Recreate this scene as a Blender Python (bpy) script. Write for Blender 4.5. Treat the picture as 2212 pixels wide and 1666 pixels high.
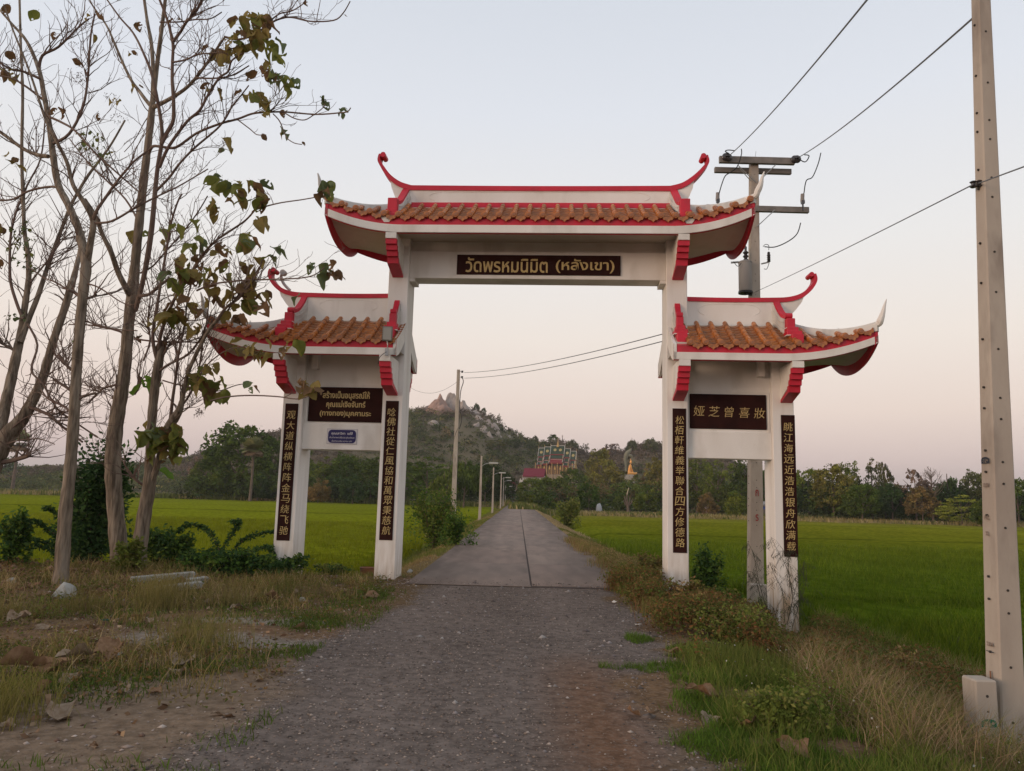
import bpy, bmesh, math, random
import numpy as np
from mathutils import Vector, Matrix, Euler
random.seed(7); RNG = np.random.default_rng(7)
S = bpy.context.scene
COL = S.collection
for o in list(bpy.data.objects): bpy.data.objects.remove(o)

# ------------------------------------------------------------------ camera, sky, sun, exposure
F, CX, CY, HC = 1667.0, 1106.0, 833.0, 1.6          # focal length and centre in a 2212 px wide frame
PITCH, ROLL = math.radians(8.2), math.radians(1.52)
cam_d = bpy.data.cameras.new('camera'); cam = bpy.data.objects.new('camera', cam_d); COL.objects.link(cam)
cam_d.sensor_width = 36; cam_d.lens = 36*F/2212; cam_d.clip_start = 0.05; cam_d.clip_end = 9000
RM = Matrix.Rotation(math.pi/2+PITCH, 3, 'X') @ Matrix.Rotation(ROLL, 3, 'Z')
cam.matrix_world = Matrix.Translation((0, 0, HC)) @ RM.to_4x4()
S.camera = cam

SUN_EL, SUN_AZ = math.radians(4.0), math.radians(-118)   # low sun to the left, a little behind the camera
W = bpy.data.worlds.new('World'); S.world = W; W.use_nodes = True
nt = W.node_tree; nt.nodes.clear()
wo = nt.nodes.new('ShaderNodeOutputWorld'); bg = nt.nodes.new('ShaderNodeBackground')
sky = nt.nodes.new('ShaderNodeTexSky'); sky.sky_type = 'NISHITA'; sky.sun_disc = False
sky.sun_elevation = SUN_EL; sky.sun_rotation = SUN_AZ % (2*math.pi)
sky.altitude = 0; sky.air_density = 1.0; sky.dust_density = 2.2; sky.ozone_density = 1.5
# dusk haze: unseen zenith greyed to warm the ground light, pale blue below it, cream lower, dusty rose band at the horizon, the same all the way round
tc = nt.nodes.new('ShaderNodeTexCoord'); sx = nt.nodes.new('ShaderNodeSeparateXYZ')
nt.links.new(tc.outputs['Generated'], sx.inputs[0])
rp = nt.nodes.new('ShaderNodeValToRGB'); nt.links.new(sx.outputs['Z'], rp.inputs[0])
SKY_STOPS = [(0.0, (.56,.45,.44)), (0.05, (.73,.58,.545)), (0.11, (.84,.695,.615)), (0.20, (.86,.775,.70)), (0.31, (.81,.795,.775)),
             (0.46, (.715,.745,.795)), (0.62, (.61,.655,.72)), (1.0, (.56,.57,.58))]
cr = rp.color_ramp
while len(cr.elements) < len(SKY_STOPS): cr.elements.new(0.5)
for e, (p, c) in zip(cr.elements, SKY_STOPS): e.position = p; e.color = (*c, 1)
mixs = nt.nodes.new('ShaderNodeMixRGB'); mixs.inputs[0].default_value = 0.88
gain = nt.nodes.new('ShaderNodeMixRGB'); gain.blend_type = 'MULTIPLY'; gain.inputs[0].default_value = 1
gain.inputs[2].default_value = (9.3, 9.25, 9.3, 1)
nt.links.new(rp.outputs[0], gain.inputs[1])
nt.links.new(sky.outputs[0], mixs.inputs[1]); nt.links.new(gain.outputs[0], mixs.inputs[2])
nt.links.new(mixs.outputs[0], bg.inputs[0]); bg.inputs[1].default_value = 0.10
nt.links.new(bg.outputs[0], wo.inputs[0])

sun_d = bpy.data.lights.new('sun', 'SUN'); sun_d.energy = 1.9; sun_d.angle = math.radians(25); sun_d.color = (1.0, .70, .50)
sun = bpy.data.objects.new('sun', sun_d); COL.objects.link(sun)
sdir = Vector((math.sin(SUN_AZ)*math.cos(math.radians(14)), math.cos(SUN_AZ)*math.cos(math.radians(14)), math.sin(math.radians(14))))
sdir = Vector((math.sin(SUN_AZ)*math.cos(SUN_EL), math.cos(SUN_AZ)*math.cos(SUN_EL), math.sin(SUN_EL)))
sun.rotation_euler = sdir.to_track_quat('Z', 'Y').to_euler()
S.view_settings.view_transform = 'Standard'; S.view_settings.look = 'None'
S.view_settings.exposure = 0.38; S.view_settings.gamma = 1; S.view_settings.use_curve_mapping = False
S.render.engine = 'CYCLES'; S.cycles.max_bounces = 6; S.cycles.transparent_max_bounces = 8

# ------------------------------------------------------------------ helpers
_R = np.array(RM)
def at(px, py, Y):                                    # the world point at depth Y that stands at this spot of the photograph
    d = _R @ np.array([(px-CX)/F, -(py-CY)/F, -1.0]); return Vector((0, 0, HC)) + Vector(d)*(Y/d[1])
def pxm(Y): return Y/F                                # metres per photo pixel at depth Y

def smooth(t): t = np.clip(t, 0, 1); return t*t*(3-2*t)
_perm = np.random.default_rng(3).random((256, 256))
def vnoise(x, y):
    x = np.asarray(x, float); y = np.asarray(y, float)
    xi = np.floor(x).astype(int); yi = np.floor(y).astype(int); fx = x-xi; fy = y-yi
    fx = fx*fx*(3-2*fx); fy = fy*fy*(3-2*fy)
    g = lambda a, b: _perm[a & 255, b & 255]
    return (g(xi, yi)*(1-fx)+g(xi+1, yi)*fx)*(1-fy)+(g(xi, yi+1)*(1-fx)+g(xi+1, yi+1)*fx)*fy
def fbm(x, y, o=3):
    s = 0; a = .5
    for i in range(o): s = s+a*vnoise(np.asarray(x)*2**i+17.3*i, np.asarray(y)*2**i+9.1*i); a *= .5
    return s/(1-.5**o)

def mesh_from(name, V, Fc, mat=None, smooth_=False, col=None, mats=None, mi=None):
    V = np.asarray(V, np.float32); me = bpy.data.meshes.new(name)
    if isinstance(Fc, np.ndarray):
        k = Fc.shape[1]; n = len(Fc)
        me.vertices.add(len(V)); me.vertices.foreach_set('co', V.ravel())
        me.loops.add(n*k); me.loops.foreach_set('vertex_index', Fc.astype(np.int32).ravel())
        me.polygons.add(n); me.polygons.foreach_set('loop_start', np.arange(0, n*k, k, dtype=np.int32))
        me.polygons.foreach_set('loop_total', np.full(n, k, np.int32))
    else:
        me.from_pydata([tuple(v) for v in V.tolist()], [], Fc)
    if col is not None:
        a = me.color_attributes.new('tint', 'FLOAT_COLOR', 'POINT'); c = np.ones((len(V), 4), np.float32); c[:, :3] = col
        a.data.foreach_set('color', c.ravel())
    for m in (mats or ([mat] if mat else [])): me.materials.append(m)
    if mi is not None: me.polygons.foreach_set('material_index', np.asarray(mi, np.int32))
    me.update(calc_edges=True)
    if smooth_: me.polygons.foreach_set('use_smooth', np.ones(len(me.polygons), bool))
    return me
def link(name, me, parent=None, loc=None, rot=None, scale=None, **props):
    o = bpy.data.objects.new(name, me); COL.objects.link(o)
    if parent is not None: o.parent = parent
    if loc is not None: o.location = loc
    if rot is not None: o.rotation_euler = rot
    if scale is not None: o.scale = scale if hasattr(scale, '__len__') else (scale,)*3
    for k, v in props.items():
        if v is not None: o[k] = v
    return o
def thing(name, label, cat, loc=(0, 0, 0), rz=0.0, group=None):
    return link(name, None, loc=loc, rot=(0, 0, rz), label=label, category=cat, group=group)

class MB:                                             # collects shapes; build() links them as ONE mesh object
    def __init__(s): s.V = []; s.F = []; s.M = []; s.m = 0
    def add(s, V, Fs):
        b = len(s.V); s.V += [tuple(v) for v in V]; s.F += [tuple(i+b for i in f) for f in Fs]; s.M += [s.m]*len(Fs); return s
    def box(s, a, b, bev=0.0):
        x0, y0, z0 = a; x1, y1, z1 = b
        if bev <= 0:
            V = [(x0,y0,z0),(x1,y0,z0),(x1,y1,z0),(x0,y1,z0),(x0,y0,z1),(x1,y0,z1),(x1,y1,z1),(x0,y1,z1)]
            return s.add(V, [(0,3,2,1),(4,5,6,7),(0,1,5,4),(1,2,6,5),(2,3,7,6),(3,0,4,7)])
        bm = bmesh.new(); bmesh.ops.create_cube(bm, size=1)
        for v in bm.verts: v.co = Vector((x0+(v.co.x+.5)*(x1-x0), y0+(v.co.y+.5)*(y1-y0), z0+(v.co.z+.5)*(z1-z0)))
        bmesh.ops.bevel(bm, geom=list(bm.edges), offset=bev, segments=1, affect='EDGES')
        V = [v.co[:] for v in bm.verts]; bm.verts.index_update(); Fs = [[v.index for v in f.verts] for f in bm.faces]; bm.free()
        return s.add(V, Fs)
    def tube(s, pts, rad, n=6, cap=True):
        pts = [Vector(p) for p in pts]
        if not hasattr(rad, '__len__'): rad = [rad]*len(pts)
        V = []; up = Vector((0.13, .21, 1)).normalized(); t0 = (pts[1]-pts[0]).normalized()
        if abs(t0.dot(up)) > .9: up = Vector((1, .1, 0))
        nrm = t0.cross(up).normalized()
        for i, p in enumerate(pts):
            t = (pts[min(i+1, len(pts)-1)]-pts[max(i-1, 0)])
            t = t.normalized() if t.length > 1e-9 else t0
            nrm = (nrm-t*nrm.dot(t)).normalized(); bn = t.cross(nrm)
            for k in range(n):
                a = 2*math.pi*k/n; V.append(p+(nrm*math.cos(a)+bn*math.sin(a))*rad[i])
        Fs = []
        for i in range(len(pts)-1):
            for k in range(n):
                a = i*n+k; b = i*n+(k+1) % n; Fs.append((a, b, b+n, a+n))
        if cap: Fs += [tuple(range(n-1, -1, -1)), tuple(range((len(pts)-1)*n, len(pts)*n))]
        return s.add(V, Fs)
    def ribbon(s, secs):                              # list of equal-length rings, lofted and capped
        n = len(secs[0]); V = [p for r in secs for p in r]; Fs = []
        for i in range(len(secs)-1):
            for k in range(n):
                a = i*n+k; b = i*n+(k+1) % n; Fs.append((a, b, b+n, a+n))
        Fs += [tuple(range(n-1, -1, -1)), tuple(range((len(secs)-1)*n, len(secs)*n))]
        return s.add(V, Fs)
    def prism(s, poly, axis, a, b):                   # polygon in the plane across axis, from a to b
        f = {'x': lambda p, t: (t, p[0], p[1]), 'y': lambda p, t: (p[0], t, p[1]), 'z': lambda p, t: (p[0], p[1], t)}[axis]
        n = len(poly); V = [f(p, a) for p in poly]+[f(p, b) for p in poly]
        Fs = [tuple(range(n-1, -1, -1)), tuple(range(n, 2*n))]+[(i, (i+1) % n, (i+1) % n+n, i+n) for i in range(n)]
        return s.add(V, Fs)
    def lathe(s, prof, c=(0, 0, 0), n=12):            # [(r, z)] round the z axis at c
        V = []; Fs = []
        for r, z in prof:
            for k in range(n): a = 2*math.pi*k/n; V.append((c[0]+r*math.cos(a), c[1]+r*math.sin(a), c[2]+z))
        for i in range(len(prof)-1):
            for k in range(n):
                a = i*n+k; b = i*n+(k+1) % n; Fs.append((a, b, b+n, a+n))
        Fs += [tuple(range(n-1, -1, -1)), tuple(range((len(prof)-1)*n, len(prof)*n))]
        return s.add(V, Fs)
    def mesh(s, name, mat, sm=False):
        mats = mat if isinstance(mat, list) else [mat]
        me = bpy.data.meshes.new(name); me.from_pydata(s.V, [], s.F)
        for m in mats: me.materials.append(m)
        me.polygons.foreach_set('material_index', s.M)
        bm = bmesh.new(); bm.from_mesh(me); bmesh.ops.recalc_face_normals(bm, faces=bm.faces); bm.to_mesh(me); bm.free()
        if sm:
            me.polygons.foreach_set('use_smooth', [True]*len(me.polygons))
            me.set_sharp_from_angle(angle=math.radians(38))
        me.update(); return me
    def build(s, name, mat, parent=None, sm=False, **p): return link(name, s.mesh(name, mat, sm), parent, **p)

# ------------------------------------------------------------------ materials
def _n(nt, t, **kw):
    n = nt.nodes.new(t)
    for k, v in kw.items(): setattr(n, k, v)
    return n
def mat(name, c, c2=None, rough=.8, scale=3.0, detail=6, bump=0.0, bscale=None, spec=.3, stretch=(1,1,1), metal=0, coord='Object',
        lo=.35, hi=.65, dirt=None, dirt_scale=1.2, dirt_amt=.5, emit=None, trans=0.0, tint=False, tint_mode='MULTIPLY', base_stain=None, speck=None, edge=None):
    m = bpy.data.materials.new(name); m.use_nodes = True; nt = m.node_tree; b = nt.nodes['Principled BSDF']
    b.inputs['Roughness'].default_value = rough; b.inputs['Metallic'].default_value = metal
    b.inputs['Specular IOR Level'].default_value = spec
    L = nt.links.new
    tcn = _n(nt, 'ShaderNodeTexCoord'); mp = _n(nt, 'ShaderNodeMapping'); mp.inputs['Scale'].default_value = stretch
    L(tcn.outputs[coord], mp.inputs[0]); vec = mp.outputs[0]
    def noise(sc, d=detail): n = _n(nt, 'ShaderNodeTexNoise'); n.inputs['Scale'].default_value = sc; n.inputs['Detail'].default_value = d; L(vec, n.inputs['Vector']); return n.outputs['Fac']
    def rng(v, a, bb, t0=0, t1=1):
        r = _n(nt, 'ShaderNodeMapRange'); L(v, r.inputs[0]); r.inputs[1].default_value = a; r.inputs[2].default_value = bb
        r.inputs[3].default_value = t0; r.inputs[4].default_value = t1; return r.outputs[0]
    def mix(f, A, B, mode='MIX'):
        n = _n(nt, 'ShaderNodeMixRGB', blend_type=mode)
        for i, q in ((0, f), (1, A), (2, B)):
            if isinstance(q, (float, int)): n.inputs[i].default_value = q
            elif isinstance(q, tuple): n.inputs[i].default_value = (*q, 1)
            else: L(q, n.inputs[i])
        return n.outputs[0]
    out = (c[0], c[1], c[2])
    if tint:
        at_ = _n(nt, 'ShaderNodeAttribute', attribute_name='tint'); out = mix(1.0, out, at_.outputs['Color'], tint_mode) if tint_mode == 'MULTIPLY' else at_.outputs['Color']
    if c2 is not None:
        f = rng(noise(scale), lo, hi)
        out = mix(f, out, tuple(c2)) if not tint else mix(f, out, tuple(c2), 'MULTIPLY')
    if dirt is not None:
        f = rng(noise(dirt_scale, 8), .5, .72, 0, dirt_amt); out = mix(f, out, tuple(dirt))
    if speck is not None:
        vo = _n(nt, 'ShaderNodeTexVoronoi'); vo.inputs['Scale'].default_value = speck[0]; L(tcn.outputs[coord], vo.inputs['Vector'])
        out = mix(rng(vo.outputs['Distance'], .0, .35, speck[2], 0), out, speck[1])
    if base_stain is not None:                         # splash dirt that climbs from the foot: (z0, z1, colour, amount)
        sp = _n(nt, 'ShaderNodeSeparateXYZ'); L(tcn.outputs['Object'], sp.inputs[0])
        z0, z1, cc, am = base_stain
        g = rng(sp.outputs['Z'], z0, z1, am, 0); nn = rng(noise(7, 8), .35, .62, 0.1, 1)
        mu = _n(nt, 'ShaderNodeMath', operation='MULTIPLY'); L(g, mu.inputs[0]); L(nn, mu.inputs[1]); out = mix(mu.outputs[0], out, cc)
    if edge is not None:                               # soil washed on to both sides of a lane: (centre x, from, to, colour, amount)
        sp = _n(nt, 'ShaderNodeSeparateXYZ'); L(tcn.outputs['Object'], sp.inputs[0]); cxe, e0, e1, cc, am = edge
        dr = _n(nt, 'ShaderNodeMath', operation='MULTIPLY_ADD'); L(sp.outputs['Y'], dr.inputs[0]); dr.inputs[1].default_value = -.012; dr.inputs[2].default_value = .18-cxe
        ad = _n(nt, 'ShaderNodeMath', operation='ADD'); L(sp.outputs['X'], ad.inputs[0]); L(dr.outputs[0], ad.inputs[1])
        ab = _n(nt, 'ShaderNodeMath', operation='ABSOLUTE'); L(ad.outputs[0], ab.inputs[0])
        mu = _n(nt, 'ShaderNodeMath', operation='MULTIPLY'); L(rng(ab.outputs[0], e0, e1, 0, am), mu.inputs[0]); L(rng(noise(1.6, 9), .3, .6, .25, 1), mu.inputs[1]); out = mix(mu.outputs[0], out, cc)
    if isinstance(out, tuple): b.inputs['Base Color'].default_value = (*out, 1)
    else: L(out, b.inputs['Base Color'])
    if bump > 0:
        bn = _n(nt, 'ShaderNodeBump'); bn.inputs['Strength'].default_value = 1; bn.inputs['Distance'].default_value = bump
        L(noise(bscale or scale*4), bn.inputs['Height']); L(bn.outputs[0], b.inputs['Normal'])
    if emit is not None:
        b.inputs['Emission Color'].default_value = (*emit[0], 1); b.inputs['Emission Strength'].default_value = emit[1]
    if trans > 0:                                     # leaves let light through
        tr = _n(nt, 'ShaderNodeBsdfTranslucent'); ms = _n(nt, 'ShaderNodeMixShader'); ms.inputs[0].default_value = trans
        if isinstance(out, tuple): tr.inputs[0].default_value = (*out, 1)
        else: L(out, tr.inputs[0])
        L(b.outputs[0], ms.inputs[1]); L(tr.outputs[0], ms.inputs[2]); L(ms.outputs[0], nt.nodes['Material Output'].inputs[0])
    return m
M = {}
M['white'] = mat('painted_plaster', (.72,.695,.655), (.79,.77,.74), rough=.7, scale=1.5, bump=.0008, bscale=60, dirt=(.47,.43,.38), dirt_scale=2.2, dirt_amt=.55, stretch=(1,1,.45))
M['pillar'] = mat('pillar_plaster', (.72,.695,.665), (.79,.77,.745), rough=.7, scale=1.5, bump=.0008, bscale=60, dirt=(.50,.46,.41), dirt_scale=2.4, dirt_amt=.5, stretch=(1.6,1.6,.22), base_stain=(-.5, .85, (.36,.27,.18), 1.3))
M['aged'] = mat('weathered_plaster', (.60,.59,.56), (.40,.40,.39), rough=.85, scale=5, stretch=(1,1,.35), bump=.001, lo=.45, hi=.75)
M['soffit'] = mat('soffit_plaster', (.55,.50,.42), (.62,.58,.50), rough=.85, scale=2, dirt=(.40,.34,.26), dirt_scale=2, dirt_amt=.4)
M['red'] = mat('red_paint', (.58,.016,.045), (.48,.013,.035), rough=.5, scale=3, bump=.0006, bscale=30, dirt=(.30,.03,.04), dirt_scale=4, dirt_amt=.45, spec=.4)
M['tile'] = mat('glazed_orange_tile', (.50,.175,.035), (.32,.10,.022), rough=.30, scale=9, bump=.0015, bscale=40, spec=.5, dirt=(.17,.08,.045), dirt_scale=9, dirt_amt=.8, coord='Object')
M['tile2'] = mat('glazed_orange_tile_dull', (.40,.145,.038), (.24,.085,.028), rough=.40, scale=9, bump=.0015, bscale=40, spec=.45, dirt=(.15,.09,.06), dirt_scale=12, dirt_amt=.7)
M['maroon'] = mat('maroon_board', (.020,.0055,.005), (.032,.009,.007), rough=.75, scale=4, spec=.12, bump=.0005, bscale=80)
M['gold'] = mat('gold_lettering', (.44,.31,.11), (.54,.41,.17), rough=.5, scale=40, spec=.6)
M['blue'] = mat('blue_enamel', (.018,.016,.10), rough=.3); M['whiteplq'] = mat('plaque_white', (.62,.60,.62), rough=.4)
M['conc'] = mat('pole_concrete', (.34,.29,.245), (.46,.41,.35), rough=.9, scale=2.2, bump=.002, bscale=40, dirt=(.20,.165,.14), dirt_scale=4.5, dirt_amt=.75, stretch=(1,1,.3), speck=None)
M['hole'] = mat('bolt_hole', (.05,.045,.04), rough=1)
M['steel'] = mat('galvanised_steel', (.30,.31,.32), (.38,.38,.38), rough=.45, metal=.6, scale=8)
M['black'] = mat('black_rubber', (.014,.015,.016), rough=.5)
M['wire'] = mat('aluminium_wire', (.11,.115,.12), rough=.5)
M['porcelain'] = mat('dark_porcelain', (.035,.03,.032), rough=.2, spec=.6)
M['grey_paint'] = mat('grey_tank_paint', (.27,.25,.235), (.31,.29,.27), rough=.5, scale=3, stretch=(1,1,.3))
M['bark'] = mat('teak_bark', (.23,.185,.14), (.085,.066,.048), rough=.95, scale=9, stretch=(2.2,2.2,.30), bump=.03, bscale=17, dirt=(.36,.31,.25), dirt_scale=4, dirt_amt=.75)
M['bark_low'] = M['bark']
M['twig'] = mat('twig_bark', (.125,.080,.066), (.17,.125,.10), rough=.9, scale=3)
M['leaf_a'] = mat('teak_leaf_green', (.15,.19,.04), (.21,.205,.045), rough=.6, scale=9, trans=.42, bump=.002)
M['leaf_b'] = mat('teak_leaf_olive', (.25,.215,.055), (.23,.155,.05), rough=.6, scale=9, trans=.42, bump=.002)
M['leaf_c'] = mat('teak_leaf_brown', (.20,.115,.05), (.14,.085,.045), rough=.7, scale=9, trans=.35, bump=.002)
M['leaf_d'] = mat('teak_leaf_bluegreen', (.11,.155,.08), (.15,.18,.06), rough=.6, scale=9, trans=.25, bump=.002)
M['leaf_e'] = mat('teak_leaf_fresh', (.10,.22,.03), (.15,.24,.03), rough=.55, scale=9, trans=.35, bump=.002)
M['dry'] = mat('dry_leaf', (.26,.165,.10), (.17,.095,.05), rough=.85, scale=7, bump=.004, trans=.1)
M['dry2'] = mat('dry_leaf_pale', (.30,.235,.175), (.22,.155,.10), rough=.85, scale=7, bump=.004, trans=.1)
M['tint'] = mat('foliage', (1,1,1), (.75,.75,.75), rough=.9, scale=.8, tint=True, trans=.22, spec=.2)
M['tint_far'] = mat('distant_foliage', (1,1,1), (.72,.72,.74), rough=1, scale=.25, tint=True, trans=.2, spec=.0)
M['tint_solid'] = mat('tinted_solid', (1,1,1), (.8,.8,.8), rough=.9, scale=5, tint=True)
M['rock'] = mat('limestone', (.50,.43,.385), (.20,.175,.165), rough=.95, scale=.14, bump=1.5, bscale=.5, stretch=(1,1,.5), dirt=(.48,.42,.38), dirt_scale=.3, dirt_amt=.7)
M['rock_sun_tint'] = mat('sun_tinted_limestone', (.42,.27,.215), (.26,.185,.16), rough=.95, scale=.12, bump=.4, bscale=.5, stretch=(1,1,.5))  # the pink of the low sunlight is put into this rock colour
M['stone'] = mat('grey_stone', (.36,.36,.34), (.24,.25,.24), rough=.95, scale=8, bump=.01)
SE = (.27, .75, 1.95, (.085, .062, .050), .95)
M['slab'] = mat('concrete_slab', (.245,.182,.150), (.180,.135,.112), rough=.93, scale=1.3, bump=.004, bscale=50, dirt=(.105,.080,.068), dirt_scale=1.1, dirt_amt=.75, stretch=(1.6,.30,1), edge=SE)
M['joint'] = mat('road_joint', (.06,.045,.04), rough=1)
# ------------------------------------------------------------------ terrain
def xc(y): return 0.25+0.012*np.maximum(0, np.asarray(y, float)-15)      # centre line of the road
def right_edge(y): return 5.75-1.5*smooth((np.asarray(y, float)-19)/22)    # where the right bank meets the field
def zg(x, y):
    x = np.asarray(x, float); y = np.asarray(y, float); r = x-xc(y)
    e = right_edge(y); zr = -.8*smooth((r-2.0)/(e-2.0))**.8
    fl = smooth((y-15.2-.25*np.clip(-r-4, 0, 6)*0)/1.8)
    zl = -.6*smooth((-r-2.1)/1.7)*fl
    z = np.where(r > 0, zr, zl)
    off = smooth((np.abs(r)-1.9)/.5)
    z = z+off*.07*(fbm(x*.9+5, y*.9)-.5)+off*.03*(fbm(x*3.1, y*3.1)-.5)
    z = z+.10*smooth((-r-5)/1.5)*smooth((y-9.5)/2)*(1-fl)*fbm(x*1.4, y*1.4)*2    # low mound of soil by the teak trunks
    far = smooth((np.hypot(x, y)-3000)/2500)
    return z-0.0*far
def zgf(x, y): return float(zg(x, y))
def axis(lo, a, b, hi, st, g=1.09):
    m = list(np.arange(a, b, st)); up = [b]; d = st
    while up[-1] < hi: d = d*g; up.append(up[-1]+d)
    dn = []; d = st; v = a
    while v > lo: d = d*g; v -= d; dn.append(v)
    return np.array(dn[::-1]+m+up)
def road_l(y): return -1.72+0*y
def zone_color(x, y):
    """albedo of the bare ground, before grass is planted on it"""
    r = x-xc(y); n1 = fbm(x*.8, y*.8, 4); n2 = fbm(x*3+9, y*3, 3); n3 = fbm(x*.25+3, y*.25+7, 3)
    C = np.zeros(x.shape+(3,)); soil = np.array([.195,.125,.075]); dark = np.array([.085,.050,.028]); grass = np.array([.085,.080,.030])
    t = smooth((n1-.38)/.25)[..., None]; C[:] = soil*(1-t)+(soil*.72+grass*.25)*t
    t = smooth((n2-.55)/.2)[..., None]*.6; C[:] = C*(1-t)+dark*t
    # pale sandy patch of the left yard
    d = np.hypot((x+3.0)/1.25, (y-8.6)/.55); t = (smooth((1.15-d+(n2-.5)*.8)/.5))[..., None]; C[:] = C*(1-t)+np.array([.27,.23,.19])*t
    d = np.hypot((x+2.9)/1.0, (y-9.9)/.25); t = (smooth((1.1-d+(n2-.5)*.8)/.5))[..., None]; C[:] = C*(1-t)+np.array([.28,.24,.20])*t
    # trodden strip beside the gravel
    t = (smooth((r+4.1+(n1-.5)*1.4)/.7)*smooth((-r-1.7)/.3)*smooth((8.5-y)/2))[..., None]; C[:] = C*(1-t)+np.array([.225,.165,.118])*t
    # gravel
    gl = -2.28+.12*np.sin(y*1.3)+.55*smooth((y-9)/4); gr = .95+.75*smooth((y-6.4)/3.2)-.15*np.sin(y*2.1)
    g = smooth((r-gl+(n2-.5)*.5)/.25)*smooth((gr-r+(n2-.5)*.6)/.3)*smooth((15.9-y)/1.2)
    tr_ = smooth(1-np.abs(np.abs(r+.35)-.85)/.38); gc = np.array([.178,.146,.130])*((.74+.34*n2+.20*n1)*(1+.13*tr_))[..., None]
    rt = (smooth(1-np.abs(r-.42-.03*(y-5))/.62)*smooth((9.3-y+(n1-.5)*2)/2.2)*.95*(.7+.6*n1))[..., None]
    gc = gc*(1-rt)+np.array([.185,.108,.070])*rt
    C[:] = C*(1-g[..., None])+gc*g[..., None]
    # verge beyond the gate
    v = (smooth((y-15)/2)*smooth((np.abs(r)-1.8)/.2))[..., None]; C[:] = C*(1-v)+(np.array([.20,.15,.08])*(.7+.6*n2[..., None]))*v
    # fields
    fr = smooth((r-right_edge(y)+.2)/.4)*smooth((y-2)/2); fl = smooth((-r-3.4)/.4)*smooth((y-16.3)/1.2)
    f = np.maximum(fr, fl)[..., None]; C[:] = C*(1-f)+np.array([.050,.065,.010])*f
    ff = smooth((y-105+np.where(x > 0, 0, -60))/6)[..., None]; C[:] = C*(1-ff)+(np.array([.14,.125,.045])*(.75+.5*n3[..., None]))*ff
    gd = (smooth((np.hypot(x, y)-230)/150))[..., None]; C[:] = C*(1-gd)+np.array([.085,.10,.03])*gd
    return C
xs = axis(-3500, -10, 9, 3500, .125); ys = axis(-400, 2.8, 20, 4500, .12)
GX, GY = np.meshgrid(xs, ys); GZ = zg(GX, GY)
nx, ny = len(xs), len(ys)
ii = (np.arange(ny-1)[:, None]*nx+np.arange(nx-1)[None, :]).ravel()
quads = np.stack([ii, ii+1, ii+nx+1, ii+nx], 1)
V = np.stack([GX.ravel(), GY.ravel(), GZ.ravel()], 1)
mg = mat('ground_soil', (1,1,1), (.62,.62,.62), rough=.95, scale=9, detail=8, tint=True, bump=.03, bscale=22, lo=.38, hi=.66, spec=.0, dirt=(.30,.25,.21), dirt_scale=26, dirt_amt=.35)
link('ground', mesh_from('ground', V, quads, mg, True, col=zone_color(GX, GY).reshape(-1, 3)), kind='structure')

# concrete road: slabs side by side on a dark bed
mb = MB(); ysr = [14.2]+[14.2+4.6*k for k in range(1, 50)]
secs = []
for y in ysr:
    c = float(xc(y)); secs.append([(c-2.03, y, -.12), (c+2.08, y, -.12), (c+2.07, y, .010), (c-2.02, y, .010)])
mb.ribbon(secs); road = mb.build('road', M['joint'], kind='structure')
slab_cols = [M['slab'], mat('concrete_slab_pale', (.255,.190,.155), (.190,.142,.118), rough=.93, scale=1.2, bump=.004, bscale=50, dirt=(.11,.085,.072), dirt_scale=1.3, dirt_amt=.75, stretch=(1.6,.30,1), edge=SE),
             mat('concrete_slab_red', (.240,.174,.142), (.178,.130,.108), rough=.93, scale=1.5, bump=.004, bscale=50, dirt=(.10,.076,.064), dirt_scale=.9, dirt_amt=.8, stretch=(1.6,.30,1), edge=SE)]
for k in range(48):
    y0, y1 = ysr[k], ysr[k+1]
    for s in (0, 1):
        if s == 1 and k == 0: y0b = 14.36
        else: y0b = y0
        mb = MB(); sec = []
        for y, e in (((y0b, 0), (y0b+.45, 1), (y1-.007, 1), (y1-.006, 0)) if k == 0 else ((y0b, 0), (y0b+.01, 1), (y1-.007, 1), (y1-.006, 0))):
            c = float(xc(y)); xa, xb = (c-2.05, c+.185) if s == 0 else (c+.212, c+2.10)
            j0 = .03*math.sin(y*1.7) if s == 0 else 0; j1 = .03*math.sin(y*1.3+1) if s == 1 else 0
            t = .022 if e else (.0145 if y == y0b and k == 0 else .018)
            sec.append([(xa+j0, y, -.05), (xb+j1, y, -.05), (xb+j1-.006*e, y, t+.001*s), (xa+j0+.006*e, y, t+.001*s)])
        mb.ribbon(sec); mb.build('slab', slab_cols[(k*2+s*5+k//3) % 3], road)
# ------------------------------------------------------------------ the gate
GATE_ORG = (0.4235, 14.8017, 0.0); YAW = -math.radians(3.5)
gate = thing('temple_gate', 'white and red three-bay Chinese style gate with orange tiled roofs spanning the road', 'gate', GATE_ORG, YAW)
def G2W(x, y, z): c, s = math.cos(YAW), math.sin(YAW); return Vector((GATE_ORG[0]+c*x-s*y, GATE_ORG[1]+s*x+c*y, GATE_ORG[2]+z))

def pillar(xa, xb, top, name='pillar'):
    mb = MB(); mb.box((xa, 0, -1.3), (xb, .65, top), .012); return mb.build(name, M['pillar'], gate)
P_in = [pillar(-2.95, -2.55, 6.74), pillar(2.55, 2.95, 6.74)]; P_out = [pillar(-4.93, -4.53, 4.36), pillar(4.53, 4.93, 4.36)]
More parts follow.
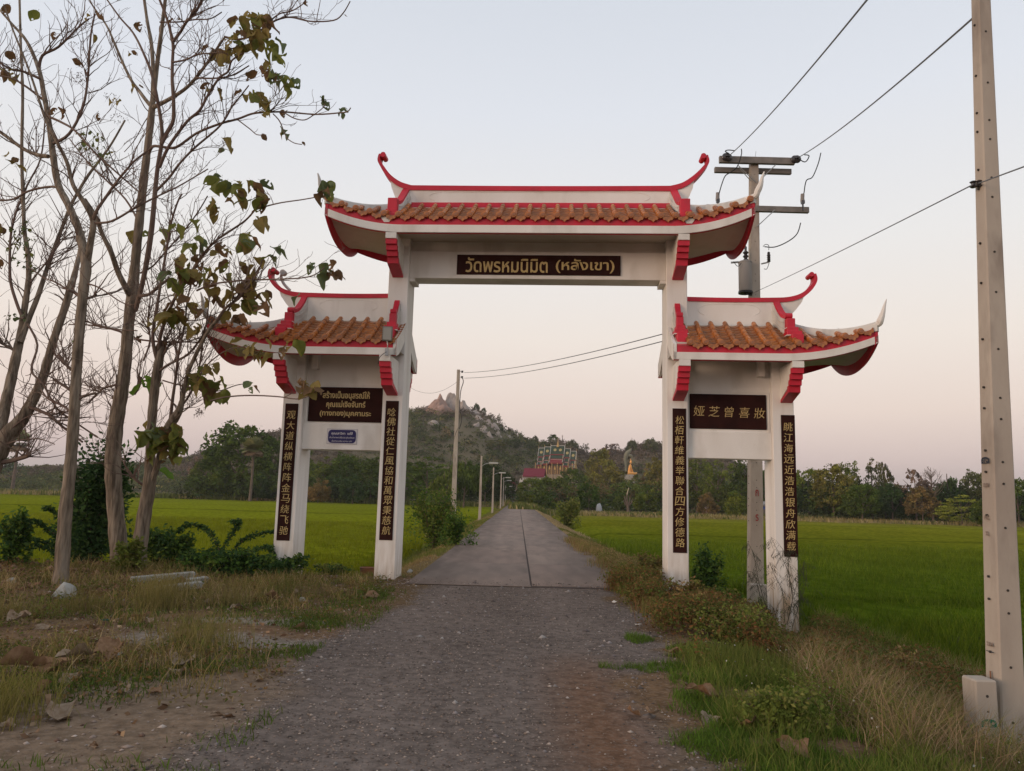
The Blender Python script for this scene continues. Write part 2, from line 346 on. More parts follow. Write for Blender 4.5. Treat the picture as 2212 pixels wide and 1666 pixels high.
# main lintel: lower beam carries the name board, a recessed band above it
mb = MB(); mb.box((-2.552, .10, 5.90), (2.552, .55, 6.46), .008); mb.box((-2.552, .20, 6.462), (2.552, .45, 6.76)); mb.build('lintel', M['white'], gate)
for s in (-1, 1): mb = MB(); a, b = sorted((s*2.549, s*2.44)); mb.box((a, .097, 5.83), (b, .55, 5.898)); mb.build('lintel_haunch', M['white'], gate)
for s in (-1, 1):
    xa, xb = sorted((s*2.948, s*4.532))
    mb = MB(); mb.box((xa, .09, 2.42), (xb, .50, 2.93), .008); mb.box((xa, .125, 2.931), (xb, .48, 3.74)); mb.box((xa, .16, 3.741), (xb, .46, 4.36))
    # thin moulding round the sign field
    mb.box((xa, .112, 3.69), (xb, .124, 3.738)); mb.build('side_lintel', M['white'], gate)
    mb = MB(); xq = s*4.50
    mb.box((min(xq, xq-s*.03), .108, 2.934), (max(xq, xq-s*.03), .1245, 3.688)); mb.build('moulding', M['white'], gate)

# --- lettering
def text_mesh(body, size, width=None, depth=.006, shear=0, weight=0):
    cu = bpy.data.curves.new('lettering', 'FONT'); cu.body = body; cu.size = size; cu.align_x = 'CENTER'; cu.align_y = 'CENTER'
    cu.extrude = depth; cu.resolution_u = 3; cu.shear = shear; cu.offset = weight
    o = bpy.data.objects.new('t', cu); COL.objects.link(o); dg = bpy.context.evaluated_depsgraph_get(); dg.update()
    me = bpy.data.meshes.new_from_object(o.evaluated_get(dg)); bpy.data.objects.remove(o); bpy.data.curves.remove(cu)
    co = np.empty(len(me.vertices)*3); me.vertices.foreach_get('co', co); co = co.reshape(-1, 3)
    if len(co):
        a, b = co.min(0), co.max(0); co[:, 0] -= (a[0]+b[0])/2; co[:, 1] -= (a[1]+b[1])/2
        if width: co[:, 0] *= width/(b[0]-a[0])
        me.vertices.foreach_set('co', co.ravel()); me.update()
    return me
def put_text(body, size, x, y, z, parent, m, width=None, name='lettering', depth=.006, rot=0, weight=0, height=None, shear=0):
    me = text_mesh(body, size, width, depth, shear, weight); me.materials.clear(); me.materials.append(m)
    sc = 1
    if height:
        co = np.empty(len(me.vertices)*3); me.vertices.foreach_get('co', co); co = co.reshape(-1, 3); h = co[:, 1].max()-co[:, 1].min(); w = co[:, 0].max()-co[:, 0].min()
        co[:, 1] *= height/h
        if not width: co[:, 0] *= min(height/h, 1.2*height/w)
        me.vertices.foreach_set('co', co.ravel()); me.update()
    return link(name, me, parent, loc=(x, y, z), rot=(math.pi/2, 0, 0))
# name board on the lintel
mb = MB(); mb.box((-1.60, .072, 5.98), (1.66, .0985, 6.385), .004); sb = mb.build('name_board', M['maroon'], gate)
put_text('วัดพรหมนิมิต', .30, -.60, .066, 6.175, sb, M['gold'], width=1.64, height=.31, weight=.004)
put_text('(หลังเขา)', .30, .96, .066, 6.165, sb, M['gold'], width=1.16, height=.29, weight=.004)
# left side board, three Thai lines
mb = MB(); mb.box((-4.45, .098, 2.97), (-2.98, .1235, 3.655), .004); sl = mb.build('name_board', M['maroon'], gate)
for t, w, z, h in (('สร้างเป็นอนุสรณ์ให้', .94, 3.485, .185), ('คุณแม่เจือจันทร์', .78, 3.305, .17), ('(ทางทอง)มุคคามระ', 1.02, 3.12, .135)):
    put_text(t, .14, -3.70 if w > .8 else -3.70, .093, z, sl, M['gold'], width=w, height=h, weight=.003)
# right side board, five characters
mb = MB(); mb.box((3.00, .098, 2.985), (4.45, .1235, 3.655), .012); sr = mb.build('name_board', M['maroon'], gate)
for i, ch in enumerate('娅芝曾喜妝'):
    put_text(ch, .2, 3.175+.285*i, .093, 3.325-.006*i, sr, M['gold'], height=.20, shear=.12, weight=-.0015, name='character')
# blue enamel plaque
mb = MB(); mb.box((-4.03, .078, 2.535), (-3.44, .0885, 2.825)); pq = mb.build('donor_plaque', M['whiteplq'], gate)
def rrect(x0, z0, x1, z1, r, n=6):
    P = []
    for cx, cz, a0 in ((x1-r, z0+r, -90), (x1-r, z1-r, 0), (x0+r, z1-r, 90), (x0+r, z0+r, 180)):
        for k in range(n+1): a = math.radians(a0+90*k/n); P.append((cx+r*math.cos(a), cz+r*math.sin(a)))
    return P
mb = MB(); mb.prism(rrect(-4.012, 2.55, -3.458, 2.81, .075), 'y', .074, .0779); mb.build('plaque_face', M['blue'], pq)
mb = MB()
for a, b in (((-4.033, .0775, 2.532), (-3.437, .087, 2.5349)), ((-4.033, .0775, 2.8251), (-3.437, .087, 2.828)), ((-4.033, .0775, 2.535), (-4.0301, .087, 2.825)), ((-3.4399, .0775, 2.535), (-3.437, .087, 2.825))): mb.box(a, b)
mb.build('plaque_rim', M['blue'], pq)
put_text('คุณเสาวิกา  แซ่ลี้', .08, -3.735, .0715, 2.735, pq, M['whiteplq'], width=.42, height=.07, depth=.001, weight=.0015)
put_text('เป็นเจ้าภาพทาสีซุ้มประตูวัดหลังเขา', .05, -3.735, .0715, 2.655, pq, M['whiteplq'], width=.50, height=.045, depth=.001)
put_text('เป็นจำนวนเงิน ๓๕,๕๐๐ บาท', .05, -3.735, .0715, 2.590, pq, M['whiteplq'], width=.40, height=.038, depth=.001)
# vertical couplets on the pillars
for x, z1, z0, txt in ((-4.745, 3.30, .655, '观大道纵横阵阵金马绕飞驰'), (-2.752, 3.39, .72, '唸佛社從仁風協和萬眾秉慈航'),
                       (2.785, 3.35, .65, '松栢軒維義举聯合四方修德路'), (4.812, 3.265, .64, '眺江海远近浩浩银舟欣满载')):
    mb = MB(); mb.box((x-.128, -.014, z0), (x+.128, -.0005, z1), .003); pn = mb.build('couplet_board', M['maroon'], gate)
    n = len(txt); top = .135; step = (z1-z0-top*1.6)/n
    for i, ch in enumerate(txt):
        zc = z1-top-step*(i+.45)
        put_text(ch, .2, x+random.uniform(-.005, .005), -.019, zc, pn, M['gold'], height=.165+random.uniform(-.008, .004), name='character', shear=.10, weight=-.001)

# --- roofs
def roof(name, xa, xb, lift_a, lift_b, y0, y1, ze, xr_a, xr_b, ztop, sag, hip_a, hip_b, rows_off, tilep=.276, ntile=7, ytop=.12, red_h=.16, white_h=.16, Lp=2.0):
    """slab with upturned corners; a/b = left/right end; hip_* False for an end that butts square against a pillar.
    ze: bottom of the white eave board; xr_*: where the descending ridges stand; ztop: height of the top of the tiles"""
    ym = (y0+y1)/2
    def lift(x):
        l = 0
        if lift_a and x < xr_a+.35: l = lift_a*(((xr_a+.35)-x)/((xr_a+.35)-xa))**Lp
        if lift_b and x > xr_b-.35: l = lift_b*((x-(xr_b-.35))/(xb-(xr_b-.35)))**Lp
        return l
    def sidelift(y): return abs((y-ym)/((y1-y0)/2))**2.2
    zt_e = ze+red_h+white_h
    def hipt(x):                                       # 0 at the descending ridge, 1 at the corner
        if hip_a and x < xr_a: return (xr_a-x)/(xr_a-xa)
        if hip_b and x > xr_b: return (x-xr_b)/(xb-xr_b)
        return 0
    def top(x):
        t = hipt(x)
        if t <= 0: return ytop, ztop
        y = ytop+(y0-ytop)*t
        zc = zt_e+(lift_a if x < 0 and hip_a else lift_b)
        return y, ztop-.16*t*(1-t)*4*sag-(ztop-zc)*(t**.75 if t < 1 else 1)
    xs_ = sorted(set([xa, xb, xr_a, xr_b]+list(np.linspace(xa, xb, 61))))
    # front and back tiled beds
    me_rows = []; nv = 7
    bed = MB(); secF = []
    for side in (0, 1):
        V = []; Fs = []
        for x in xs_:
            yt, zt = top(x); zl = zt_e+lift(x)
            for k in range(nv):
                v = k/(nv-1); y = y0+(yt-y0)*v; z = zl+(zt-zl)*(v**1.12)-.02
                V.append((x, y if side == 0 else 2*ym-y, z))
        for i in range(len(xs_)-1):
            for k in range(nv-1): a = i*nv+k; Fs.append((a, a+nv, a+nv+1, a+1))
        bed.add(V, Fs)
    # ends
    for hip, xe, xr, lf in ((hip_a, xa, xr_a, lift_a), (hip_b, xb, xr_b, lift_b)):
        V = []; Fs = []; ny_ = 17
        if hip:
            for j in range(ny_):
                y = y0+(y1-y0)*j/(ny_-1); ya = min(y, 2*ym-y)
                t = max(0, min(1, (ytop-ya)/(ytop-y0))); xt = xr+(xe-xr)*t; _, zt = top(xt) if t > 0 else (0, ztop)
                for k in range(5):
                    v = k/4; x = xe+(xt-xe)*v; zl = zt_e+lf*sidelift(y); V.append((x, y, zl+(zt-zl)*v-.02))
            for j in range(ny_-1):
                for k in range(4): a = j*5+k; Fs.append((a, a+1, a+6, a+5))
            bed.add(V, Fs)
    # under the ridge
    bed.box((xr_a if hip_a else xa, ytop-.01, ztop-.3), (xr_b if hip_b else xb, 2*ym-ytop+.01, ztop-.015))
    roof_o = bed.build(name, M['soffit'], gate)
    # soffit
    V = []; Fs = []; ny_ = 13
    for x in xs_:
        for j in range(ny_):
            y = y0+.05+(y1-y0-.1)*j/(ny_-1)
            l = lift(x)
            tt = hipt(x); l = l*(1-tt)+l*tt*sidelift(y) if tt > 0 else l
            V.append((x, y, ze+.155+l))
    for i in range(len(xs_)-1):
        for k in range(ny_-1): a = i*ny_+k; Fs.append((a, a+1, a+ny_+1, a+ny_))
    mb = MB(); mb.add(V, Fs); mb.build('soffit', M['soffit'], roof_o)
    # boards: white below, red above, dark red inner faces
    def board(path, zoff0, zoff1, out_n, th, m, nm):
        sec = []
        for (x, y, l), n in zip(path, out_n):
            sec.append([(x, y, ze+l+zoff0), (x, y, ze+l+zoff1), (x-n[0]*th, y-n[1]*th, ze+l+zoff1), (x-n[0]*th, y-n[1]*th, ze+l+zoff0)])
        mb = MB(); mb.ribbon(sec); mb.build(nm, m, roof_o)
    fr = [(x, y0, lift(x)) for x in xs_]; bk = [(x, y1, lift(x)) for x in xs_]
    for path, n in ((fr, (0, -1)), (bk, (0, 1))):
        board(path, .012, white_h, [n]*len(path), .045, M['white'], 'eave_board')
        p2 = [(x, y+n[1]*-.012*-1*0+(-n[1])*.012, l) for x, y, l in path]
        board(p2, white_h+.001, white_h+red_h+.005, [n]*len(path), .05, M['red'], 'red_band')
        p3 = [(x, y-n[1]*.046, l) for x, y, l in path]
        board(p3, -.0, white_h+.02, [n]*len(path), .02, M['red'], 'inner_band')
    for hip, xe, lf, nn in ((hip_a, xa, lift_a, -1), (hip_b, xb, lift_b, 1)):
        if hip:
            path = [(xe, y0+(y1-y0)*j/20, lf*sidelift(y0+(y1-y0)*j/20)) for j in range(21)]
            board(path, .012, white_h, [(nn, 0)]*21, .045, M['red'], 'eave_board')
            board([(x-nn*.012, y, l) for x, y, l in path], white_h+.001, white_h+red_h+.005, [(nn, 0)]*21, .05, M['red'], 'red_band')
            board([(x-nn*.046, y, l) for x, y, l in path], -.03, white_h+.02, [(nn, 0)]*21, .02, M['red'], 'inner_band')
        else:                                          # square end: white gable skirt that follows the slope
            pr = []
            for k in range(9):
                v = k/8; y = y0+(ytop-y0)*v; pr.append((y, zt_e+(ztop-zt_e)*(v**1.12)+.0))
            pr = pr+[(2*ym-y, z) for y, z in pr[::-1]]
            low = [(y1+.005, ze), (y1-.14, ze-.02)]
            for k in range(9):
                v = k/8; yy = (y1-.14)+(ym-(y1-.14))*v; low.append((yy, ze+.05+(ztop-.30-ze)*v**.7*.8))
            low2 = [(2*ym-y, z) for y, z in low[::-1]]
            mb = MB(); n_ = len(pr); 
            # strip quads between the top line and a lower line offset
            xo, xi = xe, xe+(.05 if nn < 0 else -.05)
            tp = [(y, z) for y, z in pr]; bt = [(y, max(ze+.01, z-.30-.10*math.sin(math.pi*min(1, abs(i-(n_-1)/2)/((n_-1)/2))))) for i, (y, z) in enumerate(pr)]
            sec = [[(xo, a[0], a[1]), (xi, a[0], a[1]), (xi, b[0], b[1]), (xo, b[0], b[1])] for a, b in zip(tp, bt)]
            mb.ribbon(sec); mb.build('gable_board', M['white'], roof_o)
    # tiles
    def slopeP(x, v):
        yt, zt = top(x); zl = zt_e+lift(x); return y0+(yt-y0)*v, zl+(zt-zl)*(v**1.12)
    xrow = np.arange(xa+rows_off, xb-.05, tilep)
    drip = None
    mbD = MB(); pts = []
    w = tilep*.37
    prof = [(-w, .035), (-w*.93, -.03), (-w*.72, -.058), (-w*.50, -.055), (-w*.22, -.074), (0, -.100), (w*.22, -.074), (w*.50, -.055), (w*.72, -.058), (w*.93, -.03), (w, .035), (w*.5, .006), (0, -.004), (-w*.5, .006)]
    mbD.prism(prof, 'y', -.012, .012); me_drip = mbD.mesh('drip_tile', M['tile'])
    mbC = MB(); r = .060
    mbC.tube([(0, -.030, 0), (0, .03, 0)], [r, r], 12); mbC.tube([(0, -.040, 0), (0, -.0305, 0)], [r*.62, r*.7], 12); me_cap = mbC.mesh('end_tile', M['tile'], True)
    back = MB()
    for i, x in enumerate(xrow):
        # pan tiles between this barrel row and the next
        xm = x+tilep/2
        ok = xm < xb-.02
        if ok and (hipt(xm) < .97):
            yt, zt = top(xm); n = max(1, int(round(ntile*(1-hipt(xm)))))
            Vp = []; Fp = []; mb = MB()
            for k in range(n):
                va, vb = k/n, (k+1.12)/n; vb = min(vb, 1.0)
                ya, za = slopeP(xm, va); yb, zb = slopeP(xm, vb)
                ring0, ring1, ring2 = [], [], []
                for j in range(7):
                    u = (j/6-.5)*2; xx = xm+u*tilep*.42; cv = .030*(u*u-1)
                    sa, sb_ = slopeP(xx, va), slopeP(xx, vb) 
                    ring0.append((xx, ya-.006, sa[1]+cv+.004)); ring1.append((xx, ya-.006, sa[1]+cv+.028)); ring2.append((xx, yb, sb_[1]+cv+.006))
                b0 = len(mb.V); VV = ring0+ring1+ring2
                FF = [(j, j+1, j+8, j+7) for j in range(6)]+[(j+7, j+8, j+15, j+14) for j in range(6)]
                mb.add(VV, FF)
            mb.build('pan_tile', M['tile2'] if (i*7) % 5 else M['tile'], roof_o)
            # drip tile at the eave
            zl = zt_e+lift(xm); sl = math.atan((lift(xm+.05)-lift(xm-.05))/.1)
            link('drip_tile', me_drip, roof_o, loc=(xm, y0-.022, zl-.004), rot=(math.radians(random.uniform(-7, -2)), -sl, 0))
        if hipt(x) < .99:
            h = hipt(x); n = max(2, int(round(5*(1-h)))+1)
            P = []; Rr = []
            for k in range(n+1):
                v = min(k/n, 1.0); y, z = slopeP(x, v); P.append((x, y-.015*(k == 0), z+.032)); Rr.append(.050)
            mb = MB(); 
            for k in range(n):
                a, b = Vector(P[k]), Vector(P[k+1]); mb.tube([a, b+(b-a)*.02], [.052, .046], 9)
            if not (abs(x-xr_a) < .1 and hip_a) and not (abs(x-xr_b) < .1 and hip_b): pass
            mb.build('cover_tile', M['tile'] if (i*5) % 3 else M['tile2'], roof_o, True)
            zl = zt_e+lift(x)
            link('end_tile', me_cap, roof_o, loc=(x, y0-.022, zl+.030), rot=(math.radians(-12), 0, 0))
            # back slope
            Pb = [(p[0], 2*ym-p[1], p[2]) for p in (P[0], P[len(P)//2], P[-1])]; back.tube(Pb, .05, 6)
            if ok: back.add([(xm-.1, y1+.02, zl+.02), (xm+.1, y1+.02, zl+.02), (xm+.06, y1+.02, zl-.06), (xm, y1+.02, zl-.1), (xm-.06, y1+.02, zl-.06)], [(0, 1, 2, 3, 4)])
    back.build('back_tiles', M['tile2'], roof_o, kind='stuff')
    # tiles on the hip ends
    for hip, xe, xr, lf in ((hip_a, xa, xr_a, lift_a), (hip_b, xb, xr_b, lift_b)):
        if not hip: continue
        mb = MB(); sgn = 1 if xe > xr else -1
        for y in np.arange(y0+.12, y1-.05, tilep*.95):
            ya = min(y, 2*ym-y); t = max(0, min(1, (ytop-ya)/(ytop-y0))); xt = xr+(xe-xr)*t; _, zt = top(xt) if t > 0 else (0, ztop)
            zl = zt_e+lf*sidelift(y); mb.tube([(xe+sgn*.03, y, zl+.02), ((xe+xt)/2, y, (zl+zt)/2+.01), (xt, y, zt+.02)], .05, 7)
            mb.add([(xe+sgn*.03, y+.03, zl+.02), (xe+sgn*.03, y+.22, zl+.02), (xe+sgn*.03, y+.17, zl-.05), (xe+sgn*.03, y+.125, zl-.09), (xe+sgn*.03, y+.08, zl-.05)], [(0, 1, 2, 3, 4)])
        mb.build('hip_tiles', M['tile'], roof_o, kind='stuff')
    return roof_o, top, lift, zt_e

def hip_ridge(path, rad, parent, m='aged', horn=None):
    mb = MB(); sec = []
    for i, p in enumerate(path):
        a = Vector(path[max(i-1, 0)]); b = Vector(path[min(i+1, len(path)-1)]); t = (b-a); n_ = Vector((-t.y, t.x, 0)).normalized()*rad; p = Vector(p)
        sec.append([p-n_-Vector((0, 0, .13)), p+n_-Vector((0, 0, .13)), p+n_+Vector((0, 0, rad*.3)), p+n_*.5+Vector((0, 0, rad)), p-n_*.5+Vector((0, 0, rad)), p-n_+Vector((0, 0, rad*.3))])
    mb.ribbon(sec); return mb.build('hip_ridge', M[m], parent, True)
def spline(P, n=8):
    P = [Vector(p) for p in P]; out = []
    for i in range(len(P)-1):
        p0 = P[max(i-1, 0)]; p1 = P[i]; p2 = P[i+1]; p3 = P[min(i+2, len(P)-1)]
        for k in range(n):
            t = k/n; out.append(.5*((2*p1)+(p2-p0)*t+(2*p0-5*p1+4*p2-p3)*t*t+(3*p1-p0-3*p2+p3)*t**3))
    out.append(P[-1]); return out

def ridge(parent, xs_top, zt, wall_b, cap_h, th, curls, arcs, red_band=None):
    """ridge wall with a red cap; curls: list of (sign, [(x,z)...] top line of the rising end, [(x,z)] outer edge of the white wall)"""
    y = .325
    topline = []; 
    xa, xb = xs_top
    L = [c for c in curls if c[0] < 0]; Rr = [c for c in curls if c[0] > 0]
    line = []
    if L: line += [(p[0], p[1]) for p in spline([(a, 0, b) for a, b in L[0][1]][::-1], 6) for p in [(p[0], p[2])]]
    else: line += [(xa, zt)]
    line += [(x, zt-.012*math.sin(math.pi*(x-xa)/(xb-xa))) for x in np.linspace(xa, xb, 9)[1:-1]]
    if Rr: line += [(p[0], p[2]) for p in spline([(a, 0, b) for a, b in Rr[0][1]], 6)]
    else: line += [(xb, zt)]
    # red cap, tapering toward the curled tips
    n = len(line); sec = []
    for i, (x, z) in enumerate(line):
        a = line[max(i-1, 0)]; b = line[min(i+1, n-1)]; tx, tz = b[0]-a[0], b[1]-a[1]; l = math.hypot(tx, tz) or 1; nx_, nz_ = -tz/l, tx/l
        h = cap_h
        if (L and x < xa) or (Rr and x > xb):
            zz = max(0, min(1, (z-zt)/(.6))); h = cap_h*(1.1-.62*zz)
        w = th*.62
        sec.append([(x, y-w, z), (x, y+w, z), (x-nx_*h, y+w, z-nz_*h), (x-nx_*h, y-w, z-nz_*h)])
    mb = MB(); mb.ribbon(sec)
    for c in curls:                                    # scroll at the tip
        x, z = c[1][-1]; s = c[0]; R0 = cap_h*.56
        mb.tube([(x-s*R0*.75, y-th*.66, z-R0*.2), (x-s*R0*.75, y+th*.66, z-R0*.2)], R0, 12)
    rc = mb.build('ridge_cap', M['red'], parent)
    # white wall
    poly = [(xa if not L else L[0][2][-1][0], wall_b)]
    polyt = []
    if L: polyt += [(x, z) for x, z in L[0][2]][::-1]
    else: polyt += [(xa, wall_b)]
    up = [(x, z-cap_h*.8) for x, z in line if (not L or x > L[0][2][0][0]) and (not Rr or x < Rr[0][2][0][0])]
    polyt += up
    if Rr: polyt += [(x, z) for x, z in Rr[0][2]]
    else: polyt += [(xb, wall_b)]
    # build as vertical strips
    bx = [p for p in up]; secs = []
    def bottom(x):
        for s_, _, edge in [(c[0], c[1], c[2]) for c in curls]:
            e = edge
            if s_ > 0 and x > e[-1][0] or s_ < 0 and x < e[-1][0]:
                for (x0, z0), (x1, z1) in zip(e[:-1], e[1:]):
                    if min(x0, x1) <= x <= max(x0, x1): return z0+(z1-z0)*(x-x0)/(x1-x0+1e-9)
                return e[0][1]
        return wall_b
    xsw = sorted(set([p[0] for p in up]+[c[2][-1][0] for c in curls]+[e[0] for c in curls for e in c[2]]))
    tz = lambda x: np.interp(x, [p[0] for p in up], [p[1] for p in up])
    for x in xsw:
        zt_, zb_ = float(tz(x)), bottom(x); zt_ = max(zt_, zb_+.004); secs.append([(x, y-th/2, zb_), (x, y-th/2, zt_), (x, y+th/2, zt_), (x, y+th/2, zb_)])
    mb = MB(); mb.ribbon(secs); wl = mb.build('ridge_wall', M['white'], parent)
    mb = MB()
    for (x0, x1, z0, z1) in arcs:                      # shallow moulded panel
        for sx_ in (x0, x1):
            s = 1 if sx_ == x0 else -1
            P = [(sx_+s*(.30-.30*math.cos(a)), y-th/2-.002, (z0+z1)/2+(z1-z0)/2*math.sin(a)) for a in np.linspace(-.9, 1.45, 10)]
            mb.tube(P, .006, 5)
        mb.tube([(x0+.3, y-th/2-.002, z1), (x1-.3, y-th/2-.002, z1)], .005, 4)
    mb.build('panel_moulding', M['white'], wl)
    if red_band:
        mb = MB(); mb.box((xa+.02, y-th/2-.05, red_band[0]), (xb-.02, y+th/2+.05, red_band[1])); mb.build('ridge_base', M['red'], parent)

def desc_ridge(parent, x, dx, top_pts, ybot, zb, wth, boxes, curl_w=.14, curl=True):
    """descending ridge: white tapering body, red cap on top, stepped red blocks at its foot. dx: drift in x per metre forward"""
    P = spline([(0, a, b) for a, b in top_pts], 6); X = lambda y: x+dx*(.3-y)
    sec = []; n = len(P)
    for p in P:
        y, z = p[1], p[2]; b = zb(y); xx = X(y)
        sec.append([(xx-wth/2, y, b), (xx+wth/2, y, b), (xx+wth/2*.85, y, z-.03), (xx-wth/2*.85, y, z-.03)])
    mb = MB(); mb.ribbon(sec)
    for f in (.35, .7):                                # sweeping grooves
        for s in (-1, 1):
            mb.tube([(X(p[1])+s*(wth/2+.002), p[1], zb(p[1])+(p[2]-zb(p[1]))*f) for p in P[2:]], .008, 4)
    b_ = mb.build('descending_ridge', M['aged'], parent)
    mb = MB(); cs = []
    for p in P: xx = X(p[1]); cs.append([(xx-curl_w/2, p[1], p[2]-.035), (xx+curl_w/2, p[1], p[2]-.035), (xx+curl_w/2, p[1], p[2]+.04), (xx-curl_w/2, p[1], p[2]+.04)])
    mb.ribbon(cs); e = P[-1]
    if curl: mb.tube([(X(e[1])-curl_w*.6, e[1]-.03, e[2]+.02), (X(e[1])+curl_w*.6, e[1]-.03, e[2]+.02)], .055, 10)
    mb.build('ridge_cap', M['red'], b_)
    for (yf, yb, z0, z1, w) in boxes:
        mb = MB(); xx = X(yf); mb.box((xx-w/2, yf, z0), (xx+w/2, yb, z1), .01); mb.build('ridge_block', M['red'], b_)
    mb = MB()
    for k, (yf, yb, z0, z1, w) in enumerate(boxes): xx = X(yf); mb.box((xx-w/2-.012, yf-.012, z0-.006), (xx+w/2+.012, yb, z0+.008))
    mb.build('block_edge', M['white'], b_)
    return b_

EY0, EY1 = -.80, 1.45
mr, topM, liftM, zeM = roof('main_roof', -4.08, 4.08, .34, .38, EY0, EY1, 6.53, -2.9, 2.9, 7.40, .55, True, True, .06)
ridge(mr, (-2.62, 2.66), 7.90, 7.50, .10, .20,
      [(-1, [(-2.62, 7.90), (-2.86, 7.98), (-3.07, 8.13), (-3.22, 8.32), (-3.31, 8.46), (-3.29, 8.58)], [(-3.08, 8.05), (-3.04, 7.86), (-2.96, 7.66), (-2.88, 7.52)]),
       (1, [(2.66, 7.90), (2.90, 7.97), (3.12, 8.12), (3.30, 8.30), (3.39, 8.43), (3.37, 8.55)], [(3.14, 8.04), (3.11, 7.86), (3.03, 7.66), (2.95, 7.52)])],
      [(-2.25, 2.25, 7.56, 7.76)], red_band=(7.40, 7.52))
for s in (-1, 1):
    zb = lambda y: 7.34+(y-.1)*.62 if y < .1 else 7.34
    desc_ridge(mr, s*2.72, s*.16, [(.3, 7.88), (.1, 7.66), (-.12, 7.42), (-.34, 7.30)], -.5, zb, .20,
               [(-.48, -.30, 7.08, 7.36, .19), (-.52, -.34, 7.00, 7.115, .22), (-.60, -.36, 6.90, 7.01, .27)], curl_w=.13)
    mb = MB(); xx = s*(2.72+.16*.9); mb.box((xx-.17, -.66, 6.845), (xx+.17, -.34, 6.90), .008); mb.prism([(xx-.12, 6.845), (xx+.12, 6.845), (xx+.05, 6.74), (xx-.05, 6.74)], 'y', -.80, -.5); mb.build('ridge_foot', M['white'], mr)
    for bs in (0, 1):
        lf = .34 if s < 0 else .38; yy = lambda y: y if bs == 0 else .65-y
        pth = []
        for t in np.linspace(0, 1, 9):
            x = s*(2.9+t*1.18); y, z = topM(x*.9999)
            pth.append((x, yy(y), z+.045))
        base = pth[-1]; tip = [(s*4.12, yy(-.83), zeM+lf+.13), (s*4.17, yy(-.86), zeM+lf+.25), (s*4.20, yy(-.87), zeM+lf+.38), (s*4.24, yy(-.87), zeM+lf+.50)]
        hr = hip_ridge(pth, .048, mr)
        mb = MB(); p = spline([pth[-2], pth[-1]]+tip, 4); mb.tube(p, list(np.linspace(.055, .058, len(p)//2))+list(np.linspace(.058, .010, len(p)-len(p)//2)), 8); mb.build('horn', M['white'] if s > 0 else M['aged'], mr, True)

for s in (-1, 1):
    nm = 'side_roof'
    xe, xi = s*6.22, s*2.57
    a, b = sorted((xi, xe))
    if s > 0: ro, tp, lf, ze_ = roof(nm, a, b, 0, .36, EY0, EY1, 4.15, 2.74, 4.86, 5.02, .9, False, True, .29, ntile=9, red_h=.15, white_h=.145)
    else: ro, tp, lf, ze_ = roof(nm, a, b, .34, 0, EY0, EY1, 4.15, -4.86, -2.74, 5.02, .9, True, False, .10, ntile=9, red_h=.15, white_h=.145)
    S_ = lambda pts: [(s*x, z) for x, z in pts]
    cur = (s, S_([(4.62, 5.60), (4.92, 5.615), (5.16, 5.68), (5.34, 5.81), (5.45, 5.97), (5.44, 6.09)]), S_([(5.27, 5.70), (5.21, 5.53), (5.09, 5.37), (4.97, 5.24)]))
    ridge(ro, (-4.62, -2.952) if s < 0 else (2.952, 4.62), 5.60, 4.97, .085, .20, [cur], [(-4.4, -3.2, 5.22, 5.46)] if s < 0 else [(3.2, 4.4, 5.22, 5.46)])
    if s < 0:                                          # a second, grey scroll behind the first one
        mb = MB(); p = spline([(-5.10, .42, 5.70), (-5.24, .43, 5.84), (-5.31, .44, 5.98), (-5.30, .44, 6.08)], 5); mb.tube(p, .03, 8); mb.tube([(-5.27, .38, 6.08), (-5.27, .50, 6.08)], .06, 10); mb.build('grey_scroll', M['aged'], ro, True)
    zb = lambda y: 4.98+(y-.1)*.62 if y < .1 else 4.98
    desc_ridge(ro, s*4.70, s*.17, [(.24, 5.53), (.10, 5.34), (-.06, 5.18), (-.24, 5.10)], -.6, zb, .17,
               [(-.36, -.16, 4.87, 5.06, .16), (-.44, -.20, 4.785, 4.875, .21), (-.50, -.22, 4.70, 4.79, .28), (-.62, -.24, 4.44, 4.705, .21)], curl_w=.11)
    desc_ridge(ro, s*2.755, 0, [(.0, 5.37), (-.06, 5.30), (-.13, 5.18), (-.24, 5.09)], -.6, zb, .17,
               [(-.36, -.16, 4.87, 5.06, .13), (-.44, -.20, 4.785, 4.875, .18), (-.50, -.22, 4.70, 4.79, .25), (-.62, -.24, 4.44, 4.705, .19)], curl_w=.10)
    for bs in (0, 1):
        yy = lambda y: y if bs == 0 else .65-y
        pth = []
        for t in np.linspace(0, 1, 9):
            x = s*(4.86+t*1.36); y, z = tp(x*.9999)
            pth.append((x, yy(y), z+.055))
        lf_ = .36
        tip = [(s*6.25, yy(-.84), ze_+lf_+.12), (s*6.29, yy(-.86), ze_+lf_+.25), (s*6.32, yy(-.87), ze_+lf_+.38), (s*6.36, yy(-.87), ze_+lf_+.50)]
        hip_ridge(pth, .052, ro)
        mb = MB(); p = spline([pth[-3], pth[-2], pth[-1]]+tip, 4); mb.tube(p, list(np.linspace(.05, .06, len(p)//2))+list(np.linspace(.06, .008, len(p)-len(p)//2)), 8); mb.build('horn', M['white'] if s > 0 else M['aged'], ro, True)

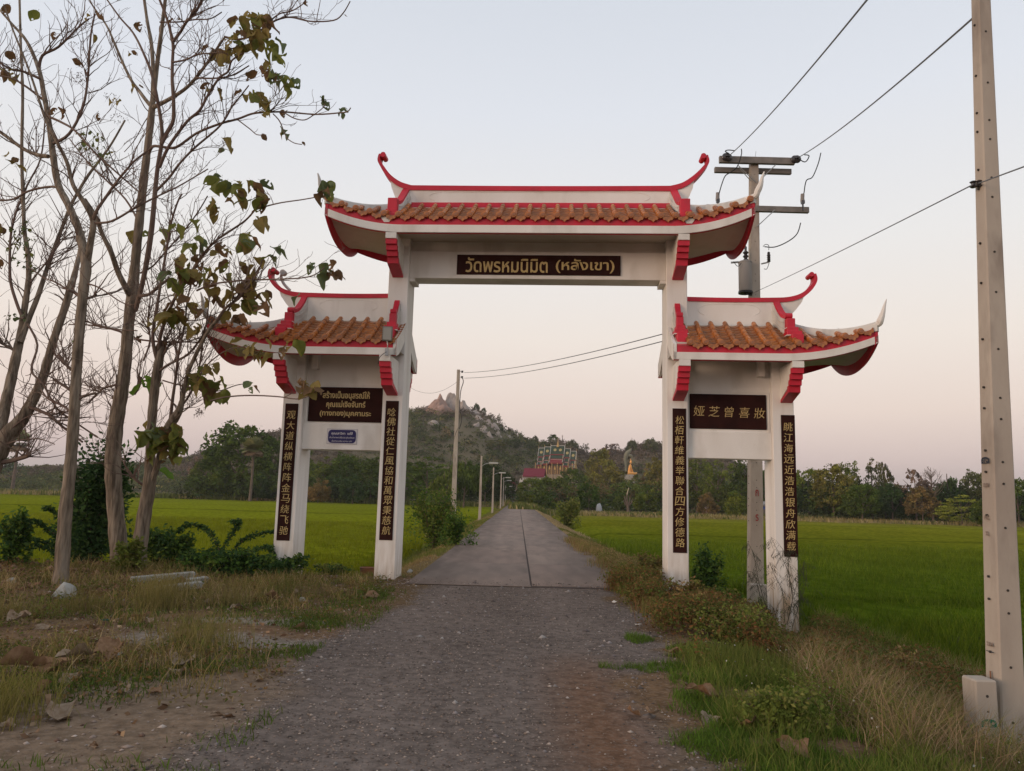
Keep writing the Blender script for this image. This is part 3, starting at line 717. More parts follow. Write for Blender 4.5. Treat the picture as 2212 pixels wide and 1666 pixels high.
# --- brackets: white arm end under the eave, stepped red face running back to the pillar
def bracket(x, zt, back=False, w=.215):
    F_ = lambda y: y if not back else .65-y
    # white cheek body
    side = [(-.80, zt), (-.80, zt-.115), (-.70, zt-.13), (-.66, zt-.24), (-.60, zt-.24), (-.57, zt-.34), (-.50, zt-.34), (-.47, zt-.44), (-.02, zt-.60), (-.002, zt-.60), (-.002, zt)]
    P = [(F_(y), z) for y, z in side]
    mb = MB(); mb.prism(P, 'x', x-w/2+.004, x+w/2-.004); bo = mb.build('bracket', M['white'], gate)
    # stepped red facing
    st = [(-.775, zt-.118), (-.765, zt-.215), (-.705, zt-.218), (-.695, zt-.315), (-.635, zt-.318), (-.620, zt-.415), (-.555, zt-.418), (-.535, zt-.535), (-.004, zt-.665)]
    bk = [(y+.10 if i < 8 else y, z+(.0 if i < 7 else .05)) for i, (y, z) in enumerate(st)]
    poly = st+bk[::-1]
    mb = MB(); mb.prism([(F_(y), z) for y, z in poly], 'x', x-w/2+.001, x+w/2-.001); mb.build('bracket_face', M['red'], bo)
for s in (-1, 1):
    for bk_ in (False, True):
        bracket(s*2.765, 6.54, bk_); bracket(s*4.79, 4.16, bk_); bracket(s*2.765, 4.16, bk_)
# purlins below the soffits
for (xa, xb, z0, z1) in ((-3.9, 3.9, 6.60, 6.70),):
    pass
for s in (-1, 1):
    mb = MB(); a, b = sorted((s*4.40, s*4.28)); mb.box((a, -.02, 4.0), (b, .158, 4.30)); mb.build('beam_end', M['white'], gate)

# --- floodlight fixed at the left inner corner of the left side roof
fl = thing('floodlight', 'small grey floodlight hung at the inner corner of the left side roof', 'floodlight', G2W(-2.72, -.86, 4.30), YAW)
mb = MB(); mb.box((-.095, -.045, .10), (.095, .0, .38), .01); b_ = mb.build('housing', mat('flood_grey', (.16,.15,.13), rough=.5), fl)
mb = MB(); mb.box((-.075, -.052, .125), (.075, -.0455, .355)); mb.build('glass', mat('flood_glass', (.23,.22,.19), rough=.15, spec=.8), b_)
mb = MB(); mb.tube([(0, -.02, .10), (.015, -.02, .03), (.01, 0, -.03)], .012, 6); mb.box((-.03, -.02, -.17), (.03, .02, -.03)); mb.build('arm', M['steel'], fl)
mb = MB(); mb.tube(spline([(0, -.02, -.10), (-.07, -.01, -.15), (-.13, 0, -.22), (-.15, .03, -.33)], 4), .006, 5); mb.build('cable', M['black'], fl)
fl.rotation_euler[2] = YAW+math.radians(6)
# ------------------------------------------------------------------ poles and wires
def conc_pole(mb_w0, mb_w1, h, rz=0): pass
M['crossarm'] = mat('crossarm_concrete', (.15,.14,.13), (.22,.20,.185), rough=.9, scale=4, bump=.002)
def taper_pole(root, w0, d0, w1, d1, h, zb=-.6, groove=True, m='conc', holes=True, step=.42, dx=0.0):
    mb = MB(); c = .012
    def ring(w, d, z): a, b = w/2, d/2; o = dx*max(z, 0)/h; return [(p+o, q, r) for p, q, r in [(-a+c, -b, z), (a-c, -b, z), (a, -b+c, z), (a, b-c, z), (a-c, b, z), (-a+c, b, z), (-a, b-c, z), (-a, -b+c, z)]]
    mb.ribbon([ring(w0, d0, zb), ring(w1, d1, h)]); sh = mb.build('shaft', M[m], root)
    if holes:
        hb = MB(); z = .35; rr = random.Random(5)
        while z < h-.2:
            t = z/h; w = w0+(w1-w0)*t; d = d0+(d1-d0)*t
            o = dx*t; hb.tube([(o, -d/2-.0015, z), (o, -d/2+.01, z)], .0105, 7); hb.tube([(o-w/2-.0015, 0, z+.1), (o-w/2+.01, 0, z+.1)], .0105, 7)
            z += rr.choice([.18, .36, .42, .5])
        hb.build('bolt_holes', M['hole'], sh, kind='stuff')
    return sh
# big pole at the right edge
bp = at(2172, 1625, 6.52); bp.z = zgf(bp.x, bp.y)
rp_ = thing('utility_pole', 'big square concrete pole at the right picture edge with black painted mark', 'utility pole', bp)
RDX = .27; taper_pole(rp_, .215, .215, .085, .085, 9.2, -.5, dx=RDX)
def emblem(parent, x, y, z, w, m, facing='y', name='painted_mark'):
    """small arch shaped maker's stamp with letters"""
    mb = MB(); P = [(-w/2, 0), (w/2, 0), (w/2, .28*w)]+[(w/2*math.cos(a), .28*w+.22*w*math.sin(a)) for a in np.linspace(0.1, math.pi-.1, 9)]+[(-w/2, .28*w)]
    Q = [(p[0]*.72, p[1]*.70+.045*w) for p in P]
    n = len(P); V = [(p[0], p[1]) for p in P]+[(q[0], q[1]) for q in Q]
    Fs = [(i, (i+1) % n, (i+1) % n+n, i+n) for i in range(n)]
    if facing == 'y': VV = [(x+a, y, z+b) for a, b in V]
    else: VV = [(x, y-a, z+b) for a, b in V]
    mb.add(VV, Fs); o = mb.build(name, m, parent)
    return o
MK = mat('stencil_paint', (.03,.035,.05), rough=.8); MG = mat('green_stencil', (.02,.16,.09), rough=.8); MRD = mat('red_stencil', (.30,.05,.05), rough=.8)
def stencil(txt, h, loc, parent, m, facing='x', w=None):
    me = text_mesh(txt, h, w, .0004, 0, .002); me.materials.clear(); me.materials.append(m)
    co = np.empty(len(me.vertices)*3); me.vertices.foreach_get('co', co); co = co.reshape(-1, 3); co[:, 1] *= h/(co[:, 1].max()-co[:, 1].min()); me.vertices.foreach_set('co', co.ravel())
    return link('stencil', me, parent, loc=loc, rot=(math.pi/2, 0, -math.pi/2) if facing == 'x' else (math.pi/2, 0, 0))
def facex(z): return -(.215+(.085-.215)*(z/9.2))/2-.0015+RDX*z/9.2
zz = 2.40; emblem(rp_, facex(zz), 0, zz, .11, MK, 'x'); stencil('STC', .045, (facex(zz)-.0008, 0, zz+.027), rp_, MK, 'x', .085)
for zz_, t in ((2.22, '12.00'), (1.95, 'P.C.'), (1.82, '22'), (.93, '2.0 M')): stencil(t, .035, (facex(zz_), 0, zz_), rp_, mat('faded_stencil', (.22,.17,.14), rough=.9), 'x')
mb = MB(); mb.box((facex(.6)-.0005, -.012, .46), (facex(.6)+.002, .004, .72)); mb.build('rust_streak', mat('rust', (.20,.09,.045)), rp_)
mb = MB(); mb.box((facex(.88)-.0005, -.05, .868), (facex(.88)+.002, .05, .874)); mb.build('depth_mark', MK, rp_)
# spool insulator and its clevis
zi = at(2117, 393, 6.46).z-bp.z
mb = MB(); mb.tube([(facex(zi), 0, zi), (facex(zi)-.06, 0, zi)], .012, 6); mb.build('bolt', M['steel'], rp_)
mb = MB(); mb.lathe([(.02, -.03), (.03, -.022), (.016, -.008), (.016, .008), (.03, .022), (.02, .03)], (facex(zi)-.045, 0, zi), 10); mb.lathe([(.018, -.03), (.028, -.022), (.016, -.008), (.016, .008), (.028, .022), (.018, .03)], (facex(zi)-.005, -.02, zi), 10); mb.build('spool_insulator', M['porcelain'], rp_, True)
# footing block beside it
fb = at(2128, 1600, 6.42); fb.z = zgf(fb.x, fb.y)
bl = thing('footing_block', 'knee high concrete block with a green stencil against the foot of the right edge pole', 'concrete block', (fb.x-.01, fb.y+.02, fb.z))
mb = MB(); mb.box((-.09, -.10, -.4), (.085, .09, .62), .012); b_ = mb.build('block', M['conc'], bl)
emblem(bl, 0, -.1015, .27, .12, MG, 'y'); stencil('STC', .045, (0, -.1025, .30), bl, MG, 'y', .095)
mb = MB(); mb.tube([(.0, -.1015, .50), (.0, -.09, .50)], .012, 8); mb.tube([(.0, -.1015, .385), (.0, -.09, .385)], .009, 8); mb.build('bolt_holes', M['hole'], b_, kind='stuff')

# pole with transformer behind the right side bay
D2 = 19.0
p2 = at(1631, 1280, D2); p2.z = zgf(p2.x, p2.y)
pl2 = thing('utility_pole', 'concrete pole with two crossarms and a grey transformer behind the right side bay', 'utility pole', p2)
H2 = at(1628, 345, D2).z-p2.z
DX2 = at(1628, 345, D2).x-p2.x; sh2 = taper_pole(pl2, .34, .30, .205, .18, H2, -.5, dx=DX2)
def lz(py): return at(1628, py, D2).z-p2.z
def lx(px, py): return at(px, py, D2).x-p2.x
ax = lx(1628, 400)
cc = M['conc']
for (x0, x1, y, py0, py1, yy) in ((1550, 1711, 0, 346, 360, -.16), (1546, 1712, 0, 360, 371, .12)):
    mb = MB(); mb.box((lx(x0, 355), yy-.05, lz(py1)), (lx(x1, 355), yy+.05, lz(py0)), .006); mb.build('crossarm', M['crossarm'], pl2)
mb = MB(); mb.box((lx(1523, 455), -.16, lz(461)), (lx(1743, 455), -.06, lz(449)), .006); mb.build('crossarm', M['crossarm'], pl2)
for P in ([(1590, 366), (1631, 400)], [(1593, 372), (1618, 395)], [(1670, 362), (1640, 392)], [(1668, 459), (1632, 493)], [(1560, 459), (1620, 500)]):
    mb = MB(); mb.tube([(lx(*P[0]), -.20, lz(P[0][1])), (lx(*P[1]), -.13, lz(P[1][1]))], .012, 5); mb.build('brace', M['steel'], pl2)
mb = MB(); mb.tube([(lx(1631, 345), 0, H2), (lx(1633, 328), 0, lz(327))], .006, 5); mb.build('spike', M['steel'], pl2)
def disc_ins(x, z, nm='strain_insulator'):
    mb = MB()
    prof = [(.03, 0), (.085, .01), (.10, .03), (.05, .05), (.10, .075), (.085, .09), (.03, .10), (.02, .16)]
    V = MB(); V.lathe(prof, (0, 0, 0), 14)
    vs = [(x+v[0], -.20-v[2], z+v[1]) for v in V.V]; mb.add(vs, V.F); return mb.build(nm, M['porcelain'], pl2, True)
iL = (lx(1567, 351), lz(351)); iR = (lx(1714, 351), lz(351))
disc_ins(*iL); disc_ins(*iR); disc_ins(iL[0]-.06, iL[1]+.01); disc_ins(iR[0]-.06, iR[1]-.005)
def cutout(x, z):
    mb = MB(); mb.tube([(x, -.26, z+.16), (x-.005, -.24, z-.05)], .05, 8); mb.lathe([(.03, 0), (.055, .02), (.055, .05), (.03, .07), (.05, .09), (.03, .12)], (x, -.24, z-.03), 8); mb.build('fuse_cutout', mat('cutout_grey', (.26,.24,.23), rough=.5), pl2, True)
    mb = MB(); mb.tube([(x-.02, -.29, z-.02), (x-.01, -.30, z-.30)], .022, 6); mb.box((x-.04, -.30, z-.10), (x+.04, -.22, z-.02)); mb.build('fuse_tube', M['porcelain'], pl2)
cutout(lx(1545, 447), lz(440)); cutout(lx(1726, 447), lz(438))
# transformer
tx, ty = lx(1606, 600), .30
tb, tt = lz(634), lz(571)
tr_ = mb = MB(); mb.lathe([(.15, tb), (.165, tb+.02), (.165, tt-.02), (.175, tt-.02), (.175, tt), (.12, tt+.03)], (tx-.0, ty-.45, 0), 20); tk = mb.build('transformer_tank', M['grey_paint'], pl2, True)
mb = MB(); zt0 = tt+.03
mb.lathe([(.045, zt0), (.075, zt0+.02), (.035, zt0+.07), (.075, zt0+.12), (.035, zt0+.17), (.075, zt0+.22), (.03, zt0+.27), (.035, zt0+.36), (.01, zt0+.40)], (tx+.02, ty-.45, 0), 12); mb.build('bushing', M['porcelain'], tk, True)
mb = MB(); mb.lathe([(.18, tb-.05), (.18, tb), (.1, tb+.005)], (tx, ty-.45, 0), 14); mb.tube([(tx, ty-.45, tb-.03), (tx+.25, ty-.3, tb-.06)], .03, 6); mb.tube([(tx-.05, ty-.5, tb-.06), (tx+.15, ty-.5, tb-.10)], .02, 6); mb.build('transformer_base', M['black'], tk)
mb = MB(); zl = lz(571); xl = lx(1655, 560); mb.lathe([(.03, zl), (.05, zl+.03), (.03, zl+.05), (.05, zl+.08), (.03, zl+.10), (.05, zl+.13), (.03, zl+.15), (.05, zl+.18), (.03, zl+.21), (.04, zl+.24), (.02, zl+.27)], (xl, -.2, 0), 10); mb.build('surge_arrester', M['porcelain'], pl2, True)
mb = MB(); mb.tube([(lx(1641, 573), -.12, lz(573)), (xl, -.2, zl)], .02, 5); mb.tube([(lx(1576, 572), -.12, lz(572)), (lx(1592, 571), -.15, lz(571))], .025, 6); mb.build('arrester_bracket', M['steel'], pl2)
def WL(pts, y=-.3): return [(lx(a, b), y, lz(b)) for a, b in pts]
mb = MB()
for P in ([(1594, 334), (1594, 346), (1585, 372), (1572, 384), (1560, 392), (1553, 408), (1546, 432)], [(1763, 338), (1757, 362), (1745, 390), (1732, 398), (1727, 425)],
          [(1720, 488), (1712, 512), (1692, 529), (1665, 541), (1643, 541)], [(1640, 541), (1645, 536), (1652, 538), (1652, 548)], [(1653, 575), (1648, 588), (1642, 588)], [(1577, 574), (1586, 584), (1594, 577)],
          [(1568, 345), (1560, 340), (1566, 337), (1580, 338)], [(1716, 352), (1730, 358), (1738, 345), (1728, 343)]):
    mb = MB(); mb.tube(spline(WL(P), 5), .014 if P[0][1] < 500 else .008, 5); mb.build('jumper_wire', M['black'], pl2)
# markings on the lower part of the pole
for (px, py, t, c) in ((1631, 1065, 'ก', 'r'), (1631, 1118, 'ร', 'r')): stencil(t, .16, (lx(px, py), -.152+(py-1000)*-.00002, lz(py)), pl2, MRD, 'y')
f2 = at(1639, 1297, 18.4); z2 = zgf(f2.x, f2.y)
bl2 = thing('footing_block', 'low pale concrete block at the foot of the transformer pole', 'concrete block', (f2.x, f2.y, z2))
mb = MB(); mb.box((-.18, -.11, -.5), (.18, .11, at(1639, 1262, 18.4).z-z2), .015); b_ = mb.build('block', M['conc'], bl2)
mb = MB(); mb.tube([(.03, -.1125, .18), (.03, -.1, .18)], .02, 8); mb.build('bolt_holes', M['hole'], b_, kind='stuff')

# overhead wires: each a thing
def wire(A, B, sag, r, label, m='wire', n=28, name='overhead_wire'):
    A, B = Vector(A), Vector(B); P = []
    for k in range(n+1): t = k/n; p = A.lerp(B, t); p.z -= sag*4*t*(1-t); P.append(tuple(p-A))
    mb = MB(); mb.tube(P, r, 5); o = mb.build(name, M[m], None, label=label, category='power line', group='overhead wires'); o.location = A; return o
eL = (p2.x+iL[0], p2.y-.36, p2.z+iL[1]); eR = (p2.x+iR[0], p2.y-.36, p2.z+iR[1])
wire(eL, at(1905, -40, 6.8), .10, .011, 'left one of the two thick wires rising from the crossarm to the sky')
wire(eR, at(2112, 30, 6.8), .10, .011, 'right one of the two thick wires, from crossarm towards the right edge pole')
ip = Vector((bp.x+facex(zi)-.045, bp.y, bp.z+zi))
wire(ip, (p2.x+.1, p2.y-.1, at(1640, 634, D2).z), .02, .006, 'thin wire from the transformer pole to the spool on the right edge pole')
wire(ip+Vector((.03, -.02, 0)), at(2235, 352, 5.0), .0, .006, 'short thin wire leaving the right edge pole towards the right side of the picture')
D1 = 55.0
tipw = at(1001, 804, D1); 
wire((p2.x-.15, p2.y+.1, at(1620, 672, D2).z), at(1003, 805, D1), .35, .016, 'upper of the two wires crossing the gate opening to the tall roadside pole')
wire((p2.x-.15, p2.y+.1, at(1620, 689, D2).z), at(1003, 817, D1), .35, .016, 'lower of the two wires crossing the gate opening to the tall roadside pole')
wire(at(986, 826, D1), at(860, 815, D1+3), 1.0, .010, 'slack thin wire hanging from the tall roadside pole to the left behind the gate post')

# roadside poles beyond the gate
def roadside(px, pyb, pyt, D, w, label, lamp=True, side=1):
    b = at(px, pyb, D); b.z = zgf(b.x, b.y); t = at(px+(pyb-pyt)*.035, pyt, D); h = t.z-b.z
    r = thing('street_lamp' if lamp else 'utility_pole', label, 'street lamp' if lamp else 'utility pole', b, 0, 'roadside lamp posts' if lamp else None)
    taper_pole(r, w, w*.9, w*.6, w*.6, h, -.4, holes=(D < 60))
    if lamp:
        mb = MB(); z = h-.75; mb.tube(spline([(w*.3, 0, z-.05), (.25, -.05, z+.10), (.65, -.1, z+.22)], 4), .025, 5); mb.build('arm', M['steel'], r)
        mb = MB(); mb.box((.60, -.22, z+.14), (1.30, .02, z+.28), .02); mb.build('lamp_head', mat('lamp_grey', (.40,.40,.37), rough=.5), r)
    return r, h
tall, ht = roadside(979, 1116, 799, D1, .36, 'tallest roadside concrete pole seen through the gate opening left of the road', lamp=False)
mb = MB(); 
for dz in (.15, .55):
    mb.lathe([(.05, -.08), (.09, -.06), (.05, 0), (.09, .06), (.05, .08)], (.28, -.1, ht-dz), 8)
mb.build('spool_insulator', M['porcelain'], tall, True)
mb = MB(); mb.tube([(.1, -.1, ht-.15), (.28, -.1, ht-.15)], .02, 5); mb.tube([(.1, -.1, ht-.55), (.28, -.1, ht-.55)], .02, 5); mb.build('clevis', M['steel'], tall)
mb = MB(); mb.tube(spline([(.25, -.1, ht-.5), (.38, -.14, ht-.9), (.22, -.18, ht-1.6), (.2, -.2, ht-2.8), (.36, -.22, ht-3.6), (.22, -.22, ht-4.3)], 6), .03, 5); mb.tube(spline([(.15, -.2, ht-4.2), (-.2, -.3, ht-5.5), (-.6, -.4, 1.0)], 4), .014, 5)
mb.build('service_cable', M['black'], tall)
roadside(1036, 1121, 985, 60, .22, 'nearest and largest lamp post beyond the tall pole left of the road')
roadside(1063.5, 1110, 1010, 82, .22, 'second lamp post counted from the tall roadside pole')
roadside(1081, 1100, 1023, 106, .22, 'third lamp post counted from the tall roadside pole')
roadside(1086.5, 1094, 1031, 130, .22, 'fourth lamp post counted from the tall roadside pole')
roadside(1091, 1090, 1045, 160, .22, 'farthest and smallest lamp post of the row left of the road')
# ------------------------------------------------------------------ foliage makers
def cards(cen, size, rng, aspect=.62, up=.3, tri=False):
    """one small leaf-shaped face per centre, turned at random"""
    n = len(cen); a = rng.normal(size=(n, 3)); a[:, 2] *= (1-up); a /= np.linalg.norm(a, axis=1)[:, None]+1e-9
    b = rng.normal(size=(n, 3)); b -= a*(a*b).sum(1)[:, None]; b /= np.linalg.norm(b, axis=1)[:, None]+1e-9
    s = (size*rng.uniform(.6, 1.35, n))[:, None]
    A = a*s; B = b*s*aspect
    if tri:
        V = np.stack([cen-A*.7-B*.6, cen-A*.7+B*.6, cen+A], 1).reshape(-1, 3); Fc = np.arange(n*3).reshape(-1, 3)
    else:
        V = np.stack([cen-A, cen-B, cen+A, cen+B], 1).reshape(-1, 3); Fc = np.arange(n*4).reshape(-1, 4)
    return V, Fc
def crown_mesh(seed, n_cl, per, cl_r, size, shape='round', flat=1.0, hollow=.55, tones=((.9,1,.8),), jit=.25, low=-.6):
    """crown in a unit-radius space: clumps spread over a rough ellipsoid, leaf faces round each clump"""
    rng = np.random.default_rng(seed); C = []
    while len(C) < n_cl:
        p = rng.normal(size=3); p /= np.linalg.norm(p); r = rng.uniform(hollow, 1)**.6
        lump = .78+.42*fbm(p[0]*1.7+seed*3.1, p[1]*1.7+p[2]*1.3+seed)
        p = p*r*float(lump)
        if shape == 'umbrella':
            p[2] = abs(p[2])*.45-.05*r if rng.random() < .8 else p[2]*.25
        elif shape == 'tall': p[0] *= .62+.2*p[2]; p[1] *= .62; p[2] *= 1.15
        elif shape == 'layer': p[2] = round(p[2]*4)/4*.8+rng.normal()*.04
        if p[2] < low: continue
        C.append(p)
    C = np.array(C); cr = cl_r*rng.uniform(.55, 1.35, n_cl)
    d = rng.normal(size=(n_cl, per, 3)); d /= np.linalg.norm(d, axis=2)[..., None]; d *= rng.uniform(.25, 1.08, (n_cl, per, 1))**.7
    d[..., 2] *= .72*flat
    P = (C[:, None, :]+d*cr[:, None, None]); tone = np.array(tones)[rng.integers(0, len(tones), n_cl)]*rng.uniform(1-jit, 1+jit, (n_cl, 1))
    cols = np.repeat(tone[:, None, :], per, 1)*rng.uniform(.8, 1.2, (n_cl, per, 1))
    V, Fc = cards(P.reshape(-1, 3), size, rng)
    return V, Fc, np.repeat(cols.reshape(-1, 3), 4, 0), C
CR = {}
def crown(key, **kw):
    V, Fc, Cc, Cl = crown_mesh(**kw); CR[key] = (V, Fc, Cc, Cl)
for i in range(3):
    crown('dense%d' % i, seed=11+i, n_cl=140, per=34, cl_r=.20, size=.052, tones=((1,1,1), (1.25,1.2,1), (.72,.8,.8), (1.0,1.1,.9)))
    crown('umb%d' % i, seed=31+i, n_cl=130, per=34, cl_r=.17, size=.040, shape='umbrella', flat=.55, tones=((1,1,1), (1.2,1.15,1), (.75,.8,.8)))
    crown('tall%d' % i, seed=41+i, n_cl=100, per=36, cl_r=.18, size=.045, shape='tall', hollow=.25, tones=((1,1,1), (1.2,1.15,1), (.75,.8,.8)))
    crown('open%d' % i, seed=51+i, n_cl=75, per=32, cl_r=.15, size=.050, hollow=.45, tones=((1,1,1), (1.25,1.1,.95), (.75,.75,.8)))
    crown('layer%d' % i, seed=61+i, n_cl=120, per=34, cl_r=.19, size=.042, shape='layer', flat=.35, tones=((1,1,1), (1.2,1.2,1), (.7,.78,.8)))
    crown('bush%d' % i, seed=71+i, n_cl=90, per=50, cl_r=.24, size=.062, low=-.35, hollow=.3, tones=((1,1,1), (1.3,1.2,.9), (.75,.85,.85)))
_cm = {}
def crown_obj_mesh(key, base):
    k = (key, base)
    if k not in _cm:
        V, Fc, Cc, _ = CR[key]; _cm[k] = mesh_from('crown', V, Fc, M['tint_far'], False, col=Cc*np.array(base))
    return _cm[k]
G1, G2, G3 = (.090,.130,.030), (.140,.175,.036), (.205,.185,.050)      # dark, mid, olive
G4, G5, G6 = (.065,.108,.040), (.22,.155,.07), (.25,.27,.055)      # blue-green, brown, yellow-green
G7, G8 = (.19,.145,.115), (.125,.135,.058)                            # leafless grey-brown, dull
def tree(px, pyt, D, wpx, key, base, label, tr=.35, cat='tree', name='tree', group=None, crown_frac=.78, zbase=None, lean=0, trunks=1, hz=None):
    """tree whose top stands at photo height pyt; wpx = crown width in photo pixels"""
    b = at(px, 1090, D); zb = zgf(b.x, b.y) if zbase is None else zbase
    t = at(px, pyt, D); h = max(1.0, t.z-zb); w = wpx*pxm(D)
    r = thing(name, label, cat, (b.x if zbase is not None else t.x-0*lean, D, zb), random.uniform(0, 6.28) if hz is None else hz, group)
    if zbase is not None: r.location.x = t.x
    top_m = CR[key][0][:, 2].max(); low_m = CR[key][0][:, 2].min()
    ch = h*crown_frac; sz = ch/(top_m-low_m); sx_ = w/2/max(.5, np.abs(CR[key][0][:, 0]).max()); zc = h-top_m*sz
    link('crown', crown_obj_mesh(key, base), r, loc=(0, 0, zc), scale=(sx_, sx_, sz))
    mb = MB(); tw = max(.08, tr*h*.06)
    for k in range(trunks):
        a = random.uniform(0, 6.28); o = (0 if trunks == 1 else .25)*w*.3
        P = [(0, 0, -.3), (o*.3*math.cos(a), o*.3*math.sin(a), h*.2), (o*math.cos(a)+random.uniform(-.02, .02)*w, o*math.sin(a), zc), (o*math.cos(a)*1.3, o*math.sin(a)*1.3, zc+sz*.5)]
        mb.tube(spline(P, 3), list(np.linspace(tw, tw*.35, 10)), 6)
        for j in range(5):
            a2 = random.uniform(0, 6.28); z0 = h*(.3+.08*j); L = w*.33
            mb.tube([(P[1][0], P[1][1], z0*.8), (L*.5*math.cos(a2), L*.5*math.sin(a2), z0+L*.3), (L*math.cos(a2), L*math.sin(a2), z0+L*.75)], [tw*.5, tw*.3, tw*.12], 5)
    mb.build('trunk', M['bark_far'], r)
    return r
M['bark_far'] = mat('far_bark', (.16,.12,.095), (.10,.08,.065), rough=.95, scale=2)

# --- left horizon and left group
def rnd(k): return k+str(random.randint(0, 2))
for (px, pt, D, w, key, c, lab) in [
    (12, 985, 330, 85, 'dense0', G4, 'hazy dark tree at the far left edge of the horizon'),
    (95, 1000, 380, 70, 'dense1', G8, 'low hazy round tree on the far left horizon right of the tall palm'),
    (150, 1003, 420, 80, 'layer0', G4, 'flat hazy tree on the left horizon seen behind the slimmest teak trunk'),
    (205, 996, 400, 70, 'dense2', G8, 'hazy tree on the left horizon just left of the thick teak trunk'),
    (355, 1010, 420, 60, 'dense0', G4, 'small hazy tree on the horizon between the teak trunks and the left gate post'),
    (405, 1004, 380, 70, 'open0', G7, 'greyish leafless tree on the horizon left of the big dense tree'),
    (450, 985, 260, 85, 'open1', G7, 'thin greyish tree at the left shoulder of the big dense tree'),
    (520, 905, 150, 175, 'dense0', G1, 'biggest dense dark tree just left of the outer left gate post'),
    (462, 975, 158, 95, 'dense1', G2, 'smaller rounded tree at the left foot of the biggest dense tree'),
    (590, 940, 158, 100, 'dense2', G1, 'dark tree rising directly behind the outer left gate post'),
    (470, 1018, 146, 70, 'bush0', G2, 'mid green leafy shrub mass low at the left of the dense tree'),
    (560, 1022, 142, 75, 'bush1', G4, 'dark round bush below the small palm next to the outer left gate post'),
    (648, 970, 165, 90, 'layer1', G2, 'layered green tree seen just right of the outer left gate post'),
    (700, 985, 150, 85, 'tall0', G2, 'upright green tree seen through the left bay, second from its post'),
    (752, 975, 150, 95, 'dense0', G1, 'dark dense tree in the middle of the left bay opening'),
    (805, 985, 145, 80, 'tall1', G1, 'dark upright tree in the left bay beside the inner post'),
    (690, 1030, 135, 60, 'bush2', G5, 'brownish shrub low in the left bay'),
    (765, 1022, 135, 70, 'bush0', G4, 'blue green shrub low in the left bay right of the brownish shrub'),
    (925, 985, 135, 170, 'layer0', G1, 'wide flat-topped rain tree directly right of the left inner gate post'),
    (880, 1000, 150, 90, 'dense1', G1, 'dark tree partly hidden by the left inner gate post'),
    (1005, 990, 128, 120, 'umb0', G1, 'broad umbrella shaped dark tree behind the tall roadside pole'),
    (1050, 1000, 150, 110, 'dense2', (.048,.074,.024), 'darkest dense tree left of the road behind the lamp posts'),
    (1085, 1012, 175, 75, 'dense0', (.050,.070,.024), 'dark tree overhanging the far end of the road on its left'),
    (960, 1022, 122, 70, 'umb1', G2, 'lighter green low tree right behind the foot of the tall roadside pole'),
]: tree(px, pt, D, w, key, c, lab, crown_frac=.92 if D > 200 or 'bush' in key else .84, trunks=1)

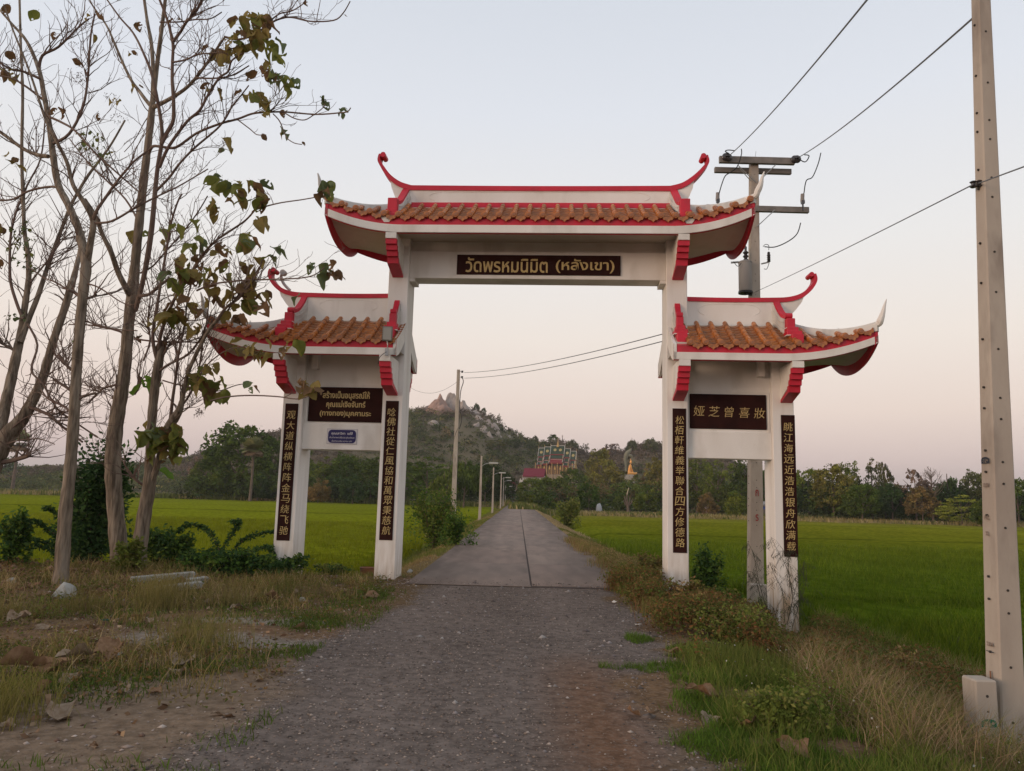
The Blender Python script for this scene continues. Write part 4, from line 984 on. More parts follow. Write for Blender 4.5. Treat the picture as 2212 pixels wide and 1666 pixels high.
# --- right of the road
for (px, pt, D, w, key, c, lab) in [
    (1148, 1028, 168, 74, 'dense0', G2, 'green tree at the right kerb of the far road below the red roofed hall'),
    (1195, 1026, 172, 96, 'umb2', G2, 'wide green tree in front of the temple platform'),
    (1240, 1008, 185, 85, 'dense1', G1, 'dark tree in front of the right half of the temple'),
    (1140, 1060, 130, 45, 'bush1', G2, 'small green bush at the far right road edge'),
    (1178, 1058, 128, 60, 'bush0', G1, 'dark bush right of the small roadside bush at the far end'),
    (1300, 968, 215, 85, 'dense2', G3, 'tall olive brown tree just right of the temple'),
    (1272, 1043, 132, 54, 'dense1', (.060,.105,.022), 'small round deep green tree standing alone behind the right paddy'),
    (1325, 1005, 185, 90, 'tall2', G3, 'olive tree with a pale forked trunk left of the golden statue'),
    (1372, 1025, 180, 70, 'tall0', G1, 'dark green tree below the golden statue'),
    (1400, 1010, 190, 80, 'open1', G5, 'brownish thin tree right of the golden statue'),
    (1420, 985, 175, 80, 'tall1', G3, 'tall olive tree touching the right inner gate post on its left side'),
    (1395, 1050, 140, 60, 'bush2', G2, 'green shrub in front of the olive tree left of the right inner gate post'),
    (1345, 1062, 150, 50, 'bush1', G1, 'dark shrub beside the brown pollarded stump'),
    (1505, 985, 160, 80, 'tall2', G2, 'tall feathery tree at the left side of the right bay opening'),
    (1550, 978, 150, 85, 'tall0', G2, 'tallest feathery green tree in the middle of the right bay opening'),
    (1600, 990, 150, 75, 'tall1', G1, 'dark feathery tree left of the transformer pole in the right bay'),
    (1650, 1008, 155, 60, 'dense0', G1, 'dark tree right of the transformer pole in the right bay'),
    (1530, 1060, 120, 55, 'bush0', G5, 'brown shrub low in the right bay opening'),
    (1590, 1058, 118, 60, 'bush1', G2, 'green shrub low in the right bay beside the transformer pole'),
    (1745, 1008, 125, 95, 'dense1', G2, 'green tree immediately right of the outer right gate post'),
    (1798, 1001, 118, 110, 'dense2', G3, 'broad brown green tree, second right of the outer right gate post'),
    (1832, 994, 135, 60, 'tall2', G2, 'pale green upright tree behind the broad brown green one'),
    (1880, 986, 122, 72, 'open0', G8, 'airy tall tree with gaps, highest in the right tree line'),
    (1908, 996, 126, 46, 'open2', G8, 'slim airy tree just right of the highest one in the right tree line'),
    (1860, 1040, 112, 90, 'dense0', G1, 'dark low tree under the airy tall pair'),
    (1925, 1040, 116, 80, 'dense1', G4, 'dark blue green tree right of the airy pair'),
    (1975, 1012, 116, 85, 'open1', G7, 'purplish brown half bare tree in the right tree line'),
    (1990, 1050, 112, 80, 'dense2', G5, 'low brown tree in front of the half bare one'),
    (2045, 1028, 118, 75, 'umb1', G4, 'dark umbrella topped tree left of the right edge pole'),
    (2108, 1012, 118, 85, 'dense0', G8, 'tall dark tree cut by the left side of the right edge pole'),
    (2075, 1068, 104, 115, 'layer2', G6, 'wide yellow green bush in front of the right tree line'),
    (2120, 1075, 100, 60, 'bush1', G1, 'dark bush directly left of the right edge pole on the skyline of the field'),
    (2195, 1030, 112, 110, 'dense1', G1, 'dark tree right of the right edge pole at the picture border'),
    (1700, 1040, 120, 70, 'dense2', G4, 'dark low tree hidden behind the outer right gate post'),
    (2290, 1020, 118, 130, 'dense0', G1, 'dark tree outside the right picture border'),
]: tree(px, pt, D, w, key, c, lab, crown_frac=.90 if 'tall' in key or 'bush' in key else .84)
# bare tree on the right skyline and a hedge of scrub under the tree lines
def bare(px, pyt, D, hpx_w, label, seed=1):
    rr = random.Random(seed); t = at(px, pyt, D); zb = zgf(t.x, t.y); h = t.z-zb; r = thing('bare_tree', label, 'tree', (t.x, D, zb))
    mb = MB(); mb.tube([(0, 0, -.3), (.1, 0, h*.5), (0, 0, h)], [h*.02, h*.014, h*.003], 6); mb.build('trunk', M['bark_far'], r)
    mb = MB()
    for k in range(26):
        z = h*rr.uniform(.35, .95); a = rr.uniform(0, 6.28); L = (h-z)*.7+.4; d = Vector((math.cos(a), math.sin(a), .9)).normalized()
        p = Vector((0, 0, z)); q = p+d*L*.5; e = q+(d+Vector((0, 0, .5))).normalized()*L*.5; mb.tube([p, q, e], [h*.007, h*.004, h*.0015], 4)
        for j in range(3): f = p.lerp(e, rr.uniform(.3, .9)); g = f+Vector((rr.uniform(-1, 1), rr.uniform(-1, 1), 1)).normalized()*L*.35; mb.tube([f, g], [h*.003, h*.001], 3)
    mb.build('branches', M['bark_far'], r)
bare(2010, 1010, 112, 40, 'leafless pale tree poking above the right tree line', 3)
bare(1215, 940, 330, 30, 'bare tree on the skyline above the temple roof', 4)

def palm(px, pyt, D, wpx, label, hpx=None, skirt=True):
    t = at(px, pyt, D); zb = zgf(t.x, t.y); h = t.z-zb; w = wpx*pxm(D)/2
    r = thing('sugar_palm', label, 'palm tree', (t.x, D, zb)); zc = h-w*.95
    mb = MB(); mb.tube([(0, 0, -.3), (w*.04, 0, zc*.5), (0, 0, zc)], [w*.13, w*.09, w*.09], 8); mb.build('trunk', M['bark_far'], r)
    rng = random.Random(int(px)); mb = MB(); mb2 = MB()
    for k in range(46):
        a = rng.uniform(0, 6.28); el = rng.uniform(-.75, 1.4); d = Vector((math.cos(a)*math.cos(el), math.sin(a)*math.cos(el), math.sin(el)))
        s = d.cross(Vector((0, 0, 1))).normalized(); u = s.cross(d); c = Vector((0, 0, zc))+d*w*.52; tgt = mb if el > -.35 else mb2
        V = [c-d*w*.1]; n = 9
        for j in range(n*2+1):
            b = (j/(n*2)-.5)*3.6; R = w*(.48 if j % 2 == 0 else .33); V.append(c+(d*math.cos(b)+s*math.sin(b))*R+u*R*.12*math.sin(b*2+k)-Vector((0, 0, .1*R*abs(math.sin(b)))))
        tgt.add(V, [(0, j, j+1) for j in range(1, n*2+1)])
    mb.build('crown', mat('palm_green', (.17,.19,.07), (.22,.21,.085), rough=.8, scale=1), r); mb2.build('dry_fronds', mat('palm_dry', (.24,.16,.09), (.16,.11,.07), rough=.9), r)
palm(42, 925, 205, 66, 'tall sugar palm on the far left horizon with a drooping dry skirt')
palm(550, 942, 138, 58, 'small sugar palm in front of the biggest dense tree')

# pollarded stump right of the road
s_ = at(1357, 1100, 118); s_.z = zgf(s_.x, s_.y)
st = thing('pollarded_stump', 'brown pollarded trunk with cut back limbs standing at the paddy edge below the golden statue', 'tree stump', s_)
mb = MB(); k = pxm(118)
mb.tube([(0, 0, -.3), (0, 0, 10*k), (-1*k, 0, 22*k)], [4.2*k, 3.2*k, 3*k], 8); mb.build('trunk', M['bark_far'], st)
for (x, z, r0) in ((-8, 42, 1.6), (-3, 46, 1.8), (4, 40, 1.6), (9, 36, 1.3), (-10, 33, 1.1)):
    mb = MB(); mb.tube([(-1*k, 0, 20*k), (x*.7*k, 0, (z*.75)*k), (x*k, 0, z*k)], [2*k, r0*k, r0*.7*k], 6); mb.build('limb', M['bark_far'], st)
mb = MB(); mb.tube([(-3*k, 0, 44*k), (1*k, 0, 60*k)], [1.3*k, .6*k], 5); mb.build('cut_limb', mat('cut_wood', (.5,.42,.3)), st)

# ------------------------------------------------------------------ hill
DH = 360.0
SKL = [(-600, 1016), (0, 1012), (200, 1006), (300, 1000), (400, 985), (470, 968), (540, 948), (590, 930), (640, 918), (760, 905), (860, 895), (891, 886), (925, 883), (945, 884), (985, 884), (1012, 885), (1042, 889), (1069, 903), (1096, 922),
       (1132, 944), (1151, 950), (1192, 953), (1220, 957), (1252, 968), (1274, 978), (1302, 975), (1323, 970), (1345, 976), (1364, 962), (1411, 957), (1433, 957), (1480, 966), (1560, 985), (1640, 1015), (1720, 1035), (1850, 1060), (2100, 1092), (2900, 1120)]
hx = np.array([at(a, b, DH).x for a, b in SKL]); hz_ = np.array([at(a, b, DH).z for a, b in SKL])+.6
def hill_z(x, y):
    x = np.asarray(x, float); y = np.asarray(y, float)
    p = np.maximum(np.interp(x*DH/np.maximum(y, 250)*1.0, hx, hz_)-2.2, -1)
    f = smooth((y-255)/(DH-255))**.9*np.where(y > DH, smooth((DH+170-y)/160), 1)
    return p*f*(1+.05*(fbm(x*.05, y*.05)-.5))+3.0*(fbm(x*.09, y*.09)-.5)*f-.75
hxs = np.linspace(-330, 420, 190); hys = np.linspace(252, 525, 80)
HX, HY = np.meshgrid(hxs, hys); HZ = hill_z(HX, HY); n1 = fbm(HX*.06, HY*.06, 4)[..., None]
hc = np.array([.125,.105,.062])*(.7+.6*n1); 
ii = (np.arange(79)[:, None]*190+np.arange(189)[None, :]).ravel()
link('hill', mesh_from('hill', np.stack([HX.ravel(), HY.ravel(), HZ.ravel()], 1), np.stack([ii, ii+1, ii+191, ii+190], 1), M['tint_solid'], True, col=hc.reshape(-1, 3)), kind='structure')
# scrub and forest that covers it
rng = np.random.default_rng(5); N = 12500
fx = rng.uniform(-250, 270, N); fy = 258+(DH+14-258)*rng.random(N)**.8
keep = np.ones(N, bool)
steep = fbm(fx*.04+50, fy*.04+20, 3)
fz = hill_z(fx, fy)
# bare-rock flank right of the peak
pk = at(960, 860, DH); fl = at(1060, 905, DH)
d_rock = np.abs((fx-fl.x)/16)+np.abs((fz-(fl.z-6))/9)
keep &= ~((d_rock < 1.3) & (rng.random(N) < .72))
keep &= ~((np.abs(fx-pk.x) < 9) & (fz > pk.z-9))
fx, fy, fz = fx[keep], fy[keep], fz[keep]; N = len(fx)
R = rng.uniform(1.0, 2.7, N)*(1+.4*smooth((300-fy)/40)); per = 23
d = rng.normal(size=(N, per, 3)); d /= np.linalg.norm(d, axis=2)[..., None]; d[..., 2] = np.abs(d[..., 2])*.95-.15; d *= rng.uniform(.5, 1.1, (N, per, 1))
P = np.stack([fx, fy, fz+.3*R], 1)[:, None, :]+d*R[:, None, None]
TON = np.array([(.085,.105,.034), (.11,.12,.04), (.065,.088,.036), (.14,.11,.07), (.155,.12,.09), (.13,.10,.075), (.18,.16,.06)])
zone = fbm(fx*.025+9, fz*.05+3, 3)+.004*(fz-15)
idx = np.where(zone < .46, rng.integers(0, 3, N), np.where(zone < .56, rng.integers(1, 6, N), rng.integers(3, 6, N))); idx = np.where(rng.random(N) < .05, 6, idx)
c = TON[idx]*rng.uniform(.6, 1.7, (N, 1)); cc = np.repeat(c[:, None, :], per, 1)*rng.uniform(.8, 1.2, (N, per, 1))
V, Fc = cards(P.reshape(-1, 3), .58, rng, tri=True)
link('forest', mesh_from('forest', V, Fc, M['tint_far'], False, col=np.repeat(cc.reshape(-1, 3), 3, 0)), kind='stuff', label='mixed green and bare scrub forest covering the hill')
# far low hills and tree line on the horizon
def ridge_band(name, pts, D, dep, col, kind='structure', rough_=.05):
    X = np.array([at(a, b, D).x for a, b in pts]); Z = np.array([at(a, b, D).z for a, b in pts])
    xs_ = np.linspace(X[0], X[-1], 220); V = []; 
    for j, (f, dy) in enumerate(((0, -dep), (.55, -dep*.5), (.9, -dep*.15), (1, 0), (.5, dep*.6), (0, dep))):
        z = np.interp(xs_, X, Z)*f*(1+rough_*(fbm(xs_*.02*300/D+j*3, xs_*0+j)-.5)*2)-1; V.append(np.stack([xs_, np.full(220, D+dy)+8*(fbm(xs_*.03, xs_*0+j)-.5), z], 1))
    V = np.concatenate(V); ii = (np.arange(5)[:, None]*220+np.arange(219)[None, :]).ravel()
    return link(name, mesh_from(name, V, np.stack([ii, ii+1, ii+221, ii+220], 1), M['tint_solid'], True, col=np.tile(np.array(col), (len(V), 1))), kind=kind)
ridge_band('hills', [(-900, 1012), (-100, 1008), (150, 1004), (270, 1001), (340, 1000), (400, 1004), (470, 1012), (600, 1025)], 1500, 260, (.10,.115,.07))
ridge_band('hills', [(1700, 1075), (1900, 1062), (2212, 1068), (2800, 1085)], 1300, 200, (.10,.115,.07))
def treeline(pts, D, n, R0, seed, label, tones, size=.8):
    rng = np.random.default_rng(seed); X = np.array([at(a, b, D).x for a, b in pts]); Z = np.array([at(a, b, D).z for a, b in pts])
    x = rng.uniform(X[0], X[-1], n); y = D+rng.uniform(-12, 12, n); top = np.interp(x, X, Z); z = -.6+(top+.6)*rng.random(n)**.7*.9; R = R0*rng.uniform(.6, 1.3, n); per = 34
    d = rng.normal(size=(n, per, 3)); d /= np.linalg.norm(d, axis=2)[..., None]; d *= rng.uniform(.4, 1.1, (n, per, 1)); P = np.stack([x, y, z], 1)[:, None, :]+d*R[:, None, None]
    P[..., 2] = np.maximum(P[..., 2], -.6); c = np.array(tones)[rng.integers(0, len(tones), n)]*rng.uniform(.7, 1.3, (n, 1)); cc = np.repeat(c[:, None, :], per, 1)
    V, Fc = cards(P.reshape(-1, 3), size, rng, tri=True)
    link('tree_line', mesh_from('tree_line', V, Fc, M['tint_far'], False, col=np.repeat(cc.reshape(-1, 3), 3, 0)), kind='stuff', label=label)
treeline([(-500, 1015), (0, 1012), (120, 1018), (200, 1012), (330, 1022), (400, 1016), (460, 1020)], 440, 900, 3.6, 1, 'far hazy line of trees along the left horizon', [G4, G8, G1], 1.1)
treeline([(640, 1012), (720, 1000), (820, 1008), (1000, 1030), (1100, 1046)], 200, 600, 2.2, 2, 'dark undergrowth behind the trees left of the road', [G4, G1, (.05,.066,.024)], .5)
treeline([(1120, 1068), (1180, 1062), (1250, 1058), (1320, 1052), (1420, 1040), (1660, 1048)], 175, 700, 2.0, 3, 'undergrowth behind the trees right of the road', [G1, G2, G5, G4], .45)
treeline([(1700, 1052), (1800, 1050), (1900, 1058), (2000, 1066), (2120, 1062), (2350, 1060)], 128, 800, 1.5, 4, 'dark undergrowth filling the foot of the right tree line', [(.042,.056,.022), G1, G4], .38)
treeline([(430, 1036), (520, 1030), (620, 1032), (840, 1038)], 152, 500, 1.5, 6, 'dark undergrowth at the foot of the trees left of the gate', [(.044,.058,.022), G1, G4], .4)

# rocks on the summit
def rock(px, py, wpx, hpx, D, label, seed, m='rock', lean=0, sub=4, tp=.34):
    bm = bmesh.new(); bmesh.ops.create_icosphere(bm, subdivisions=sub, radius=1); rr = random.Random(seed); k = pxm(D)
    pl_ = [Vector((rr.uniform(-1, 1), rr.uniform(-1, 1), rr.uniform(-.35, .9))).normalized() for _ in range(16)]; ds = [rr.uniform(.55, .95) for _ in pl_]
    for v in bm.verts:
        p = v.co.copy()
        for n_, d_ in zip(pl_, ds):
            q = p.dot(n_)
            if q > d_: p -= n_*(q-d_)
        p *= 1+.20*(float(fbm(p.x*3+seed, p.y*3+p.z*2.5))-.5)*2+.10*(float(fbm(p.x*8+seed, p.y*8+p.z*3))-.5)*2
        if p.z > 0: p.x *= 1-tp*p.z; p.x += lean*p.z; p.y *= 1-.3*p.z
        v.co = Vector((p.x*wpx/2*k, p.y*wpx/2*k*.8, p.z*hpx*k))
    me = bpy.data.meshes.new('rock'); bm.to_mesh(me); bm.free(); me.materials.append(M[m])
    b = at(px, py, D); return link('rock', me, None, loc=b, label=label, category='rock', group=None)
rock(948, 888, 56, 40, 350, 'pink sunlit triangular rock on the hill summit', 2, 'rock_sun_tint', .0, 4, .75)
rock(970, 888, 42, 44, 353, 'tall grey rock at the middle of the summit', 25, 'rock', 0, 4, .1)
rock(986, 890, 42, 36, 352, 'grey blocky rock immediately right of the tallest summit rock', 28, 'rock', .0, 4, .15)
rock(1004, 892, 36, 32, 350, 'pointed dark grey rock at the right end of the summit group', 9, 'rock', -.1)
rock(961, 896, 60, 24, 347, 'low reddish rock at the foot of the summit rocks', 12, 'rock_sun_tint', 0)
rock(928, 882, 30, 10, 351, 'flat low rock left of the pink summit rock', 13, 'rock', 0)
k_ = 0
for (px, py, w, h) in ((1022, 892, 34, 13), (1036, 906, 28, 17), (1052, 914, 34, 22), (1068, 925, 28, 22), (1042, 926, 22, 14), (1078, 940, 20, 18), (1088, 930, 18, 12), (1058, 940, 20, 15), (935, 912, 28, 11), (1100, 944, 18, 9), (1029, 917, 18, 10)):
    k_ += 1; pos = ['long pale rock slab just below the summit on its right', 'grey outcrop below the long pale slab', 'largest pale outcrop on the right flank of the hill', 'streaked outcrop right of the largest flank outcrop', 'small outcrop left below the largest flank outcrop',
        'small pale outcrop low on the right flank', 'tiny outcrop near the skyline of the right flank', 'outcrop below the largest flank outcrop', 'pale patch of rock left below the summit', 'tiny outcrop farthest right on the flank', 'small rock between the slab and the largest outcrop'][k_-1]
    D = 330+ (940-py)*.12; b = at(px, py, D); 
    # rest it on the slope
    yy = np.linspace(260, DH, 200); zz_ = hill_z(np.full(200, 1.0)*b.x/ D*yy, yy); ray = np.array([at(px, py, t).z for t in yy]); j = int(np.argmax(zz_ > ray)) if (zz_ > ray).any() else 199
    rock(px, py+h*.4, w, h, float(yy[j])-1.5, pos, 20+k_, 'rock', random.uniform(-.3, .3), 3)
# trees one can tell apart on the hill
def hill_tree(px, pyt, pyb, w, key, c, label):
    yy = np.linspace(258, DH, 160); ok = None
    for t in yy:
        p = at(px, pyb, t)
        if hill_z(p.x, p.y) >= p.z: ok = t; break
    D = ok or DH; p = at(px, pyb, D); tree(px, pyt, D, w, key, c, label, zbase=float(p.z)-1, crown_frac=.9)
for a in ((965, 920+0, 945, 26, 'open0', (.30,.24,.13), 'pale yellow flowering tree on the hillside left of the tall roadside pole'),
          (1072, 950, 972, 46, 'layer1', (.13,.13,.035), 'yellow green tree on the lower hillside above the lamp posts'),
          (1110, 948, 966, 34, 'dense1', (.055,.09,.02), 'bright green tree right of the yellow green one on the hillside'),
          (1196, 938, 962, 30, 'dense2', G1, 'dark tree on the skyline just above the temple spire'),
          (1236, 948, 975, 34, 'umb0', G8, 'windswept tree on the skyline right of the temple spire'),
          (1262, 957, 980, 24, 'open1', G8, 'small tree on the skyline between temple and statue'),
          (1320, 958, 988, 50, 'open2', G7, 'purplish thin tree on the skyline left of the statue'),
          (1365, 948, 985, 30, 'umb2', G8, 'flat topped tree on the skyline above the statue'),
          (1405, 945, 980, 40, 'dense0', G8, 'dark tree on the skyline right of the statue'),
          (1156, 940, 958, 18, 'umb1', G8, 'lone little tree on the skyline left of the temple'),
          (1078, 893, 908, 12, 'open0', G8, 'small tree on the steep right flank of the hill'),
          (1030, 870, 890, 16, 'umb1', G1, 'flat little tree just right of the summit rocks'),
          (1045, 880, 895, 14, 'dense1', G1, 'second little tree right of the summit rocks')): hill_tree(*a)

# ------------------------------------------------------------------ temple, statue and other far buildings
gold = mat('temple_gold', (.52,.33,.10), (.42,.25,.08), rough=.4, scale=1, spec=.6); tgreen = mat('temple_green_tile', (.022,.050,.032), (.036,.060,.042), rough=.6, scale=.8)
tred = mat('temple_red', (.20,.028,.035), (.17,.03,.03), rough=.6, scale=1); twhite = mat('temple_white', (.60,.57,.53), rough=.7); tdark = mat('temple_dark_shutter', (.05,.04,.035), rough=.4)  # tdark: one even dark brown for the shutters
DT = 262.0; K = pxm(DT)
tb_ = at(1205, 1034, DT)
tem = thing('temple_hall', 'small maroon and gold temple hall with stepped green roofs and a gold spire', 'temple', tb_, -math.radians(16))
def TX(zx): return (zx*.1328+1123-1205)*K/math.cos(math.radians(16))
def TZ(zy): return (1034-(zy*.1328+933))*K
BD = 2.6                                              # half depth of the building
mb = MB(); mb.box((TX(250), -BD-.6, -4.5), (TX(900), BD+.6, TZ(700))); mb.build('platform', mat('temple_base', (.30,.24,.17), (.24,.19,.14), scale=1), tem)
mb = MB(); mb.box((TX(290), -BD, TZ(700)+.003), (TX(870), BD, TZ(560))); wl = mb.build('wall', mat('temple_wall', (.16,.10,.055), (.11,.065,.04), scale=2), tem)
for i, zx in enumerate((335, 425, 510, 595, 680, 770, 845)):
    mb = MB(); x = TX(zx); w = .30*.9
    mb.box((x-w, -BD-.10, TZ(690)), (x+w, -BD-.003, TZ(610))); mb.prism([(x-w*1.3, TZ(612)), (x+w*1.3, TZ(612)), (x+w*.5, TZ(580)), (x, TZ(545)), (x-w*.5, TZ(580))], 'y', -BD-.14, -BD-.003); f = mb.build('window', gold, tem)
    mb = MB(); mb.box((x-w*.55, -BD-.13, TZ(685)), (x+w*.55, -BD-.105, TZ(622))); mb.build('shutter', tdark, f)
for zx in (290, 378, 468, 552, 638, 724, 808, 872):
    mb = MB(); mb.tube([(TX(zx), -BD-.55, TZ(700)), (TX(zx), -BD-.55, TZ(515))], .09, 8); mb.build('column', gold, tem)
for zy in ((540),):
    pass
SEC = [(305, 400, 272, 345, 0), (400, 500, 252, 330, 1), (500, 720, 232, 310, 2), (722, 812, 280, 355, 1), (815, 905, 318, 395, 0)]
def tier(xa, xb, zt, zb, yt, yb, m, nm, edge=.10):
    for s in (-1, 1):
        mb = MB(); mb.ribbon([[(xa, s*yt, zt), (xa, s*yb, zb), (xa, s*(yb), zb-.12), (xa, s*yt, zt-.15)], [(xb, s*yt, zt), (xb, s*yb, zb), (xb, s*yb, zb-.12), (xb, s*yt, zt-.15)]]); o = mb.build(nm, m, tem)
        # white verge along top and ends, standing just proud
        for (p, q) in (((xa, yt, zt), (xb, yt, zt)), ((xa, yt, zt), (xa, yb, zb)), ((xb, yt, zt), (xb, yb, zb))):
            mb = MB(); mb.tube([(p[0], s*p[1]+s*.02, p[2]+.03), (q[0], s*q[1]+s*.02, q[2]+.03)], edge*.72, 4); mb.build('verge', twhite, o)
for i, (za, zb_, zt, zm, lv) in enumerate(SEC):
    xa, xb = TX(za), TX(zb_); dz = zt-[272, 252, 232, 280, 318][i]
    z0 = TZ(zt); sh = (zt-232)*.0
    tier(xa, xb, z0, z0-2.9, .05, 1.25, tgreen, 'roof')
    for s in (-1, 1): mb = MB(); mb.box((xa+.05, min(s*1.25, s*1.45), z0-3.25), (xb-.05, max(s*1.25, s*1.45), z0-2.91)); mb.build('red_course', tred, tem)
    tier(xa+.12, xb-.12, z0-3.2, z0-4.45, 1.35, 1.95, tgreen, 'roof')
    for s in (-1, 1): mb = MB(); mb.box((xa+.15, min(s*1.95, s*2.1), z0-4.85), (xb-.15, max(s*1.95, s*2.1), z0-4.46)); mb.build('red_course', tred, tem)
    tier(xa+.2, xb-.2, z0-4.75, z0-5.75, 2.05, 3.1, tred if lv == 2 else tgreen, 'roof')
    for s in (-1, 1): mb = MB(); mb.box((xa+.2, min(s*2.9, s*3.12), z0-6.25), (xb-.2, max(s*2.9, s*3.12), z0-5.76)); mb.build('red_course', tred, tem)
    # yellow medallions
    for xm in ([(xa+xb)/2] if lv < 2 else [xa+(xb-xa)*.33, xa+(xb-xa)*.72]):
        mb = MB(); c = Vector((xm, -.66, z0-1.45)); n_ = Vector((0, -2.9, 1.2)).normalized(); u = Vector((1, 0, 0)); v = n_.cross(u)
        V = [c+n_*.05]+[c+n_*.04+(u*math.cos(a)+v*math.sin(a))*.52 for a in np.linspace(0, 2*math.pi, 17)[:-1]]; mb.add(V, [(0, j, j % 16+1) for j in range(1, 17)])
        V = [c+n_*.08]+[c+n_*.07+(u*math.cos(a)+v*math.sin(a))*.30 for a in np.linspace(0, 2*math.pi, 13)[:-1]]; mb.build('medallion', mat('medallion_yellow', (.36,.30,.14)), tem)
    # finials
    for x in (xa, xb):
        mb = MB(); mb.tube(spline([(x, 0, z0), (x+(.12 if x == xb else -.12), 0, z0+.45), (x+(.05 if x == xb else -.05), 0, z0+.9)], 3), [.07, .07, .06, .05, .04, .03, .02], 5); mb.build('finial', gold if i != 2 else twhite, tem)
    for xg, s in ((xa, -1), (xb, 1)):
        mb = MB(); mb.prism([(-1.25, z0-2.95), (1.25, z0-2.95), (0, z0-.05)], 'x', xg+.04*-s, xg+.10*-s); mb.prism([(-2.9, z0-5.7), (2.9, z0-5.7), (1.3, z0-3.0), (-1.3, z0-3.0)], 'x', xg-s*.25, xg-s*.32); mb.build('gable', tred if s < 0 else gold, tem)
mb = MB(); z0 = TZ(232)+.1; mb.lathe([(.45, z0-.5), (.50, z0), (.32, z0+.3), (.38, z0+.45), (.2, z0+.8), (.24, z0+.95), (.1, z0+1.5), (.05, z0+2.3), (.01, z0+2.9)], (TX(610), 0, 0), 10); mb.build('spire', gold, tem, True)

# red roofed hall left of the temple
h_ = at(1152, 1036, 240); hl = thing('red_roof_hall', 'low white hall with a plain red gabled roof left of the temple', 'building', h_, -math.radians(10)); k = pxm(240)
mb = MB(); mb.box((-22*k, -2.5, -6), (24*k, 2.5, 8*k)); mb.build('wall', mat('hall_wall', (.30,.27,.24)), hl)
for s in (-1, 1):
    mb = MB(); mb.ribbon([[(-20*k, 0, 24*k), (-20*k, s*3, 6*k), (-20*k, s*3, 5*k), (-20*k, 0, 23*k)], [(26*k, 0, 24*k), (26*k, s*3, 6*k), (26*k, s*3, 5*k), (26*k, 0, 23*k)]]); mb.build('roof', mat('red_metal_roof', (.15,.012,.028), rough=.6), hl)
mb = MB(); mb.prism([(-2.6, 6*k), (2.6, 6*k), (0, 22.5*k)], 'x', -19.5*k, -18.5*k); mb.build('gable', twhite, hl)
mb = MB(); mb.box((-26*k, -3.6, -8*k), (26*k, -3.5, -2*k)); [mb.box((i*3*k-.12, -3.7, -8*k), (i*3*k+.12, -3.4, 1*k)) for i in range(-8, 9, 2)]; mb.build('balustrade', twhite, hl)

# gatehouse that closes the road
g_ = at(1103, 1081, 226); g_.z = zgf(g_.x, g_.y)
gh = thing('gatehouse', 'small red roofed gatehouse with a grey lattice closing the far end of the road', 'building', g_); k = pxm(226)
for x in (-16, -6, 11): mb = MB(); mb.box(((x-1.3)*k, -.3, -.3), ((x+1.3)*k, .3, 38*k)); mb.build('post', mat('gatehouse_post', (.34,.24,.22)), gh)
mb = MB(); mb.box((-7*k, -.25, 22*k), (12*k, .25, 26*k)); mb.box((-7*k, -.25, 33*k), (12*k, .25, 35*k)); mb.build('beam', twhite, gh)
for x, z, w in ((2, 44, 9), (-15, 38, 6), (20, 40, 8)):
    mb = MB(); mb.prism([((x-w)*k, z*k-6*k), ((x+w)*k, z*k-6*k), (x*k, z*k+3*k)], 'y', -1, 1); mb.build('roof', mat('gatehouse_roof', (.28,.03,.05), rough=.5), gh)
mb = MB(); [mb.box((x*k-.05, -.1, 0), (x*k+.05, .1, 21*k)) for x in np.arange(-6, 11, 1.4)]; mb.box((-7*k, .1, 0), (12*k, .2, 20*k)); mb.build('lattice', mat('lattice_grey', (.15,.12,.12)), gh)
# seated golden statue under a tall hood
sb_ = at(1361, 1030, 268); k = pxm(268); su = thing('golden_statue', 'golden seated statue facing right under a tall grey green hood on the hillside', 'statue', sb_)
statue_gold = mat('statue_gold', (.80,.38,.09), rough=.35, spec=.7, metal=.3); hood = mat('hood_greygreen', (.22,.21,.15), (.17,.17,.12), rough=.8, scale=1)
mb = MB(); mb.lathe([(14*k, -30*k), (13*k, -2*k), (12*k, 0), (9*k, 4*k), (6*k, 5*k)], (1*k, 0, 0), 14); mb.build('pedestal', mat('pedestal_stone', (.28,.25,.2)), su, True)
mb = MB(); mb.ribbon([[( -9*k+8*k*math.cos(a)*.35-dx*k, 3.2*k*math.sin(a), z*k) for a in np.linspace(0, 2*math.pi, 9)[:-1]] for z, dx in ((2, 0), (18, -.5), (30, 0), (40, -1.0))]); mb.build('hood_stem', hood, su, True)
mb = MB(); mb.tube(spline([(-9*k, 0, 26*k), (-10*k, 0, 38*k), (-6*k, 0, 50*k), (0, 0, 56*k), (2.0*k, 0, 61*k)], 5), list(np.linspace(3*k, 5*k, 10))+list(np.linspace(5.2*k, 1*k, 11)), 10); mb.tube(spline([(-5*k, 0, 46*k), (2.5*k, 0, 44*k), (5*k, 0, 38*k)], 4), [4.4*k, 4.2*k, 4*k, 3.6*k, 3.2*k, 2.8*k, 2.4*k, 1.8*k, 1.2*k], 8); mb.build('hood', hood, su, True)
mb = MB(); mb.tube(spline([(-1.5*k, 0, 6*k), (-1.5*k, 0, 14*k), (0, 0, 22*k), (1.0*k, 0, 27*k)], 4), [5*k, 4.8*k, 4.2*k, 3.8*k, 3.4*k, 3.2*k, 3.2*k, 3.3*k, 3.4*k, 3.0*k, 2.4*k, 1.4*k, 1.2*k], 10); mb.build('torso', statue_gold, su, True)
mb = MB(); mb.tube(spline([(1.4*k, 0, 28*k), (1.6*k, 0, 30*k), (1.6*k, 0, 33*k), (1.2*k, 0, 36*k), (1*k, 0, 39*k)], 3), [1.3*k, 1.6*k, 2.0*k, 2.3*k, 2.4*k, 2.4*k, 2.2*k, 1.8*k, 1.2*k, .9*k, .6*k, .4*k, .2*k], 9); mb.build('head', statue_gold, su, True)
